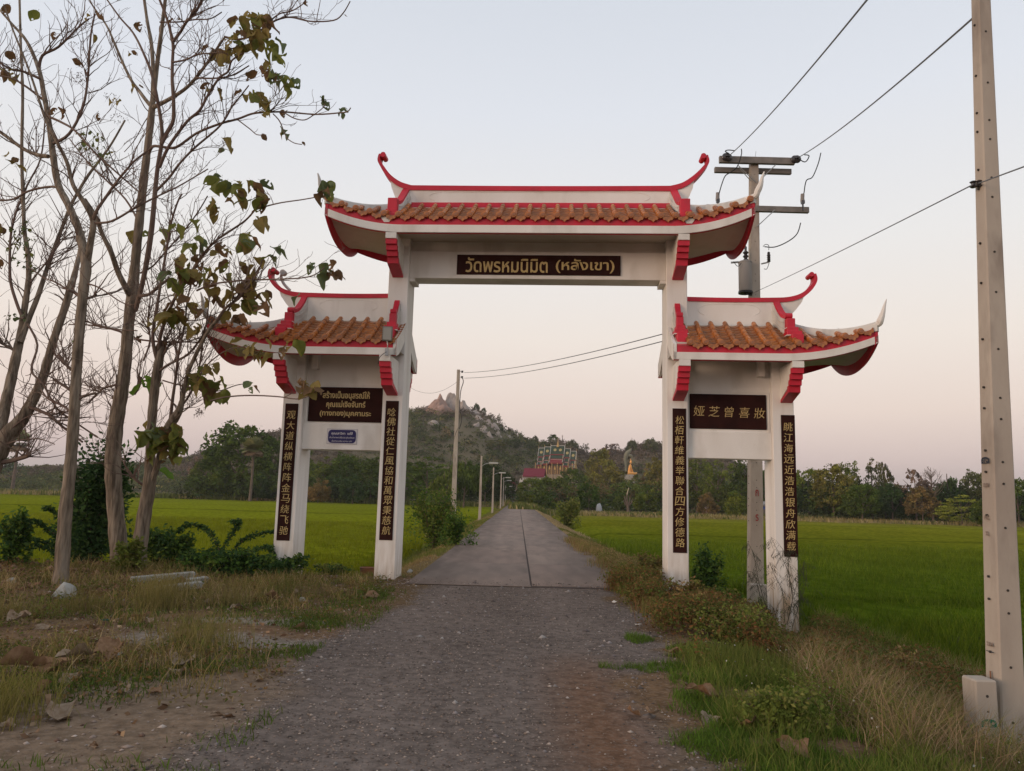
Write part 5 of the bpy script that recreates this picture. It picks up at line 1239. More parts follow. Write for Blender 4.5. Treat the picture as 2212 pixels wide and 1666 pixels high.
mb = MB(); mb.tube([(-5*k, -2*k, 6.5*k), (2*k, -4*k, 7*k), (9*k, -3*k, 6.5*k), (13*k, 0, 7.5*k), (15*k, .5*k, 9*k)], [3*k, 3.4*k, 2.8*k, 2.0*k, 1.0*k], 8); mb.tube([(-5*k, 2*k, 6.5*k), (2*k, 4*k, 7*k), (8*k, 3*k, 6.5*k), (12*k, 0, 7*k)], [3*k, 3.4*k, 2.8*k, 1.8*k], 8); mb.build('legs', statue_gold, su, True)
mb = MB(); mb.tube(spline([(.5*k, -3.4*k, 25*k), (2*k, -5*k, 18*k), (6*k, -3.5*k, 10*k)], 4), [1.6*k, 1.5*k, 1.4*k, 1.3*k, 1.2*k, 1.1*k, 1*k, .9*k, .8*k], 7); mb.tube(spline([(.5*k, 3.4*k, 25*k), (2*k, 5*k, 18*k), (6*k, 3.5*k, 10*k)], 4), 1.2*k, 7); mb.build('arms', statue_gold, su, True)

# small white things among the trees
def simple(name, lab, cat, px, py, D, parts, rz=0):
    b = at(px, py, D); b.z = zgf(b.x, b.y) if D < 250 else b.z; o = thing(name, lab, cat, b, rz)
    for nm, m, fn in parts: mb = MB(); fn(mb, pxm(D)); mb.build(nm, m, o)
    return o
simple('white_fence', 'low white rail fence under the dark trees right behind the left inner gate post', 'fence', 905, 1078, 150,
       [('rail', twhite, lambda mb, k: (mb.box((-20*k, -.05, 11*k), (18*k, .05, 13.5*k)))), ('rail', twhite, lambda mb, k: mb.box((-20*k, -.05, 6*k), (18*k, .05, 7.5*k)))]+[('post', twhite, (lambda x: lambda mb, k: mb.box(((x-.5)*k, -.06, -.2), ((x+.5)*k, .06, 14*k)))(x)) for x in (-19, -10, 0, 9, 17)])
white_roof = mat('sheet_roof_white', (.60,.60,.60), rough=.4)
simple('shed', 'white sheet roofed shed half hidden behind the olive tree right of the small round tree', 'shed', 1325, 1085, 168,
       [('roof', white_roof, lambda mb, k: mb.prism([(-13*k, 9*k), (12*k, 6*k), (12*k, 4*k), (-13*k, 6.5*k)], 'y', -2, 2)), ('wall', mat('shed_dark', (.10,.09,.08)), lambda mb, k: mb.box((-12*k, -1.8, -.3), (11*k, 1.8, 5*k)))])
simple('shed', 'small white roofed shed right of the forked pale trunk', 'shed', 1357, 1083, 172,
       [('roof', white_roof, lambda mb, k: mb.prism([(-6*k, 6*k), (6*k, 11*k), (6*k, 9*k), (-6*k, 4*k)], 'y', -2, 2)), ('wall', mat('shed_dark2', (.12,.10,.09)), lambda mb, k: mb.box((-5*k, -1.8, -.3), (5*k, 1.8, 5*k)))])
simple('covered_car', 'car under a pale grey cover parked beneath the small round tree', 'car', 1294, 1086, 140,
       [('cover', mat('cover_grey', (.34,.35,.37), rough=.6), lambda mb, k: mb.ribbon([[(x*k, .9*math.cos(a)*s, max(0, 1.2*s*math.sin(a))*1.25-.05) for a in np.linspace(0, math.pi, 9)] for x, s in ((-6, .5), (-4.5, .95), (-1, 1.15), (3, 1.1), (5.5, .8), (6.5, .4))]))])
simple('farmhouse', 'small house with a blue awning right of the transformer pole', 'house', 1652, 1112, 135,
       [('wall', mat('house_grey', (.22,.20,.19)), lambda mb, k: mb.box((-14*k, -2, -.3), (14*k, 2, 24*k))), ('roof', mat('house_roof_grey', (.20,.20,.21)), lambda mb, k: mb.prism([(-17*k, 24*k), (17*k, 24*k), (0, 34*k)], 'y', -2.6, 2.6)),
        ('awning', mat('blue_awning', (.03,.06,.22)), lambda mb, k: mb.box((-12*k, -3.2, 17*k), (12*k, -2.1, 23*k)))])
simple('farmhouse', 'tiny red brown hut low in the right bay', 'house', 1532, 1098, 150,
       [('wall', mat('hut_brown', (.18,.09,.07)), lambda mb, k: mb.box((-9*k, -2, -.3), (9*k, 2, 12*k))), ('roof', mat('hut_roof', (.20,.15,.13)), lambda mb, k: mb.prism([(-11*k, 12*k), (11*k, 12*k), (0, 19*k)], 'y', -2.4, 2.4))])
for px, lab in ((450, 'tiny white pickup far away on the left horizon'), (432, 'tiny white hut far away left of the pickup')):
    simple('pickup' if 'pickup' in lab else 'hut', lab, 'truck' if 'pickup' in lab else 'hut', px, 1052, 230, [('body', twhite, lambda mb, k: mb.box((-4*k, -1, .2), (4*k, 1, 2.2*k))), ('roof', twhite, lambda mb, k: mb.box((-2*k, -.9, 2.2*k), (2*k, .9, 3.6*k)))])
for px, h in ((1897, 12), (1910, 11)):
    simple('milestone', 'short pale post below the right tree line, ' + ('left' if px < 1900 else 'right') + ' one of the pair', 'post', px+125, 1126, 105, [('stone', mat('post_pale', (.40,.33,.27)), lambda mb, k: mb.prism([(-2*k, -.2), (2*k, -.2), (2*k, 8*k), (0, 11*k), (-2*k, 8*k)], 'y', -.15, .15))])
# ------------------------------------------------------------------ teak trees on the left
def leaf_mesh(seed, ragged=.0, holes=False, L=1.0, w=.36, curl=.25, fold=.18):
    rr = random.Random(seed); V = []; Fs = []; n = 8; rows = []
    for i in range(n+1):
        t = i/n; wd = w*math.sin(math.pi*min(1, t*.93+.04))**.75*(1.15-.35*t)
        if i == n: wd = .015
        z = -curl*t*t+.05*math.sin(t*5+seed); row = []
        for u in (-1, -.5, 0, .5, 1):
            e = 1+(rr.uniform(-ragged, ragged*.3) if abs(u) == 1 else 0)
            row.append((u*wd*e+rr.uniform(-.01, .01)*ragged*5, t*L, z+abs(u)**1.5*wd*fold*2*(1+.6*math.sin(t*9+seed+u*2))))
        rows.append(row)
    V = [p for r in rows for p in r]
    for i in range(n):
        for j in range(4):
            if holes and rr.random() < .10 and 0 < i < n-1: continue
            a = i*5+j; Fs.append((a, a+1, a+6, a+5))
    b = len(V); V += [(-.012, -.16, .02), (.012, -.16, .02), (.012, .02, 0), (-.012, .02, 0)]; Fs.append((b, b+1, b+2, b+3))
    return V, Fs
LEAF = {}
for mk in ('leaf_a', 'leaf_b', 'leaf_c', 'leaf_d', 'leaf_e'):
    for i in range(4):
        V, Fs = leaf_mesh(i+3*ord(mk[-1]), ragged=.04+.09*(i % 2), holes=(i != 1), w=.34+.04*i, curl=(.15, .35, .2, .5)[i], fold=(.10, .22, .14, .32)[i])
        LEAF[mk, i] = mesh_from('leaf', V, Fs, M[mk], True)
for mk in ('dry', 'dry2'):
    for i in range(5):
        V, Fs = leaf_mesh(i*7+ord(mk[-1]), ragged=.4, holes=False, w=.36+.04*(i % 3), curl=(-.05, .12, -.12, .15, .03)[i], fold=(.22, .16, .32, .25, .12)[i])
        LEAF[mk, i] = mesh_from('dry_leaf', V, Fs, M[mk], True)

def wobble(P, rr, amp):
    return [Vector(p)+Vector((rr.uniform(-1, 1), rr.uniform(-1, 1), rr.uniform(-1, 1)))*amp*(0 if i in (0,) else 1) for i, p in enumerate(P)]
TIPS = {}
class Teak:
    def __init__(s, label, px, py, D, seed):
        s.b = at(px, py, D); s.D = D; s.rr = random.Random(seed); s.root = thing('teak_tree', label, 'tree', s.b, 0, 'teak trees left of the gate'); s.br = []; s.tw = MB(); s.ntw = 0
    def pt(s, px, py, dy=0): return at(px, py, s.D+dy)-s.b
    def trunk(s, pts, name='trunk', m='bark', n=12):
        """pts: (px, py, width_px, depth offset)"""
        P = [s.pt(a, b, d) for a, b, w, d in pts]; R = [w*.39*pxm(s.D+d) for a, b, w, d in pts]
        Q = spline(P, 5); r = np.interp(np.linspace(0, len(P)-1, len(Q)), range(len(P)), R)
        if name == 'trunk' and n > 8: r = r*(1+.05*np.sin(np.arange(len(Q))*2.1))
        mb = MB(); mb.tube(Q, list(r), n); o = mb.build(name, M[m], s.root, True)
        s.br.append((Q, list(r))); return o
    def branch(s, pts, w0, w1, dy0=0, dy1=0, m='twig', n=7, twigs=6, tl=1.0):
        k = len(pts); P = [s.pt(a, b, dy0+(dy1-dy0)*i/(k-1)) for i, (a, b) in enumerate(pts)]; P = P[:1]+[p+Vector((0, s.rr.uniform(-.05, .05), 0)) for p in P[1:]]
        Q = spline(P, 4); r = list(np.linspace(w0, w1, len(Q))*.42*pxm(s.D))
        mb = MB(); mb.tube(Q, r, n); mb.build('branch', M[m], s.root, True); s.br.append((Q, r))
        ok_ = w0 > 5 or (pts[-1][0] < 470 and w0 > 4); L_ = int(len(Q)*(1 if pts[-1][0] < 480 else .72))
        for _ in range(twigs if ok_ else min(1, twigs)): s.twig_on(Q[:L_], r[:L_], tl if ok_ else .4)
        return Q
    def twig_on(s, Q, r, tl=1.0, lo=.25, depth=0):
        rr = s.rr; i = int(rr.uniform(lo, .98)*(len(Q)-1)); p = Q[i]; t = (Q[min(i+1, len(Q)-1)]-Q[max(i-1, 0)]).normalized()
        d = (t*rr.uniform(.3, .9)+Vector((rr.uniform(-1, 1), rr.uniform(-.7, .7), rr.uniform(-.15, 1)))*.8).normalized()
        L = rr.uniform(.3, 1.0)*tl*(.6 if depth else 1); r0 = min(r[i]*.6, .012)*(.7 if depth else 1); P = [p]
        n = 6; up = Vector((0, 0, rr.uniform(.05, .35)))
        for k in range(n): d = (d+up*.5/n*2+Vector((rr.uniform(-1, 1), rr.uniform(-1, 1), rr.uniform(-1, 1)))*.30).normalized(); P.append(P[-1]+d*L/n)
        R = list(np.linspace(max(r0, .0045), .0028, n+1)); s.tw.tube(P, R, 4); s.ntw += 1
        TIPS.setdefault(id(s), []).append(P[-1])
        if depth < 2 and rr.random() < (.85 if depth == 0 else .4):
            for _ in range(rr.randint(1, 3)): s.twig_on(P, R, tl, .2, depth+1)
    def extra(s, n, tl=1.0):
        big = [b for b in s.br if len(b[0]) > 6 and b[1][len(b[1])//2] > .013]
        for _ in range(n):
            Q, r = s.rr.choice(big); k = max(6, int(len(Q)*.8)); s.twig_on(Q[:k], r[:k], tl, .45)
    def leaf(s, px, py, size_px, mk=None, dy=0, hang=.6):
        rr = s.rr; mk = mk or rr.choice(['leaf_a', 'leaf_b', 'leaf_b', 'leaf_c', 'leaf_d']); p = s.pt(px, py, dy+rr.uniform(-.12, .12)); k = 1.12*size_px*pxm(s.D)
        pitch = rr.uniform(-1.45, -.35)*hang-.35*(1-hang); yaw = rr.uniform(0, 6.28)
        link('leaf', LEAF[mk, rr.randint(0, 3)], s.root, loc=p, rot=(pitch, rr.uniform(-.7, .7), yaw), scale=(k*rr.uniform(.8, 1.15), k, k))
    def cluster(s, px, py, rx, ry, n, size, mks, dy=0):
        for _ in range(n): s.leaf(px+s.rr.uniform(-rx, rx), py+s.rr.uniform(-ry, ry), size*s.rr.uniform(.7, 1.25), s.rr.choice(mks), dy)
    def fruits(s, px, py, r, n, dy=0):                 # airy dry panicles
        mb = s.tw
        for _ in range(n):
            p = s.pt(px+s.rr.gauss(0, r*.5), py+s.rr.gauss(0, r*.4), dy+s.rr.uniform(-.15, .15)); a = .011*s.rr.uniform(.6, 1.2)
            mb.add([p+Vector((a, 0, 0)), p+Vector((-a, 0, 0)), p+Vector((0, a, 0)), p+Vector((0, -a, 0)), p+Vector((0, 0, a)), p+Vector((0, 0, -a))], [(0, 2, 4), (2, 1, 4), (1, 3, 4), (3, 0, 4), (2, 0, 5), (1, 2, 5), (3, 1, 5), (0, 3, 5)])
            q = p+Vector((s.rr.uniform(-.06, .06), s.rr.uniform(-.03, .03), -s.rr.uniform(.02, .08))); mb.tube([p, q], .0016, 3, False)
    def done(s): s.tw.build('twigs', M['twig'], s.root, kind='stuff')
GB, OL, BR = ['leaf_a', 'leaf_d', 'leaf_a'], ['leaf_b', 'leaf_a', 'leaf_b', 'leaf_c'], ['leaf_c', 'leaf_b']
# A: the slim tree with the bent trunk
A = Teak('slim straight teak trunk with a stone at its foot, bending left high up', 127, 1273, 11.9, 1)
A.trunk([(127, 1290, 46, 0), (133, 1230, 38, 0), (142, 1100, 34, 0), (150, 1030, 31, 0), (160, 900, 29, 0), (168, 760, 27, 0), (179, 640, 27, 0), (186, 575, 29, 0), (181, 545, 26, 0), (168, 490, 21, .05), (146, 440, 20, .1), (126, 400, 19, .2), (116, 345, 18, .2), (106, 265, 15, .3), (95, 205, 14, .4), (84, 150, 12, .5), (58, 90, 9, .6), (24, 50, 7, .8), (-6, 15, 5, 1)])
A.trunk([(188, 570, 20, 0), (196, 520, 18, -.1), (201, 478, 17, -.2), (183, 440, 14, -.3), (158, 400, 12, -.4), (145, 352, 11, -.5), (122, 305, 9, -.6), (100, 262, 8, -.6), (84, 215, 7, -.6), (62, 150, 6, -.5), (30, 70, 5, -.5), (8, 10, 4, -.5)], 'branch', 'bark', 9)
A.branch([(201, 478), (213, 455), (226, 425), (250, 392), (292, 350), (330, 318)], 10, 4, -.2, -.6)
A.branch([(203, 482), (240, 478), (290, 452), (330, 425), (382, 402), (450, 366)], 7, 3, -.2, -.5, twigs=8)
A.branch([(84, 150), (92, 120), (130, 105), (170, 58), (192, 40)], 9, 4, .5, .3, twigs=8)
A.branch([(116, 310), (150, 290), (180, 235), (188, 165), (195, 80), (205, 30)], 9, 4, .2, -.1, 'twig', twigs=9)
A.branch([(104, 338), (75, 332), (45, 318), (0, 285), (-30, 270)], 12, 8, .2, .5, 'bark', twigs=6)
A.branch([(86, 170), (50, 155), (20, 148), (-20, 120)], 8, 4, .4, .3, twigs=6)
A.branch([(92, 215), (60, 190), (25, 170), (-20, 160)], 7, 4, .4, .2, twigs=5)
A.branch([(125, 405), (100, 402), (60, 412), (30, 430), (0, 436)], 7, 5, .2, .6, twigs=5)
A.branch([(100, 250), (130, 262), (165, 285), (205, 330), (240, 362), (300, 415)], 7, 4, .2, -.4, twigs=7)
for P in ([(172, 640), (160, 632), (150, 628)], [(186, 645), (198, 640), (206, 634)]): A.branch(P, 8, 6, twigs=0)
for P in ([(160, 850), (145, 838), (120, 822)], [(163, 868), (178, 858), (205, 848)], [(155, 800), (145, 788), (125, 764)]): A.branch(P, 9, 6, twigs=1, tl=.5)
A.branch([(160, 905), (140, 880), (105, 862), (85, 840)], 7, 4, 0, .2, twigs=3)
A.branch([(175, 690), (210, 702), (255, 712), (300, 716)], 5, 3, 0, .1, twigs=3)
A.branch([(184, 612), (215, 622), (260, 652), (290, 660)], 5, 2, 0, -.3, twigs=5)
A.cluster(80, 26, 5, 5, 1, 36, ['leaf_a'], .5); A.cluster(8, 145, 12, 12, 4, 30, ['leaf_b', 'leaf_c'], .2); A.cluster(24, 355, 16, 22, 5, 26, OL, .2)
A.cluster(8, 490, 14, 14, 3, 22, BR); A.leaf(118, 70, 18, 'leaf_c'); A.cluster(118, 238, 8, 16, 2, 20, ['leaf_c']); A.leaf(156, 128, 24, 'leaf_c'); A.leaf(205, 75, 16, 'leaf_b'); A.cluster(255, 222, 8, 10, 3, 17, ['leaf_b']); A.leaf(66, 296, 22, 'leaf_c'); A.leaf(15, 110, 24, 'leaf_c'); A.leaf(20, 10, 26, 'leaf_c'); A.leaf(212, 245, 16, 'leaf_c'); A.leaf(247, 328, 18, 'leaf_b'); A.leaf(205, 25, 24, 'leaf_c'); A.leaf(195, 35, 20, 'leaf_b')
A.cluster(195, 305, 28, 22, 34, 9, ['leaf_d', 'leaf_a'], .1); A.cluster(215, 342, 22, 14, 26, 8, ['leaf_d', 'leaf_a'], .1)
for f in ((165, 165, 20, 26), (175, 170, 22, 24), (190, 120, 18, 14), (160, 95, 18, 12), (130, 330, 14, 12)): A.fruits(*f)
A.extra(70, 1.0); A.done()
# B: the thick tree
B = Teak('thickest teak trunk left of the gate, with many crossing upright branches', 262, 1236, 14.9, 2)
B.trunk([(262, 1250, 52, 0), (257, 1190, 46, 0), (248, 1080, 42, 0), (244, 1000, 42, 0), (250, 920, 40, 0), (262, 850, 36, 0), (270, 790, 33, 0), (278, 700, 30, 0), (288, 612, 31, 0), (293, 560, 25, 0), (303, 460, 24, 0), (311, 385, 23, 0), (319, 320, 20, 0), (327, 248, 20, 0), (330, 215, 14, 0), (331, 160, 12, 0), (327, 95, 11, .1), (318, 45, 9, .2), (309, -20, 8, .3)])
B.trunk([(331, 220, 14, 0), (336, 170, 13, -.1), (343, 110, 12, -.2), (351, 50, 11, -.3), (360, -25, 9, -.4)], 'branch', 'bark', 9)
B.trunk([(283, 642, 20, 0), (272, 622, 17, -.2), (255, 588, 15, -.3), (240, 545, 14, -.5), (222, 508, 12, -.6), (205, 465, 11, -.7), (182, 430, 10, -.8)], 'branch', 'bark', 8)
B.trunk([(330, 232, 15, 0), (318, 220, 11, .2), (300, 196, 10, .4), (285, 176, 9, .5), (268, 142, 8, .6), (250, 100, 7, .7), (230, 55, 6, .8), (200, 12, 5, .9), (185, -20, 4, 1)], 'branch', 'bark', 8)
B.trunk([(331, 232, 14, 0), (352, 222, 12, -.3), (380, 206, 11, -.5), (405, 188, 10, -.7), (426, 165, 9, -.9), (450, 133, 8, -1), (470, 103, 7, -1.1), (486, 80, 6, -1.2)], 'branch', 'bark', 8)
B.trunk([(292, 672, 14, 0), (305, 625, 13, -.2), (318, 560, 15, -.4), (327, 500, 15, -.5), (332, 450, 14, -.6), (335, 415, 13, -.6), (341, 360, 12, -.6), (350, 300, 11, -.7), (346, 250, 10, -.8), (330, 168, 9, -.9), (311, 117, 7, -.9), (288, 72, 6, -.8), (259, 38, 5, -.8), (226, -8, 4, -.8)], 'branch', 'twig', 9)
B.branch([(348, 312), (360, 282), (372, 258), (377, 222), (374, 175), (371, 130), (372, 92), (360, 40), (342, -8)], 11, 6, -.7, -1.1, twigs=8)
B.branch([(372, 92), (388, 66), (404, 50), (425, 20), (440, -15)], 8, 5, -1, -1.4, twigs=8)
B.branch([(345, 362), (358, 335), (373, 308), (404, 262), (432, 240), (450, 206), (475, 171), (491, 152), (503, 134), (527, 114)], 9, 4, -.6, -1.5, twigs=10)
B.branch([(322, 332), (332, 318), (350, 316), (378, 316), (423, 288), (475, 271), (514, 258), (545, 247), (575, 244), (615, 244), (680, 245), (734, 246), (750, 241), (758, 235)], 8, 2.5, -.3, -2.2, twigs=6, tl=.9)
B.branch([(338, 412), (365, 382), (390, 355), (423, 321), (470, 281), (490, 255), (503, 230), (520, 207), (538, 186)], 7, 3, -.6, -1.6, twigs=6)
B.branch([(615, 244), (635, 255), (658, 259), (680, 250), (697, 236), (702, 225)], 3, 2, -1.9, -2.1, twigs=1, tl=.3)
B.branch([(590, 246), (604, 262), (613, 285), (620, 298), (635, 308), (652, 312)], 3, 2, -1.8, -2.0, twigs=1, tl=.3)
B.branch([(515, 260), (540, 278), (555, 291), (575, 292)], 3, 2, -1.4, -1.7, twigs=2, tl=.3)
B.branch([(486, 80), (515, 84), (550, 72), (585, 52), (605, 43), (630, 39), (670, 43), (720, 42), (742, 31), (757, 5)], 6, 2.5, -1.2, -2, twigs=4, tl=.5)
B.branch([(585, 44), (605, 30), (630, 20), (655, 8), (663, -4)], 4, 2, -1.6, -2, twigs=1, tl=.3)
B.branch([(423, 168), (460, 172), (500, 165), (540, 145)], 5, 3, -.9, -1.3, twigs=6, tl=.7)
B.branch([(372, 135), (400, 128), (430, 118), (470, 112), (530, 100)], 5, 3, -1, -1.4, twigs=7, tl=.7)
B.branch([(345, 48), (385, 46), (420, 40), (455, 42), (478, 24)], 4, 3, -.8, -1.2, twigs=6, tl=.6)
B.branch([(303, 590), (330, 575), (360, 545), (395, 500), (430, 460), (450, 425)], 5, 3, -.2, -.9, twigs=8)
B.branch([(299, 640), (320, 635), (345, 618), (365, 600)], 9, 7, -.2, -.6, twigs=3)
B.branch([(270, 720), (235, 710), (190, 703), (150, 702)], 6, 3, 0, .4, twigs=6)
B.branch([(290, 732), (340, 738), (400, 738), (450, 742)], 5, 3, -.2, -.6, twigs=6)
B.branch([(300, 480), (270, 430), (230, 390), (190, 350), (150, 300)], 6, 3, .2, .9, twigs=9)
B.branch([(262, 830), (230, 838), (210, 850), (190, 870)], 6, 4, 0, .2, twigs=5, tl=.7)
B.branch([(330, 240), (310, 262), (290, 300), (270, 330)], 3, 2, .1, .4, twigs=4)
for P in ([(262, 875), (252, 868), (245, 858)], [(262, 905), (250, 895), (240, 880)], [(289, 852), (300, 835), (306, 815)]): B.branch(P, 14 if P[0][0] == 262 and P[0][1] < 890 else 9, 7, twigs=2, tl=.4)
B.cluster(548, 62, 42, 38, 34, 27, OL, -1.6); B.cluster(520, 95, 40, 20, 14, 26, OL, -1.5); B.cluster(600, 100, 10, 22, 5, 30, GB, -1.7); B.cluster(575, 158, 22, 20, 9, 28, OL, -1.7); B.cluster(615, 178, 14, 14, 5, 28, GB+['leaf_b'], -1.8); B.cluster(548, 206, 26, 16, 9, 26, OL, -1.6); B.cluster(574, 230, 14, 14, 5, 28, OL, -1.7)
B.cluster(450, 112, 20, 16, 7, 20, OL, -1); B.cluster(380, 40, 12, 8, 3, 13, ['leaf_c'], -1); B.cluster(460, 185, 30, 20, 5, 17, BR, -1.1); B.leaf(478, 300, 32, 'leaf_b', -1.3); B.cluster(284, 118, 8, 8, 2, 18, BR); B.cluster(293, 180, 8, 10, 2, 16, BR); B.leaf(296, 48, 18, 'leaf_c')
B.cluster(695, 214, 9, 6, 4, 20, ['leaf_d']); B.cluster(745, 238, 9, 7, 4, 17, ['leaf_d']); B.cluster(618, 240, 10, 5, 3, 13, ['leaf_c']); B.cluster(612, 280, 5, 13, 3, 20, ['leaf_d', 'leaf_b']); B.cluster(565, 290, 7, 4, 2, 12, ['leaf_c']); B.leaf(653, 306, 10, 'leaf_c'); B.leaf(740, 30, 12, 'leaf_c'); B.leaf(660, 0, 12, 'leaf_c')
B.cluster(290, 500, 3, 6, 1, 26, ['leaf_b']); B.cluster(338, 505, 14, 20, 3, 28, ['leaf_b', 'leaf_a']); B.leaf(300, 725, 18, 'leaf_c'); B.cluster(332, 815, 18, 12, 3, 34, ['leaf_e'], -.4); B.leaf(300, 830, 32, 'leaf_e', -.4)
for f in ((410, 318, 26, 30), (380, 352, 26, 36), (420, 362, 28, 34), (480, 312, 18, 18), (430, 275, 22, 22), (360, 250, 16, 12), (240, 210, 20, 20), (255, 255, 22, 24), (470, 400, 20, 16), (300, 60, 18, 10), (320, 150, 14, 10), (290, 380, 16, 14), (130, 500, 22, 20)): B.fruits(*f, dy=-.8)
B.extra(170, 1.1); B.done()
# C: the twin-stemmed tree on the right, broken top, leafy shoots
C = Teak('teak with a broken top and leafy shoots nearest to the outer left gate post', 298, 1240, 14.2, 3)
C.trunk([(298, 1255, 44, 0), (301, 1190, 40, 0), (312, 1110, 37, 0), (323, 1045, 34, 0), (325, 985, 27, 0), (327, 930, 25, 0), (332, 860, 25, 0), (340, 800, 26, 0), (347, 762, 22, 0), (349, 748, 20, 0)])
C.trunk([(324, 1052, 20, 0), (340, 1005, 16, -.1), (352, 955, 19, -.2), (364, 925, 26, -.3), (378, 902, 26, -.4), (388, 885, 20, -.5), (394, 862, 13, -.6), (405, 810, 11, -.7), (424, 765, 11, -.8), (450, 715, 10, -.9), (470, 690, 8, -1)], 'branch', 'bark', 9)
C.branch([(470, 690), (490, 665), (515, 645), (535, 621), (556, 590), (566, 560)], 8, 3, -1, -1.4, twigs=8)
C.branch([(368, 905), (374, 862), (382, 810), (388, 765), (398, 700), (404, 640), (420, 580)], 9, 3, -.3, -.7, 'twig', twigs=8)
C.branch([(341, 785), (334, 745), (331, 712), (340, 655), (352, 590), (362, 525), (372, 480), (385, 440), (395, 420)], 10, 4, 0, -.4, twigs=8)
C.branch([(341, 770), (348, 725), (360, 690), (378, 645), (402, 604), (432, 560), (465, 525), (494, 499), (530, 476), (553, 453)], 10, 4, 0, -1, twigs=9)
C.branch([(347, 800), (366, 788), (406, 764), (447, 717), (483, 678), (522, 629), (548, 600), (562, 578)], 7, 3, -.1, -1, twigs=8)
C.branch([(425, 628), (458, 613), (509, 606), (560, 603), (610, 604), (652, 602), (680, 594), (701, 578)], 5, 2.4, -.8, -2.0, twigs=2, tl=.4)
C.branch([(553, 453), (575, 446), (608, 438), (650, 432), (680, 428), (696, 420)], 4, 2.2, -1, -2.0, twigs=1, tl=.3)
C.branch([(367, 692), (400, 694), (430, 690), (475, 672)], 4, 2, 0, -.4, twigs=6)
C.branch([(455, 866), (490, 858), (540, 854), (600, 857), (640, 862), (666, 857), (684, 846)], 4, 2.2, -1, -2.1, twigs=2, tl=.4)
C.branch([(352, 822), (380, 830), (420, 838), (470, 846), (510, 832), (548, 828)], 4, 2, -.2, -.9, twigs=5, tl=.6)
C.branch([(310, 780), (322, 735), (318, 690), (322, 640), (318, 600)], 5, 3, .2, 0, twigs=7)
C.branch([(420, 840), (440, 800), (470, 770), (500, 755), (540, 748)], 4, 2, -.7, -1.2, twigs=5, tl=.7)
C.branch([(383, 890), (410, 850), (430, 800), (435, 750), (445, 690), (455, 640)], 6, 3, -.4, -.9, twigs=8)
for P in ([(345, 760), (352, 745), (358, 728)], [(350, 770), (362, 755), (366, 738)]): C.branch(P, 8, 4, twigs=1, tl=.3)
C.branch([(313, 1050), (300, 1040), (292, 1030), (296, 1012)], 8, 5, .1, 0, twigs=1, tl=.3)
C.cluster(480, 388, 20, 16, 7, 28, GB, -1); C.cluster(530, 410, 42, 22, 18, 28, OL+GB, -1.1); C.cluster(462, 445, 12, 14, 4, 26, OL, -.9); C.cluster(575, 432, 20, 18, 7, 26, BR+OL, -1.2); C.cluster(560, 462, 12, 18, 4, 28, OL, -1.1); C.leaf(484, 325, 26, 'leaf_d', -1)
C.cluster(400, 480, 20, 8, 3, 26, GB, -.5); C.cluster(432, 515, 16, 12, 5, 28, GB, -.8); C.cluster(468, 530, 12, 16, 4, 26, OL, -.9); C.cluster(545, 512, 22, 12, 5, 28, OL+GB, -1.1); C.cluster(588, 540, 8, 20, 4, 28, GB, -1.2)
C.cluster(405, 572, 26, 20, 10, 30, OL, -.8); C.cluster(385, 600, 18, 16, 5, 30, GB, -.7); C.cluster(470, 580, 26, 20, 9, 27, OL+['leaf_c'], -.9); C.cluster(540, 565, 20, 18, 7, 24, BR, -1)
C.cluster(400, 660, 30, 22, 12, 30, OL, -.8); C.cluster(375, 680, 16, 14, 4, 30, OL, -.7); C.cluster(455, 625, 18, 20, 6, 28, OL, -.9); C.cluster(540, 630, 36, 34, 22, 29, OL+['leaf_c'], -1.1); C.cluster(515, 675, 20, 20, 6, 26, BR, -1)
C.cluster(430, 700, 10, 18, 3, 26, OL, -.7); C.cluster(420, 720, 8, 12, 2, 28, OL); C.cluster(540, 745, 26, 16, 8, 24, OL, -1.2); C.cluster(590, 745, 40, 20, 5, 20, OL, -1.5); C.leaf(640, 735, 34, 'leaf_a', -1.8); C.cluster(498, 768, 6, 18, 2, 22, OL)
C.cluster(435, 800, 22, 20, 8, 30, OL, -.7); C.cluster(455, 828, 20, 18, 7, 28, GB+OL, -.7); C.cluster(475, 850, 14, 14, 4, 24, GB, -.8); C.cluster(420, 815, 14, 10, 3, 28, OL); C.leaf(362, 742, 28, 'leaf_c'); C.leaf(318, 690, 22, 'leaf_b')
C.cluster(335, 935, 30, 24, 20, 32, GB+['leaf_b', 'leaf_e'], -.35); C.cluster(365, 940, 26, 26, 16, 30, GB+OL, -.4); C.cluster(350, 970, 30, 18, 9, 26, OL+['leaf_c'], -.35); C.cluster(385, 960, 12, 30, 7, 24, OL, -.4); C.leaf(345, 1015, 30, 'leaf_e', -.3)
C.cluster(704, 402, 12, 14, 7, 22, GB+['leaf_c'], -2.0); C.cluster(716, 578, 14, 12, 9, 26, ['leaf_d', 'leaf_c'], -2.0); C.cluster(672, 568, 6, 6, 3, 18, ['leaf_d'], -2); C.cluster(548, 830, 8, 8, 3, 20, ['leaf_c', 'leaf_d'], -1.2); C.cluster(662, 834, 22, 10, 8, 22, ['leaf_b', 'leaf_c'], -2.0); C.leaf(648, 636, 24, 'leaf_d', -1.9); C.cluster(510, 645, 6, 6, 2, 16, ['leaf_c'])
for f in ((370, 480, 22, 20), (400, 520, 18, 18), (360, 560, 20, 18), (340, 620, 22, 16), (430, 890, 10, 40)): C.fruits(*f, dy=-.5)
C.extra(110, 1.0); C.done()
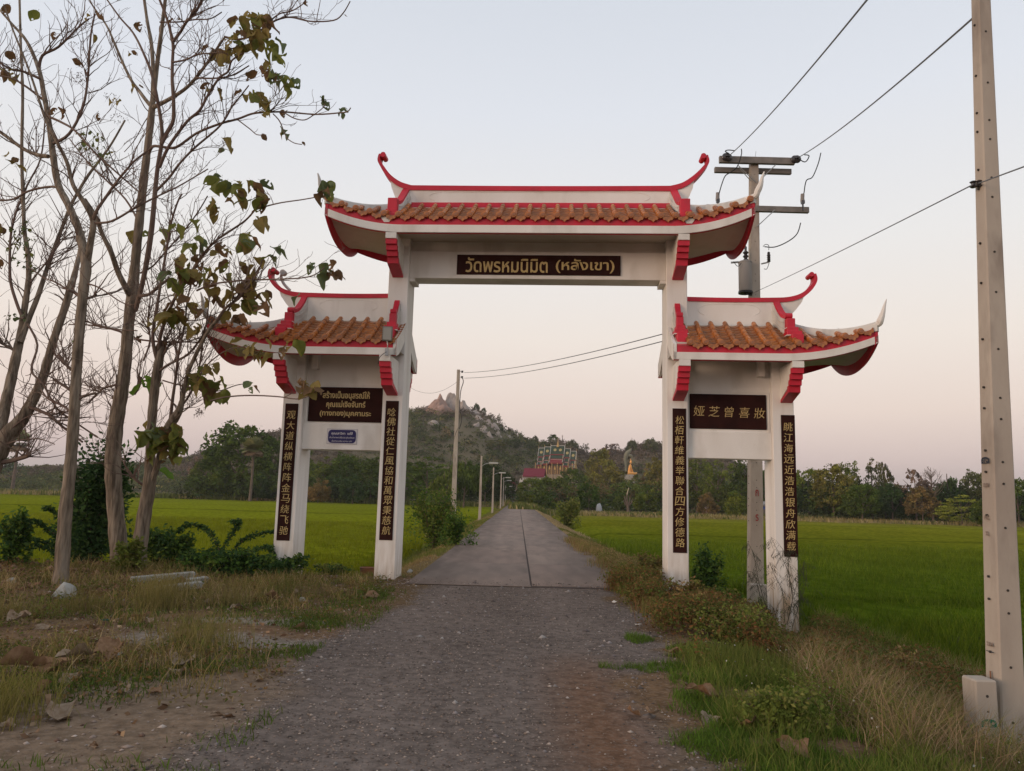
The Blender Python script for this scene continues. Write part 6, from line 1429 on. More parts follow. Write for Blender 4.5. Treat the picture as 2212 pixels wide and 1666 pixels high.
# D: tree whose trunk leans in from the left border
Dt = Teak('forked teak leaning in from the left picture border', -60, 1240, 12.6, 4)
Dt.trunk([(-60, 1250, 60, 0), (-48, 1130, 56, 0), (-30, 1040, 54, 0), (-8, 985, 50, 0), (18, 940, 46, 0), (48, 905, 34, 0), (72, 862, 28, 0), (94, 812, 24, 0), (115, 738, 21, 0), (140, 665, 20, 0), (152, 625, 20, 0), (162, 590, 15, .2), (172, 545, 11, .3), (180, 500, 9, .4)])
Dt.trunk([(-10, 985, 36, 0), (-2, 940, 34, .1), (8, 890, 30, .2), (22, 830, 27, .3), (36, 765, 25, .4), (46, 715, 20, .5), (54, 660, 17, .5), (62, 600, 15, .6), (60, 545, 13, .6), (53, 500, 11, .7), (50, 430, 10, .7), (47, 330, 9, .8), (49, 200, 8, .8), (45, 100, 7, .9), (42, -10, 6, 1)], 'trunk', 'bark', 10)
Dt.trunk([(44, 740, 18, .4), (62, 690, 15, .5), (82, 640, 14, .6), (100, 585, 12, .7), (116, 540, 11, .8), (135, 490, 10, .9), (155, 440, 9, 1), (190, 380, 8, 1.1), (235, 320, 6, 1.2), (270, 260, 5, 1.3)], 'branch', 'bark', 8)
Dt.branch([(50, 690), (38, 655), (26, 610), (22, 560), (26, 510), (38, 460), (60, 400), (85, 340), (95, 260)], 9, 4, .4, 1, 'twig', twigs=10)
Dt.branch([(66, 610), (82, 585), (108, 560), (135, 520), (158, 500)], 6, 3, .5, .8, twigs=7)
Dt.branch([(36, 760), (15, 748), (-10, 735)], 9, 6, .4, .3, twigs=3)
Dt.branch([(60, 700), (78, 745), (70, 800), (95, 830), (120, 880), (150, 905), (210, 945)], 6, 4, .1, -.3, twigs=7, tl=.8)
Dt.branch([(66, 880), (90, 890), (110, 900), (140, 925), (175, 955)], 9, 5, -.1, -.4, twigs=7, tl=.8)
Dt.branch([(-10, 1000), (20, 995), (55, 985), (62, 980)], 12, 11, 0, -.1, twigs=0)
Dt.branch([(-8, 975), (30, 955), (80, 948), (120, 960)], 5, 2, 0, -.2, twigs=6, tl=.6)
Dt.branch([(20, 930), (60, 900), (110, 892), (165, 905)], 4, 2, -.1, -.2, twigs=7, tl=.6)
Dt.branch([(150, 628), (120, 610), (95, 600), (60, 575)], 5, 3, .1, .5, twigs=6)
Dt.cluster(40, 505, 22, 30, 34, 9, ['leaf_d', 'leaf_a'], .6); Dt.cluster(52, 545, 24, 30, 26, 8, ['leaf_d', 'leaf_a'], .6); Dt.cluster(60, 575, 20, 12, 12, 8, ['leaf_d'], .6); Dt.leaf(156, 738, 18, 'leaf_e', 0); Dt.cluster(35, 680, 24, 10, 10, 9, ['leaf_d'], .4); Dt.leaf(5, 490, 24, 'leaf_c', .3); Dt.leaf(0, 560, 22, 'leaf_c', .3)
Dt.extra(120, 1.0); Dt.done()
# ------------------------------------------------------------------ ground cover
def blades(x, y, z, h, w, lean, col, rng, segs=2, droop=.5, az=None):
    """curved tapering blades, one colour each"""
    n = len(x); a = rng.uniform(0, 2*np.pi, n) if az is None else az; la = rng.uniform(0, 2*np.pi, n); dx, dy = np.cos(la)*lean*h, np.sin(la)*lean*h
    wx, wy = np.cos(a)*w/2, np.sin(a)*w/2; base = np.stack([x, y, z], 1); Wv = np.stack([wx, wy, np.zeros(n)], 1); rows = []
    for k in range(segs):
        t = k/segs; c = base+np.stack([dx*t**1.7, dy*t**1.7, h*(t-droop*lean*t*t*.5)], 1); f = 1-.45*t; rows += [c-Wv*f, c+Wv*f]
    rows.append(base+np.stack([dx, dy, h*(1-droop*lean*.5)], 1)); V = np.stack(rows, 1); k = V.shape[1]; F_ = []
    for s in range(segs-1): F_ += [[2*s, 2*s+1, 2*s+3], [2*s, 2*s+3, 2*s+2]]
    F_.append([2*segs-2, 2*segs-1, 2*segs]); F_ = np.array(F_)
    Fc = (np.arange(n)[:, None, None]*k+F_[None]).reshape(-1, 3); return V.reshape(-1, 3), Fc, np.repeat(col, k, 0)
class Bag:
    def __init__(s): s.V = []; s.F = []; s.C = []; s.n = 0
    def add(s, V, Fc, C): s.V.append(V); s.F.append(Fc+s.n); s.C.append(C); s.n += len(V)
    def build(s, name, m, label, kind='stuff', parent=None):
        return link(name, mesh_from(name, np.concatenate(s.V), np.concatenate(s.F), m, False, col=np.concatenate(s.C)), parent, kind=kind, label=label)
M['grass'] = mat('grass_blades', (1,1,1), (.8,.8,.8), rough=.8, scale=2, tint=True, trans=.35, spec=.06)
rg = np.random.default_rng(21)
def pick(cols, n, jit=.2):
    c = np.array(cols)[rg.integers(0, len(cols), n)]; return c*rg.uniform(1-jit, 1+jit, (n, 1))
# rice: planted in tufts, thick near the gate, thinning into a canopy sheet with distance
def rice(label, xr, yr, n, inside, cols_near, cols_far, hh=.36, wmul=1.0):
    u = rg.random(n); y = yr[0]*(yr[1]/yr[0])**u                              # more tufts close to the camera
    x = xr[0]+(xr[1]-xr[0])*rg.random(n)*1.0; k = inside(x, y)&(np.abs(x/y) < .78); x, y = x[k], y[k]; n = len(x); per = 5
    X = np.repeat(x, per)+rg.normal(0, .05, n*per)*np.repeat(1+y/60, per); Y = np.repeat(y, per)+rg.normal(0, .05, n*per)*np.repeat(1+y/60, per); m = n*per
    D = np.hypot(X, Y); patch = fbm(X*.18, Y*.09, 3); hgt = hh*rg.uniform(.75, 1.25, m)*(1+.22*(patch-.5)*2)
    t = smooth((D-20)/70)[:, None]; c = pick(cols_near, m)*(1-t)+pick(cols_far, m)*t; c = c*(.42+.72*patch+.44*fbm(X*1.1, Y*.5, 2))[:, None]
    b = Bag(); b.add(*blades(X, Y, zg(X, Y), hgt, .010*wmul*(1+D/16), rg.uniform(.1, .55, m), c, rg)); return b.build('rice', M['grass'], label)
inR = lambda x, y: (x-xc(y) > right_edge(y)-.1+.25*(fbm(x*.7, y*.7)-.5))
inL = lambda x, y: (x-xc(y) < -3.7+.4*(fbm(y*.5, x*.5)-.5))&(y > 16.6+.6*(fbm(x, y)-.5))
rice('green young rice standing in the paddy right of the road', (3.5, 34), (7.5, 42), 29000, inR, [(.115,.170,.014), (.085,.135,.010), (.155,.20,.018)], [(.18,.215,.012), (.20,.21,.014)], .40)
rice('yellow green young rice standing in the paddy left of the road', (-34, -3.4), (16.5, 52), 36000, inL, [(.20,.225,.012), (.16,.195,.010), (.235,.245,.016)], [(.225,.23,.012), (.20,.22,.012)], .38)
def canopy(name, side, s1, y0, y1, edge, z, cfun, label):
    ss = np.concatenate([[0, .25, .5, .8, 1.2], 1.2+(s1-1.2)*np.linspace(0, 1, 120)[1:]**1.3]); ys_ = y0*(y1/y0)**np.linspace(0, 1, 170); SS, Y = np.meshgrid(ss, ys_)
    X = xc(Y)+side*(edge(Y)+SS); zl = -.80 if side > 0 else -.60
    Zc = zl+.02+(z-zl+.07*(fbm(X*.35, Y*.3)-.5)*2+.04*(fbm(X*1.7, Y*1.3)-.5))*smooth(SS/1.0)*smooth((Y-y0)/1.5)*smooth((y1-Y)/3)
    nx_, ny_ = len(ss), len(ys_); ii = (np.arange(ny_-1)[:, None]*nx_+np.arange(nx_-1)[None, :]).ravel(); q = np.stack([ii, ii+1, ii+nx_+1, ii+nx_], 1)
    if side < 0: q = q[:, ::-1].copy()
    return link(name, mesh_from(name, np.stack([X.ravel(), Y.ravel(), Zc.ravel()], 1), q, M['canopy'], True, col=cfun(X.ravel(), Y.ravel())), kind='stuff', label=label)
M['canopy'] = mat('rice_canopy', (1,1,1), (.55,.62,.5), rough=1, scale=3.2, detail=9, tint=True, bump=.16, bscale=5, lo=.38, hi=.62, spec=.0, stretch=(1,.55,1))
def cR(x, y):
    t = smooth((np.hypot(x, y)-16)/60)[:, None]; p = fbm(x*.05, y*.03, 3)[:, None]; q_ = (y-47-.06*x) % 31; stripe = smooth(np.abs(q_-2)/(1.2+.5*fbm(x*.2, y*.1)))[:, None]
    c = np.array([.095,.140,.010])*(1-t)+np.array([.20,.20,.014])*t; c = c*(.8+.4*p); t2 = smooth((y-82)/16)[:, None]; c = c*(1-t2)+np.array([.21,.19,.03])*t2
    return c*(.60+.40*stripe)*(.82+.36*fbm(x*.35, y*.12, 3))[:, None]
def cL(x, y):
    p = fbm(x*.05+4, y*.03, 3)[:, None]; q_ = (y-70+.03*x) % 58; stripe = smooth(np.abs(q_-3)/2.4)[:, None]; c = np.array([.200,.215,.012])*(.85+.3*p)
    return c*(.58+.42*stripe)*(.84+.32*fbm(x*.3, y*.1, 3))[:, None]
canopy('rice', 1, 112, 15, 104, lambda y: right_edge(y)-.1, -.58, cR, 'dense rice canopy of the right paddy')
canopy('rice', -1, 150, 19, 146, lambda y: 3.8+0*y, -.38, cL, 'dense rice canopy of the left paddy')

# coarse field edges and banks: taller grass in strips
def strip(bag, n, xf, yf, h, w, cols, lean=(.1, .7), segs=2, wd=0, jit=.25, cond=None):
    x, y = xf(n), yf(n)
    if cond is not None: k = cond(x, y); x, y = x[k], y[k]
    n = len(x); hh = rg.uniform(h[0], h[1], n); D = np.hypot(x, y)
    bag.add(*blades(x, y, zg(x, y)-.01, hh, w*(1+D/14), rg.uniform(*lean, n), pick(cols, n, jit), rg, segs))
STRAW = [(.42,.31,.15), (.34,.25,.11), (.48,.37,.20), (.28,.19,.085)]; DRYG = [(.27,.23,.07), (.32,.25,.08), (.22,.20,.06)]; GRN = [(.10,.16,.025), (.125,.19,.03), (.08,.13,.022)]; RUST = [(.26,.13,.055), (.30,.16,.07), (.20,.10,.045)]; LIME = [(.13,.24,.03), (.11,.205,.026)]
tuft = lambda xs_, sp: xs_
def clumped(n, cx, cy, sp): i = rg.integers(0, len(cx), n); return cx[i]+rg.normal(0, sp, n), cy[i]+rg.normal(0, sp, n)
# far banks between paddies and tree lines
b = Bag()
x = rg.uniform(-120, 105, 26000); y = np.where(x < 0, rg.uniform(142, 160, 26000), rg.uniform(101, 122, 26000)); D = np.hypot(x, y); tall = fbm(x*.12, y*.2+3, 3)
hh = np.where(x < 0, 1.1, .75)*rg.uniform(.4, 1.3, len(x))*(.5+tall); col = np.where((tall > .52)[:, None], pick([(.15,.17,.045), (.13,.15,.04)], len(x)), pick([(.33,.26,.10), (.38,.30,.15), (.26,.22,.085)], len(x)))
b.add(*blades(x, y, zg(x, y), hh, np.full(len(x), .30), rg.uniform(.1, .5, len(x)), col, rg)); b.build('tall_grass', M['grass'], 'dry and green tall grass banks at the far edges of both paddies')
# verges of the concrete road beyond the gate
b = Bag()
for side in (-1, 1):
    n = 36000; y = 15.2*(150/15.2)**rg.random(n); r = rg.uniform(0, 1, n)**1.1; wd = np.where(side < 0, 1.7, 2.3-.6*smooth((y-40)/40)); x = xc(y)+side*(2.07+r*wd)+.0; nn = fbm(x*.8, y*.35, 3)
    k = (rg.random(n) < .35+.9*nn); x, y, r, nn = x[k], y[k], r[k], nn[k]; n = len(x); D = np.hypot(x, y)
    cc = np.where(((nn > .50)&(D < 45) if side > 0 else (nn > .42))[:, None], pick([(.18,.19,.05), (.14,.17,.04), (.22,.21,.06)], n), pick([(.54,.41,.24), (.46,.34,.18), (.36,.27,.13)] if side > 0 else [(.32,.25,.10), (.38,.28,.14), (.28,.18,.075)], n))
    b.add(*blades(x, y, zg(x, y)-.02, (.05+.22*nn)*rg.uniform(.4, 1.4, n)*(.5+.8*r), .006*(1+D/13), rg.uniform(.1, .8, n), cc, rg))
b.build('verge_grass', M['grass'], 'dry straw coloured and green grass along both verges of the concrete road')
# left yard: straw tufts, short green mats and rust weeds
b = Bag(); n = 15000
cx = rg.uniform(-9.5, -2.4, 520); cy = rg.uniform(5.0, 14.9, 520); k = (fbm(cx*.7+2, cy*.7) > .40)&~((np.abs(cx+3.0) < 1.5)&(np.abs(cy-8.7) < .7)); cx, cy = cx[k], cy[k]
x, y = clumped(n, cx, cy, .16); D = np.hypot(x, y); b.add(*blades(x, y, zg(x, y)-.01, rg.uniform(.04, .30, n), .0040*(1+D/14), rg.uniform(.1, .9, n), pick(STRAW+DRYG+[(.17,.165,.05), (.13,.14,.04)], n), rg, 3))
for (tx, ty, ht, m, cs) in ((-3.55, 5.55, .50, 1300, [(.22,.205,.055), (.26,.22,.08)]), (-3.6, 5.9, .42, 800, [(.22,.205,.055)]), (-2.95, 8.0, .55, 900, [(.24,.21,.075)]), (-3.3, 8.4, .5, 700, [(.22,.19,.07)]), (-4.6, 10.6, .62, 1300, [(.26,.22,.085), (.22,.19,.06)]), (-4.9, 11.5, .62, 1200, [(.25,.21,.08)]), (-3.9, 11.2, .55, 700, [(.26,.22,.085)]), (-5.4, 10.2, .42, 900, [(.21,.18,.06)]), (-5.9, 9.6, .42, 800, [(.22,.19,.07)]), (-3.5, 12.4, .42, 900, [(.2,.18,.06), (.1,.13,.03)]), (-2.9, 12.3, .35, 700, [(.22,.17,.08)]), (-7.0, 11.0, .42, 800, STRAW)):
    m = int(m*.38); x = tx+rg.normal(0, .20, m); y = ty+rg.normal(0, .15, m); b.add(*blades(x, y, zg(x, y)-.01, rg.uniform(.25, 1, m)**1.3*ht, np.full(m, .0055), rg.uniform(.08, .75, m), pick(cs, m), rg, 3))
b.build('dry_grass', M['grass'], 'tufts of dry straw coloured grass over the dirt yard left of the gravel')
b = Bag(); n = 150000; x = rg.uniform(-9, -1.6, n); y = rg.uniform(4.4, 14.7, n); g = fbm(x*.55+11, y*.9+4, 3)
band = smooth(1.15-np.abs((y-7.0-.95*(x+3.0))/.50))*((x > -4.6)&(x < -1.9))*1.2+smooth(1-np.hypot((x+2.35)/.55, (y-9.9)/.75))*1.3+smooth(1-np.hypot((x+4.0)/.5, (y-5.1)/.3))+smooth(1-np.hypot((x+2.1)/.35, (y-8.2)/.25))+.8*smooth(1-np.hypot((x+3.9)/.9, (y-9.2)/.4))+1.1*smooth(1-np.hypot((x+2.2)/.7, (y-12.4)/1.6))
k = rg.random(n) < np.clip(band*1.2*(g+.25)+.25*smooth((g-.56)/.1), 0, 1)*(fbm(x*3.3, y*3.3, 2) > .34); x, y = x[k], y[k]; n = len(x)
b.add(*blades(x, y, zg(x, y)-.005, rg.uniform(.025, .095, n), .0055*(1+np.hypot(x, y)/12), rg.uniform(.2, 1, n), pick(GRN+[(.09,.125,.03), (.12,.12,.04)], n), rg, 2)); b.build('short_grass', M['grass'], 'low green grass mats beside the gravel on the left')
# short fresh turf and weeds on the right
b = Bag(); n = 130000; x = rg.uniform(.9, 4.2, n); y = rg.uniform(4.2, 10, n); g = fbm(x*1.1+7, y*1.1+1, 3); ed = 1.22+.85*smooth((y-6.6)/3.0)-.22*np.sin(y*2.4)
gf = fbm(x*4+3, y*4, 2); k = (x > ed+.7*(g-.5)+.5*(gf-.5))&(rg.random(n) < smooth((g-.38)/.12)*smooth((gf-.28)/.2)*smooth((3.2-x+.12*(y-5))/1.1))
k |= (np.hypot((x-1.62)/.26, (y-9.25)/.24)+(gf-.5)*1.2 < .8)&(rg.random(n) < .6)|(np.hypot((x-1.35)/.45, (y-7.7)/.26)+(gf-.5)*1.4 < .8)&(rg.random(n) < .5)
x, y = x[k], y[k]; n = len(x); hm = .035+.06*fbm(x*2.2, y*2.2)
b.add(*blades(x, y, zg(x, y)-.005, hm*rg.uniform(.6, 1.5, n), np.full(n, .0058), rg.uniform(.2, 1, n), pick(LIME+GRN+[(.10,.15,.035)], n), rg, 2)); b.build('short_grass', M['grass'], 'fresh green turf along the right edge of the gravel')
# knee high weeds on the right bank: rusty, olive and pale straw
b = Bag()
def weeds(n, xr, yr, cond, h, cols, w=.0046, lean=(.05, .6), segs=2, ncl=160, sp=.12):
    cx = rg.uniform(*xr, ncl*3); cy = rg.uniform(*yr, ncl*3); k = cond(cx, cy); cx, cy = cx[k], cy[k]
    if len(cx) == 0: return
    x, y = clumped(n, cx, cy, sp); D = np.hypot(x, y); q_ = ((np.abs(x/y-5.15/14.4) < .034)&(y > 9.5))|((np.abs(x/y-3.2/14.6) < .030)&(y > 11)); b.add(*blades(x, y, zg(x, y)-.02, rg.uniform(h[0], h[1], n)*np.where(q_, .35, 1), w*(1+D/16), rg.uniform(*lean, n), pick(cols, n, .28), rg, segs))
bank = lambda x, y: (x-xc(y) > 1.75+.55*smooth((8-y)/3)+.15*np.sin(y*3))&(x-xc(y) < right_edge(y)+.3)
weeds(20000, (1.9, 6.8), (8.5, 15.5), lambda x, y: bank(x, y)&(fbm(x*.8, y*.8+3) > .42), (.10, .44), RUST+[(.30,.24,.09), (.24,.21,.07)])
weeds(20000, (1.8, 6.6), (7.5, 15.5), lambda x, y: bank(x, y)&(fbm(x*.8+20, y*.8) > .44), (.06, .32), [(.17,.20,.045), (.22,.22,.06), (.14,.17,.04)])
weeds(21000, (2.6, 6.2), (5.2, 11.5), lambda x, y: bank(x, y)&(x > 2.4+.2*(y-5))&(fbm(x*.6+5, y*.6) > .38), (.14, .58), [(.38,.26,.15), (.44,.33,.20), (.30,.20,.11), (.24,.22,.07), (.18,.20,.05)], lean=(.2, 1.1))
weeds(19000, (1.5, 4.4), (4.6, 8.5), lambda x, y: (x > 1.6+.1*(y-5))&(fbm(x*.9+9, y*.9) > .45), (.06, .26), [(.16,.21,.04), (.21,.21,.06), (.13,.18,.035)], lean=(.1, .9))
weeds(14000, (2.6, 5.4), (4.4, 7.2), lambda x, y: (x > 2.3), (.06, .26), [(.36,.25,.14), (.40,.30,.17), (.22,.21,.06), (.26,.15,.07)], lean=(.2, 1.0))
weeds(15000, (1.85, 3.4), (11.0, 30), lambda x, y: (x-xc(y) > 1.8)&(fbm(x*.9, y*.5) > .36), (.05, .30), [(.30,.23,.09), (.20,.21,.055), (.36,.26,.13), (.26,.15,.07)], ncl=260)
weeds(9000, (5.4, 7.4), (8.5, 18), lambda x, y: np.abs(x-xc(y)-right_edge(y)) < .5, (.15, .50), [(.12,.20,.03), (.18,.21,.045), (.32,.26,.10)], lean=(.1, .6), ncl=140)
b.build('weeds', M['grass'], 'knee high rusty, olive and straw coloured weeds over the bank right of the gravel')
# leafy small-leaved weeds: cards on short stems, right bank and under the teaks
def leafy(name, label, pts, size, cols, per=26, sp=(.12, .12, .12), tri=False, m='grass', aspect=.5, seed=3):
    r_ = np.random.default_rng(seed); P = np.array(pts, float); n = len(P); Q = np.repeat(P, per, 0); Q = Q+r_.normal(size=Q.shape)*np.array(sp); Q[:, 2] = np.maximum(Q[:, 2], zg(Q[:, 0], Q[:, 1])+.01)
    c = np.repeat(np.array(cols)[r_.integers(0, len(cols), n)]*r_.uniform(.75, 1.25, (n, 1)), per, 0)*r_.uniform(.8, 1.2, (n*per, 1)); V, Fc = cards(Q, size*1.15, r_, aspect=aspect*1.5, tri=True); return V, Fc, np.repeat(c, 3, 0)
b2 = Bag()
for n_, (x0, x1), (y0, y1), th, hz0, sz, cs in ((6200, (1.8, 6.4), (7.9, 15.4), .38, .22, .023, [(.10,.125,.032), (.15,.13,.04), (.085,.105,.028), (.21,.105,.042), (.16,.085,.038), (.12,.16,.034), (.24,.15,.06)]),
        (2600, (1.7, 5.6), (4.6, 8.4), .44, .11, .014, [(.13,.19,.035), (.18,.21,.05), (.11,.15,.032), (.22,.17,.06)]), (700, (2.4, 5.2), (15, 27), .42, .12, .026, [(.26,.20,.08), (.16,.17,.045), (.34,.24,.11)])):
    px_ = rg.uniform(x0, x1, n_); py_ = rg.uniform(y0, y1, n_); k = bank(px_, py_)&(fbm(px_*1.3+31, py_*1.3) > th); px_, py_ = px_[k], py_[k]; q_ = ((np.abs(px_/py_-5.15/14.4) < .034)&(py_ > 9))|((np.abs(px_/py_-3.2/14.6) < .030)&(py_ > 11)); k = ~(q_&(py_ > 12.3))&(py_ > 0); px_, py_, q_ = px_[k], py_[k], q_[k]; hn = hz0*(.4+1.2*fbm(px_*1.1, py_*1.1+8))*np.where(q_, .25, 1)
    b2.add(*leafy('', '', np.stack([px_, py_, zg(px_, py_)+hn], 1), sz, cs, per=30, sp=(.10, .10, .07), seed=int(n_)))
b2.build('leafy_weeds', M['grass'], 'small leaved green and brown weeds scattered over the right bank')
b3 = Bag(); px_ = rg.uniform(-9.5, -2.0, 2600); py_ = rg.uniform(6.0, 15.2, 2600); k = (fbm(px_*1.2+3, py_*1.4+7) > .50-.02*(py_-9))&~((np.abs(px_+3.0) < 1.3)&(np.abs(py_-8.8) < .8)); px_, py_ = px_[k], py_[k]
b3.add(*leafy('', '', np.stack([px_, py_, zg(px_, py_)+.05], 1), .018, [(.11,.13,.034), (.17,.14,.05), (.20,.12,.05), (.13,.17,.035), (.24,.18,.09)], per=22, sp=(.10, .10, .04), seed=77)); b3.build('leafy_weeds', M['grass'], 'low leafy weeds scattered over the dirt yard under the teaks')
fl_ = Bag(); px_ = rg.uniform(1.5, 4.5, 260); py_ = rg.uniform(4.6, 9.5, 260); k = bank(px_, py_)|(px_ > 2); px_, py_ = px_[k], py_[k]; V, Fc = cards(np.stack([px_, py_, zg(px_, py_)+rg.uniform(.08, .26, len(px_))], 1), .008, rg, aspect=.9)
fl_.add(V, Fc, np.tile(np.array([.62,.60,.55]), (len(V), 1))); fl_.build('tiny_flowers', M['grass'], 'tiny white flower heads dotted over the weeds on the right')

# gravel stones
def stones(n, xf, yf, size, cols, label, name='gravel'):
    base = np.array([(1,0,0), (-1,0,0), (0,1,0), (0,-1,0), (0,0,1), (0,0,-.6)], float); Fo = np.array([(0,2,4), (2,1,4), (1,3,4), (3,0,4), (2,0,5), (1,2,5), (3,1,5), (0,3,5)])
    x, y = xf(n), yf(n); k = zone_is_gravel(x, y); x, y = x[k], y[k]; n = len(x); s = size*rg.lognormal(0, .45, n); a = rg.uniform(0, 6.28, n)
    Bv = base[None]*s[:, None, None]*rg.uniform(.6, 1.25, (n, 6, 1))*np.array([1, .8, .55]); c, d = np.cos(a)[:, None], np.sin(a)[:, None]; X = Bv[..., 0]*c-Bv[..., 1]*d; Y = Bv[..., 0]*d+Bv[..., 1]*c
    zz = np.maximum(zg(x, y), np.where((y > 14.2)&(np.abs(x-xc(y)) < 2.05), .024, -9)); V = np.stack([X+x[:, None], Y+y[:, None], Bv[..., 2]+zz[:, None]+.002], 2).reshape(-1, 3); Fc = (np.arange(n)[:, None, None]*6+Fo[None]).reshape(-1, 3); C = np.repeat(pick(cols, n, .35), 6, 0)
    return link(name, mesh_from(name, V, Fc, M['tint_solid'], False, col=C), kind='stuff', label=label)
def zone_is_gravel(x, y):
    gl = -2.35+.12*np.sin(y*1.3)+.55*smooth((y-9)/4); gr = .95+.75*smooth((y-6.4)/3.2)-.15*np.sin(y*2.1); red = smooth(1-np.abs(x-xc(y)-.42)/.62)*smooth((9.3-y)/2.2)
    e = .35*(fbm(x*3, y*3)-.5); return (x-xc(y) > gl+e)&(x-xc(y) < gr+.15+e)&(rg.random(len(x)) > red*.86)&(rg.random(len(x)) > smooth((y-14.0)/1.5))
stones(32000, lambda n: rg.uniform(-2.8, 2.4, n), lambda n: 3.6*(15.6/3.6)**rg.random(n), .0075, [(.225,.185,.165), (.15,.125,.112), (.33,.28,.245), (.11,.09,.08), (.26,.20,.16)], 'crushed grey stone over the near road')
stones(1500, lambda n: rg.uniform(-2.8, 2.4, n), lambda n: rg.uniform(3.8, 14.8, n), .016, [(.22,.20,.20), (.15,.13,.13), (.30,.28,.27), (.12,.10,.09)], 'larger loose stones over the near road', 'loose_stones')
_zg = zone_is_gravel; zone_is_gravel = lambda x, y: (np.hypot((x+3.2)/1.7, (y-14.4)/.75) < 1)|((np.abs(x+3) < 1.3)&(np.abs(y-8.7) < .5)&(rg.random(len(x)) < .3))|(rg.random(len(x)) < .22)
stones(24000, lambda n: rg.uniform(-8.5, -1.6, n), lambda n: rg.uniform(4.3, 15.2, n), .013, [(.30,.24,.21), (.22,.17,.14), (.38,.33,.30), (.16,.10,.075)], 'broken rubble beside the foot of the left gate post', 'rubble')
zone_is_gravel = lambda x, y: (y > 11.2+.25*np.abs(x+7.5)-.3)
stones(5200, lambda n: rg.uniform(-10.5, -5.2, n), lambda n: rg.uniform(11, 16, n), .040, [(.16,.080,.045), (.20,.11,.065), (.13,.065,.04), (.24,.15,.09)], 'clods of dark red soil and dead leaves piled round the teak trunks', 'soil_clods')

# dead leaves lying about: countable, each a thing
def dry_leaf(px, py, spx, label, mk='dry', z=0.0, rx=None):
    b_ = at(px, py, 8); d = b_-Vector((0, 0, HC)); t = HC/(-d.z); p = Vector((0, 0, HC))+d*t
    for _ in range(6): zt_ = zgf(p.x, p.y); p = Vector((0, 0, HC))+d*((HC-zt_)/(-d.z))
    k = 1.2*spx*pxm(p.y); return link('dry_leaf', LEAF[mk, random.randint(0, 4)], None, loc=p+Vector((0, 0, .03*k/.2+z)), rot=(random.uniform(-.35, .35) if rx is None else rx, random.uniform(-.5, .5), random.uniform(0, 6.28)), scale=k, label=label, category='leaf', group='dead teak leaves on the ground')
LL = [(95, 1452, 95, 'largest curled brown dead leaf in the heap left of the gravel', 'dry'), (150, 1447, 80, 'brown dead leaf in the middle of the heap left of the gravel', 'dry'), (205, 1430, 70, 'folded dead leaf on the right side of the heap', 'dry2'), (235, 1437, 60, 'tattered dead leaf at the right end of the heap', 'dry'),
      (175, 1468, 55, 'pale dead leaf under the front of the heap', 'dry2'), (372, 1452, 62, 'big pale tan dead leaf alone on the green mat', 'dry2'), (400, 1458, 50, 'tan dead leaf overlapping the big pale one', 'dry2'), (636, 1360, 34, 'brown dead leaf standing at the left gravel edge', 'dry'),
      (115, 1540, 70, 'pale dead leaf low at the left picture border', 'dry2'), (70, 1500, 55, 'brown dead leaf between straw tufts at the lower left', 'dry'), (15, 1352, 40, 'flat grey brown dead leaf at the left picture border', 'dry2'), (375, 1385, 45, 'dead leaf leaning on straw beside the sandy patch', 'dry'),
      (1530, 1552, 50, 'large brownish grey dead leaf on the right turf', 'dry2'), (1555, 1518, 62, 'curled orange brown dead leaf in the right weeds', 'dry'), (1590, 1522, 46, 'dark curled dead leaf beside the orange brown one', 'dry'), (1640, 1535, 50, 'brown dead leaf left of the pale torn one', 'dry'), (1668, 1532, 40, 'pale bluish torn leaf in the right weeds', 'dry2'),
      (1605, 1575, 44, 'narrow brown dead leaf lower on the right turf', 'dry'), (1745, 1650, 75, 'big rust red dead leaf at the bottom picture border', 'dry'), (1478, 1420, 40, 'dead leaf at the right gravel edge', 'dry'), (1445, 1348, 22, 'small dark dead leaf by the right gravel edge', 'dry'), (1440, 1290, 22, 'small dead leaf near the right inner gate post', 'dry')]
for a in LL:
    if a[4]: dry_leaf(a[0], a[1], a[2], a[3], a[4])
SPOTS = [((-.1, .1), (560, 1465), 'at the left gravel edge beside the green mat'), ((0, 0), (470, 1560), 'on the bare dirt strip left of the gravel'), ((0, 0), (205, 1600), 'on bare dirt near the lower left corner'), ((0, 0), (300, 1500), 'on the green mat below the leaf heap'),
         ((0, 0), (330, 1345), 'in straw above the sandy patch'), ((0, 0), (530, 1320), 'in thin grass behind the sandy patch'), ((0, 0), (610, 1290), 'near the rubble of the outer left gate post'), ((0, 0), (95, 1345), 'below the grey stone at the slim teak'),
         ((0, 0), (420, 1310), 'in front of the broken fallen post'), ((0, 0), (765, 1290), 'by the foot of the left inner gate post'), ((0, 0), (40, 1580), 'beside the straw tuft at the left border'), ((0, 0), (240, 1385), 'between straw tufts left of the sandy patch'),
         ((0, 0), (1500, 1470), 'at the left rim of the right hand turf'), ((0, 0), (1700, 1580), 'under the feathery weed in the right foreground'), ((0, 0), (1560, 1440), 'in the weeds above the right hand turf'), ((0, 0), (1390, 1560), 'on the gravel beside the right hand turf')]
for k, (_, (px, py), wh) in enumerate(SPOTS):
    for mk, nm_, o in (('dry', 'brown', 0), ('dry2', 'pale tan', 1)):
        dry_leaf(px+random.uniform(-26, 26), py+random.uniform(-14, 14), random.uniform(20, 36), 'small crumpled '+nm_+' dead leaf '+wh, mk)
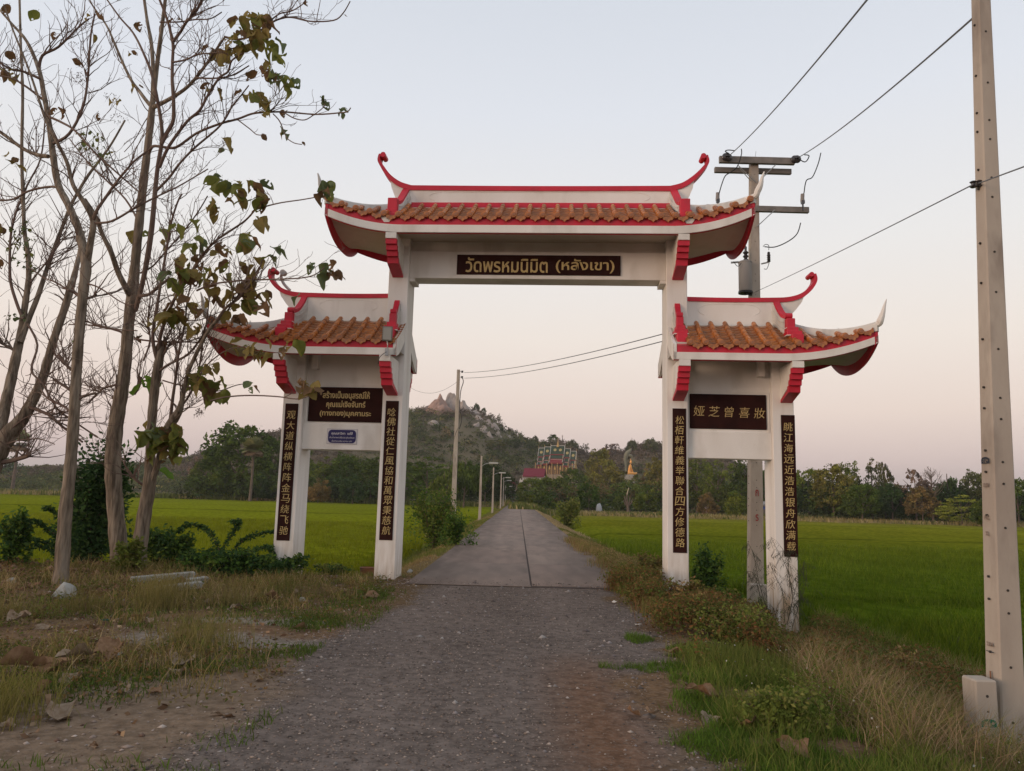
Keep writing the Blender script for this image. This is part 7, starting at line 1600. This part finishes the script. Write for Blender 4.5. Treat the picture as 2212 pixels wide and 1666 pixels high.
# leaf litter under the teaks, too many to count
x = np.concatenate([rg.normal(-6.8, 1.8, 1600), rg.uniform(-9, -2.4, 1500)]); y = np.concatenate([rg.normal(12.9, 1.3, 1600), rg.uniform(5, 15, 1500)])
k = (y < 15.6)&(y > 4.6); x, y = x[k], y[k]; Vq, Fq = cards(np.stack([x, y, zg(x, y)+.012], 1), .038, rg, aspect=.5, up=.55); link('leaf_litter', mesh_from('leaf_litter', Vq, Fq, M['tint_solid'], False, col=np.repeat(pick([(.26,.155,.085), (.19,.11,.065), (.34,.24,.15), (.14,.08,.045)], len(x)), 4, 0)), kind='stuff', label='brown leaf litter under the teak trunks')

# stones, posts and litter one can point at
def ground_hit(px, py):
    d = at(px, py, 8)-Vector((0, 0, HC)); p = Vector((0, 0, HC))+d*(HC/(-d.z))
    for _ in range(8): p = Vector((0, 0, HC))+d*((HC-zgf(p.x, p.y))/(-d.z))
    return p
def boulder(px, py, w, h, label, seed, m='stone'):
    bm = bmesh.new(); bmesh.ops.create_icosphere(bm, subdivisions=3, radius=1); rr = random.Random(seed); pl_ = [(Vector((rr.uniform(-1, 1), rr.uniform(-1, 1), rr.uniform(-.6, 1))).normalized(), rr.uniform(.5, .9)) for _ in range(12)]
    for v in bm.verts:
        p = v.co.copy()
        for n_, d_ in pl_:
            q = p.dot(n_)
            if q > d_: p -= n_*(q-d_)*.95
        v.co = Vector((p.x*w/2, p.y*w/2*.8, p.z*h*.7+h*.35))
    me = bpy.data.meshes.new('stone'); bm.to_mesh(me); bm.free(); me.materials.append(M[m]); return link('stone', me, None, loc=ground_hit(px, py), rot=(0, 0, rr.uniform(0, 6)), label=label, category='stone')
boulder(137, 1296, .36, .24, 'pale grey angular stone leaning at the foot of the slim teak', 3); boulder(655, 1300, .14, .07, 'small pale stone in the rubble by the left gate post', 5); boulder(885, 1238, .18, .08, 'pale stone on the left verge right behind the left inner gate post', 7)
boulder(255, 1418, .16, .05, 'flat sandy stone at the left end of the sandy patch', 11); boulder(24, 1262, .2, .1, 'pale stone behind the straw at the left picture border', 13)
def old_post(px, py, L, rz, label):
    p = ground_hit(px, py); mb = MB(); mb.box((-L/2, -.055, 0), (L/2, .055, .10), .008); mb.tube([(L/2-.02, 0, .05), (L/2+.06, .01, .055)], .006, 5); return mb.build('fence_post', M['stone'], None, loc=p+Vector((0, 0, .03)), rot=(.1, -.04, rz), label=label, category='fallen post', group='fallen concrete fence posts')
old_post(352, 1258, 1.0, .75, 'fallen concrete post nearer the teak trunks'); old_post(385, 1280, .75, .95, 'fallen concrete post nearer the camera, broken in two, left half'); old_post(425, 1265, .35, .9, 'short right piece of the broken fallen concrete post')
tp_ = ground_hit(792, 1240); tp_ = at(792, 1245, 16.3); tp_.z = zgf(tp_.x, tp_.y)
pt_ = thing('clay_post', 'short orange brown clay drum standing beside the left inner gate post', 'drum', tp_); mb = MB(); mb.lathe([(.13, -.1), (.145, .32), (.15, .34), (.12, .35), (.10, .2)], (0, 0, 0), 14); mb.build('drum', mat('clay_orange', (.27,.11,.05), (.16,.08,.05), rough=.8, scale=6), pt_, True)
for (px, py, s_, nm, lab) in ((1328, 1303, .13, 'litter', 'flat white paper scrap on the right gravel edge'), (1378, 1352, .10, 'litter', 'crumpled white scrap in the weeds right of the gravel'), (1352, 1277, .08, 'litter', 'round white scrap at the foot of the weeds by the right inner post'), (290, 1268, .12, 'litter', 'white scrap behind the fallen posts'), (228, 1345, .10, 'litter', 'dark green torn plastic scrap in the left yard')):
    p = ground_hit(px, py); mb = MB(); n = 7; V = [(s_*.6*math.cos(2*math.pi*i/n)*random.uniform(.6, 1), s_*.4*math.sin(2*math.pi*i/n)*random.uniform(.6, 1), random.uniform(0, .02)) for i in range(n)]; V = V+[(v[0], v[1], v[2]+.006) for v in V]
    mb.add(V, [tuple(range(n-1, -1, -1)), tuple(range(n, 2*n))]+[(i, (i+1) % n, (i+1) % n+n, i+n) for i in range(n)]); mb.build(nm, twhite if 'white' in lab else mat('plastic_green', (.01,.05,.03)), None, loc=p+Vector((0, 0, .012)), rot=(random.uniform(-.2, .2), random.uniform(-.2, .2), random.uniform(0, 6)), label=lab, category='litter')

# ------------------------------------------------------------------ shrubs
def shrub(px, py, D, wpx, hpx, label, cols, size=.035, stems=9, n=2600, seed=1, name='shrub', fill=.9, sink=.0, tall_mix=False):
    r_ = np.random.default_rng(seed); rr = random.Random(seed); b_ = at(px, py, D); b_.z = zgf(b_.x, b_.y)-sink; k = pxm(D); w, h = wpx*k/2, hpx*k; t = thing(name, label, 'shrub', b_)
    mb = MB(); C_ = []
    for i in range(stems):
        a = rr.uniform(0, 6.28); L = rr.uniform(.55, 1.05); e = Vector((math.cos(a)*w*rr.uniform(.2, .95), math.sin(a)*w*.7*rr.uniform(.2, .9), h*L)); P = spline([(0, 0, 0), e*.45+Vector((0, 0, h*.15)), e], 4)
        mb.tube(P, list(np.linspace(.016, .004, len(P))), 5)
        for q in P[2:]: C_ += [q]*3
    for i in range(stems*6):
        a = rr.uniform(0, 6.28); R = rr.random()**.5; z = h*rr.uniform(.05, .98)*(1-.35*R*R); C_.append(Vector((math.cos(a)*w*R, math.sin(a)*w*.75*R, z)))
    mb.build('stems', M['twig'], t)
    Cn = np.array([tuple(c) for c in C_]); idx = r_.integers(0, len(Cn), n); P = Cn[idx]+r_.normal(size=(n, 3))*np.array([w, w*.8, h])*.115; P[:, 2] = np.maximum(P[:, 2], .01)
    c = np.array(cols)[r_.integers(0, len(cols), len(Cn))][idx]*r_.uniform(.7, 1.3, (n, 1)); V, Fc = cards(P, size, r_, aspect=.5); link('leaves', mesh_from('leaves', V, Fc, M['grass'], False, col=np.repeat(c, 4, 0)), t); return t
SG = [(.075,.145,.030), (.10,.18,.035), (.065,.12,.035), (.14,.20,.04)]; SB = [(.050,.105,.038), (.080,.145,.042), (.040,.082,.032)]; SO = [(.17,.21,.045), (.22,.22,.065), (.14,.18,.04)]
shrub(935, 1185, 27, 125, 118, 'bushy green shrub on the left verge of the concrete road', SO+SG, .05, 16, 4800, 2)
shrub(985, 1182, 25.5, 80, 62, 'low dark green shrub touching the left edge of the concrete road', SG, .05, 8, 2200, 3)
shrub(1225, 1122, 62, 62, 56, 'lone yellow green shrub on the right verge far down the road', SO, .11, 10, 2200, 4)
shrub(1525, 1268, 17.5, 75, 92, 'dark green shrub behind the right inner gate post', SG+SB, .045, 12, 3600, 5)
shrub(195, 1235, 15.4, 150, 225, 'tall dark leafy shrub between the slim and the thick teak trunks', SB, .055, 16, 6500, 6)
shrub(185, 1150, 16.4, 130, 175, 'upper leafy shrub behind the teak trunks reaching the skyline', SB+SG, .055, 14, 3800, 7)
shrub(20, 1232, 14.5, 80, 95, 'leafy green shrub at the left picture border', SB+SG, .05, 10, 2400, 8)
shrub(350, 1256, 15.0, 120, 72, 'spreading dark green shrub right of the twin stemmed teak', SB+SG, .045, 14, 4200, 9)
shrub(470, 1262, 14.7, 190, 44, 'low dark creeping shrub in front of the outer left gate post', SB+SG, .042, 16, 5000, 10)
shrub(600, 1252, 14.6, 120, 42, 'creeping shrub covering the foot of the outer left gate post', SB+SG, .040, 12, 2600, 11)
shrub(275, 1245, 13.9, 70, 60, 'olive leafed weed shrub at the foot of the thick teak', SO, .045, 9, 1500, 12)
shrub(720, 1262, 15.6, 120, 26, 'thin low scrub between the two left gate posts', SB+SO, .035, 8, 900, 13)
shrub(1555, 1318, 14.6, 90, 40, 'mixed low shrub between the right gate posts', SO+SG, .038, 12, 2600, 14)
shrub(1480, 1310, 13.0, 110, 50, 'weedy scrub in front of the right inner gate post', [(.24,.18,.065), (.18,.19,.05), (.27,.16,.07)], .03, 14, 2200, 15)
shrub(1400, 1240, 19, 80, 48, 'weedy scrub on the right verge before the right inner gate post', [(.24,.20,.065), (.18,.19,.05), (.27,.18,.075)], .035, 14, 1800, 16)
shrub(1960, 1440, 9.0, 90, 90, 'tall dry rusty weed bush at the right paddy edge', [(.32,.20,.09), (.24,.21,.065), (.36,.25,.13)], .02, 16, 2600, 17)
shrub(1900, 1560, 6.9, 120, 70, 'dry tangled weed left of the low footing block', [(.34,.24,.14), (.26,.22,.075), (.38,.27,.16)], .016, 20, 3000, 18)
shrub(1700, 1590, 5.8, 190, 70, 'feathery green weed low in the right foreground', SO, .018, 20, 4200, 19)
shrub(1510, 1345, 11.5, 120, 52, 'rusty weed clump right of the gravel before the gate', [(.26,.15,.065), (.20,.18,.055), (.30,.21,.09)], .022, 18, 3000, 20)
shrub(1600, 1420, 9.6, 190, 75, 'mixed green weed clump in the middle of the right bank', SO+[(.25,.18,.07)], .022, 20, 4200, 21)

# arching thorny shoots with small leaves
def arches(label, D, paths, seed, cols=SB, lw=.036):
    rr = random.Random(seed); b_ = at(paths[0][0][0], paths[0][0][1], D); t = thing('bramble', label, 'shrub', b_); mb = MB(); L = []
    for P in paths:
        dy = rr.uniform(-.4, .4); Q = spline([at(a, c, D+dy)-b_ for a, c in P], 7); mb.tube(Q, list(np.linspace(.009, .003, len(Q))), 4)
        for i in range(2, len(Q)):
            for _ in range(13): q = Q[i-1].lerp(Q[i], rr.random()); L.append((q.x+rr.gauss(0, .035), q.y+rr.gauss(0, .035), q.z+rr.gauss(0, .024)))
    mb.build('stems', M['twig'], t); r_ = np.random.default_rng(seed); L = np.array(L); V, Fc = cards(L, lw, r_, aspect=.45); c = pick(cols, len(L)); link('leaves', mesh_from('leaves', V, Fc, M['grass'], False, col=np.repeat(c, 4, 0)), t)
arches('arching thorny shoots standing against the left paddy between teak and gate post', 15.4, [
    [(470, 1245), (478, 1210), (468, 1175), (450, 1148), (428, 1136), (400, 1136), (386, 1150)], [(476, 1240), (500, 1200), (520, 1172), (545, 1158), (575, 1150), (600, 1150)], [(470, 1235), (480, 1190), (497, 1160), (512, 1138), (515, 1126), (500, 1128)], [(478, 1245), (510, 1215), (545, 1190), (580, 1182), (585, 1190)],
    [(450, 1250), (430, 1215), (405, 1200), (380, 1200), (345, 1205)], [(440, 1245), (420, 1220), (395, 1212), (365, 1180), (350, 1160)], [(520, 1250), (555, 1225), (590, 1205), (583, 1180)], [(600, 1262), (625, 1240), (650, 1225), (662, 1215)], [(500, 1250), (530, 1222), (570, 1205), (585, 1205)]], 31)
arches('thorny shoots reaching left from the dark shrub behind the slim teak', 15.2, [[(150, 1180), (125, 1160), (100, 1140), (80, 1128), (62, 1125)], [(150, 1150), (130, 1120), (110, 1100), (95, 1098)], [(150, 1195), (120, 1180), (90, 1170), (65, 1165), (52, 1172)], [(140, 1210), (105, 1185), (75, 1180)], [(20, 1225), (30, 1190), (45, 1150)]], 32, lw=.040)
# airy drooping plant in front of the outer right post
ap = at(1700, 1350, 13.6); t = thing('feathery_plant', 'thin dark drooping feathery plant in front of the outer right gate post', 'plant', ap); mb = MB(); rr = random.Random(8); L = []
def dp(px, py, dy=0): return at(px, py, 13.6+dy)-ap
for P in ([(1700, 1350), (1712, 1290), (1700, 1230), (1680, 1190), (1665, 1160)], [(1700, 1350), (1716, 1280), (1730, 1240), (1738, 1210)], [(1710, 1360), (1725, 1310), (1740, 1265), (1742, 1225)], [(1695, 1345), (1690, 1280), (1672, 1240), (1662, 1215)], [(1712, 1290), (1702, 1215), (1715, 1185), (1690, 1190)], [(1705, 1330), (1722, 1300), (1735, 1290)], [(1660, 1330), (1640, 1260), (1628, 1200), (1615, 1170)], [(1650, 1340), (1642, 1290), (1628, 1240), (1610, 1235)]):
    Q = spline([dp(a, c, rr.uniform(-.1, .1)) for a, c in P], 6); mb.tube(Q, list(np.linspace(.006, .0025, len(Q))), 4)
    for i in range(3, len(Q)):
        d = Vector((rr.uniform(-1, 1), rr.uniform(-.5, .5), -rr.uniform(.2, .9))).normalized(); e = Q[i]+d*rr.uniform(.12, .30); mb.tube([Q[i], Q[i].lerp(e, .5)+Vector((0, 0, .03)), e], .002, 3)
        for j in range(7): q = Q[i].lerp(e, (j+1)/7); u = Vector((rr.uniform(-1, 1), rr.uniform(-1, 1), -.8)).normalized()*.085; s_ = Vector((.007, .007, 0)); L += [q-s_, q+s_, q+u]
mb.build('stems', mat('dark_stem', (.05,.045,.025)), t); V = np.array([tuple(v) for v in L]); link('leaflets', mesh_from('leaflets', V, np.arange(len(V)).reshape(-1, 3), mat('dark_leaflet', (.045,.055,.025), trans=.2)), t)
# ------------------------------------------------------------------ evening haze
mb = MB(); mb.box((-3800, -420, -3.0), (3800, 4700, 130)); hm = bpy.data.materials.new('haze_air'); hm.use_nodes = True; nt = hm.node_tree; nt.nodes.clear()
vo = nt.nodes.new('ShaderNodeOutputMaterial'); pv = nt.nodes.new('ShaderNodeVolumePrincipled'); pv.inputs['Color'].default_value = (.93, .90, .90, 1); pv.inputs['Density'].default_value = .00024; pv.inputs['Anisotropy'].default_value = .2
nt.links.new(pv.outputs[0], vo.inputs['Volume']); mb.build('haze', hm, kind='stuff')
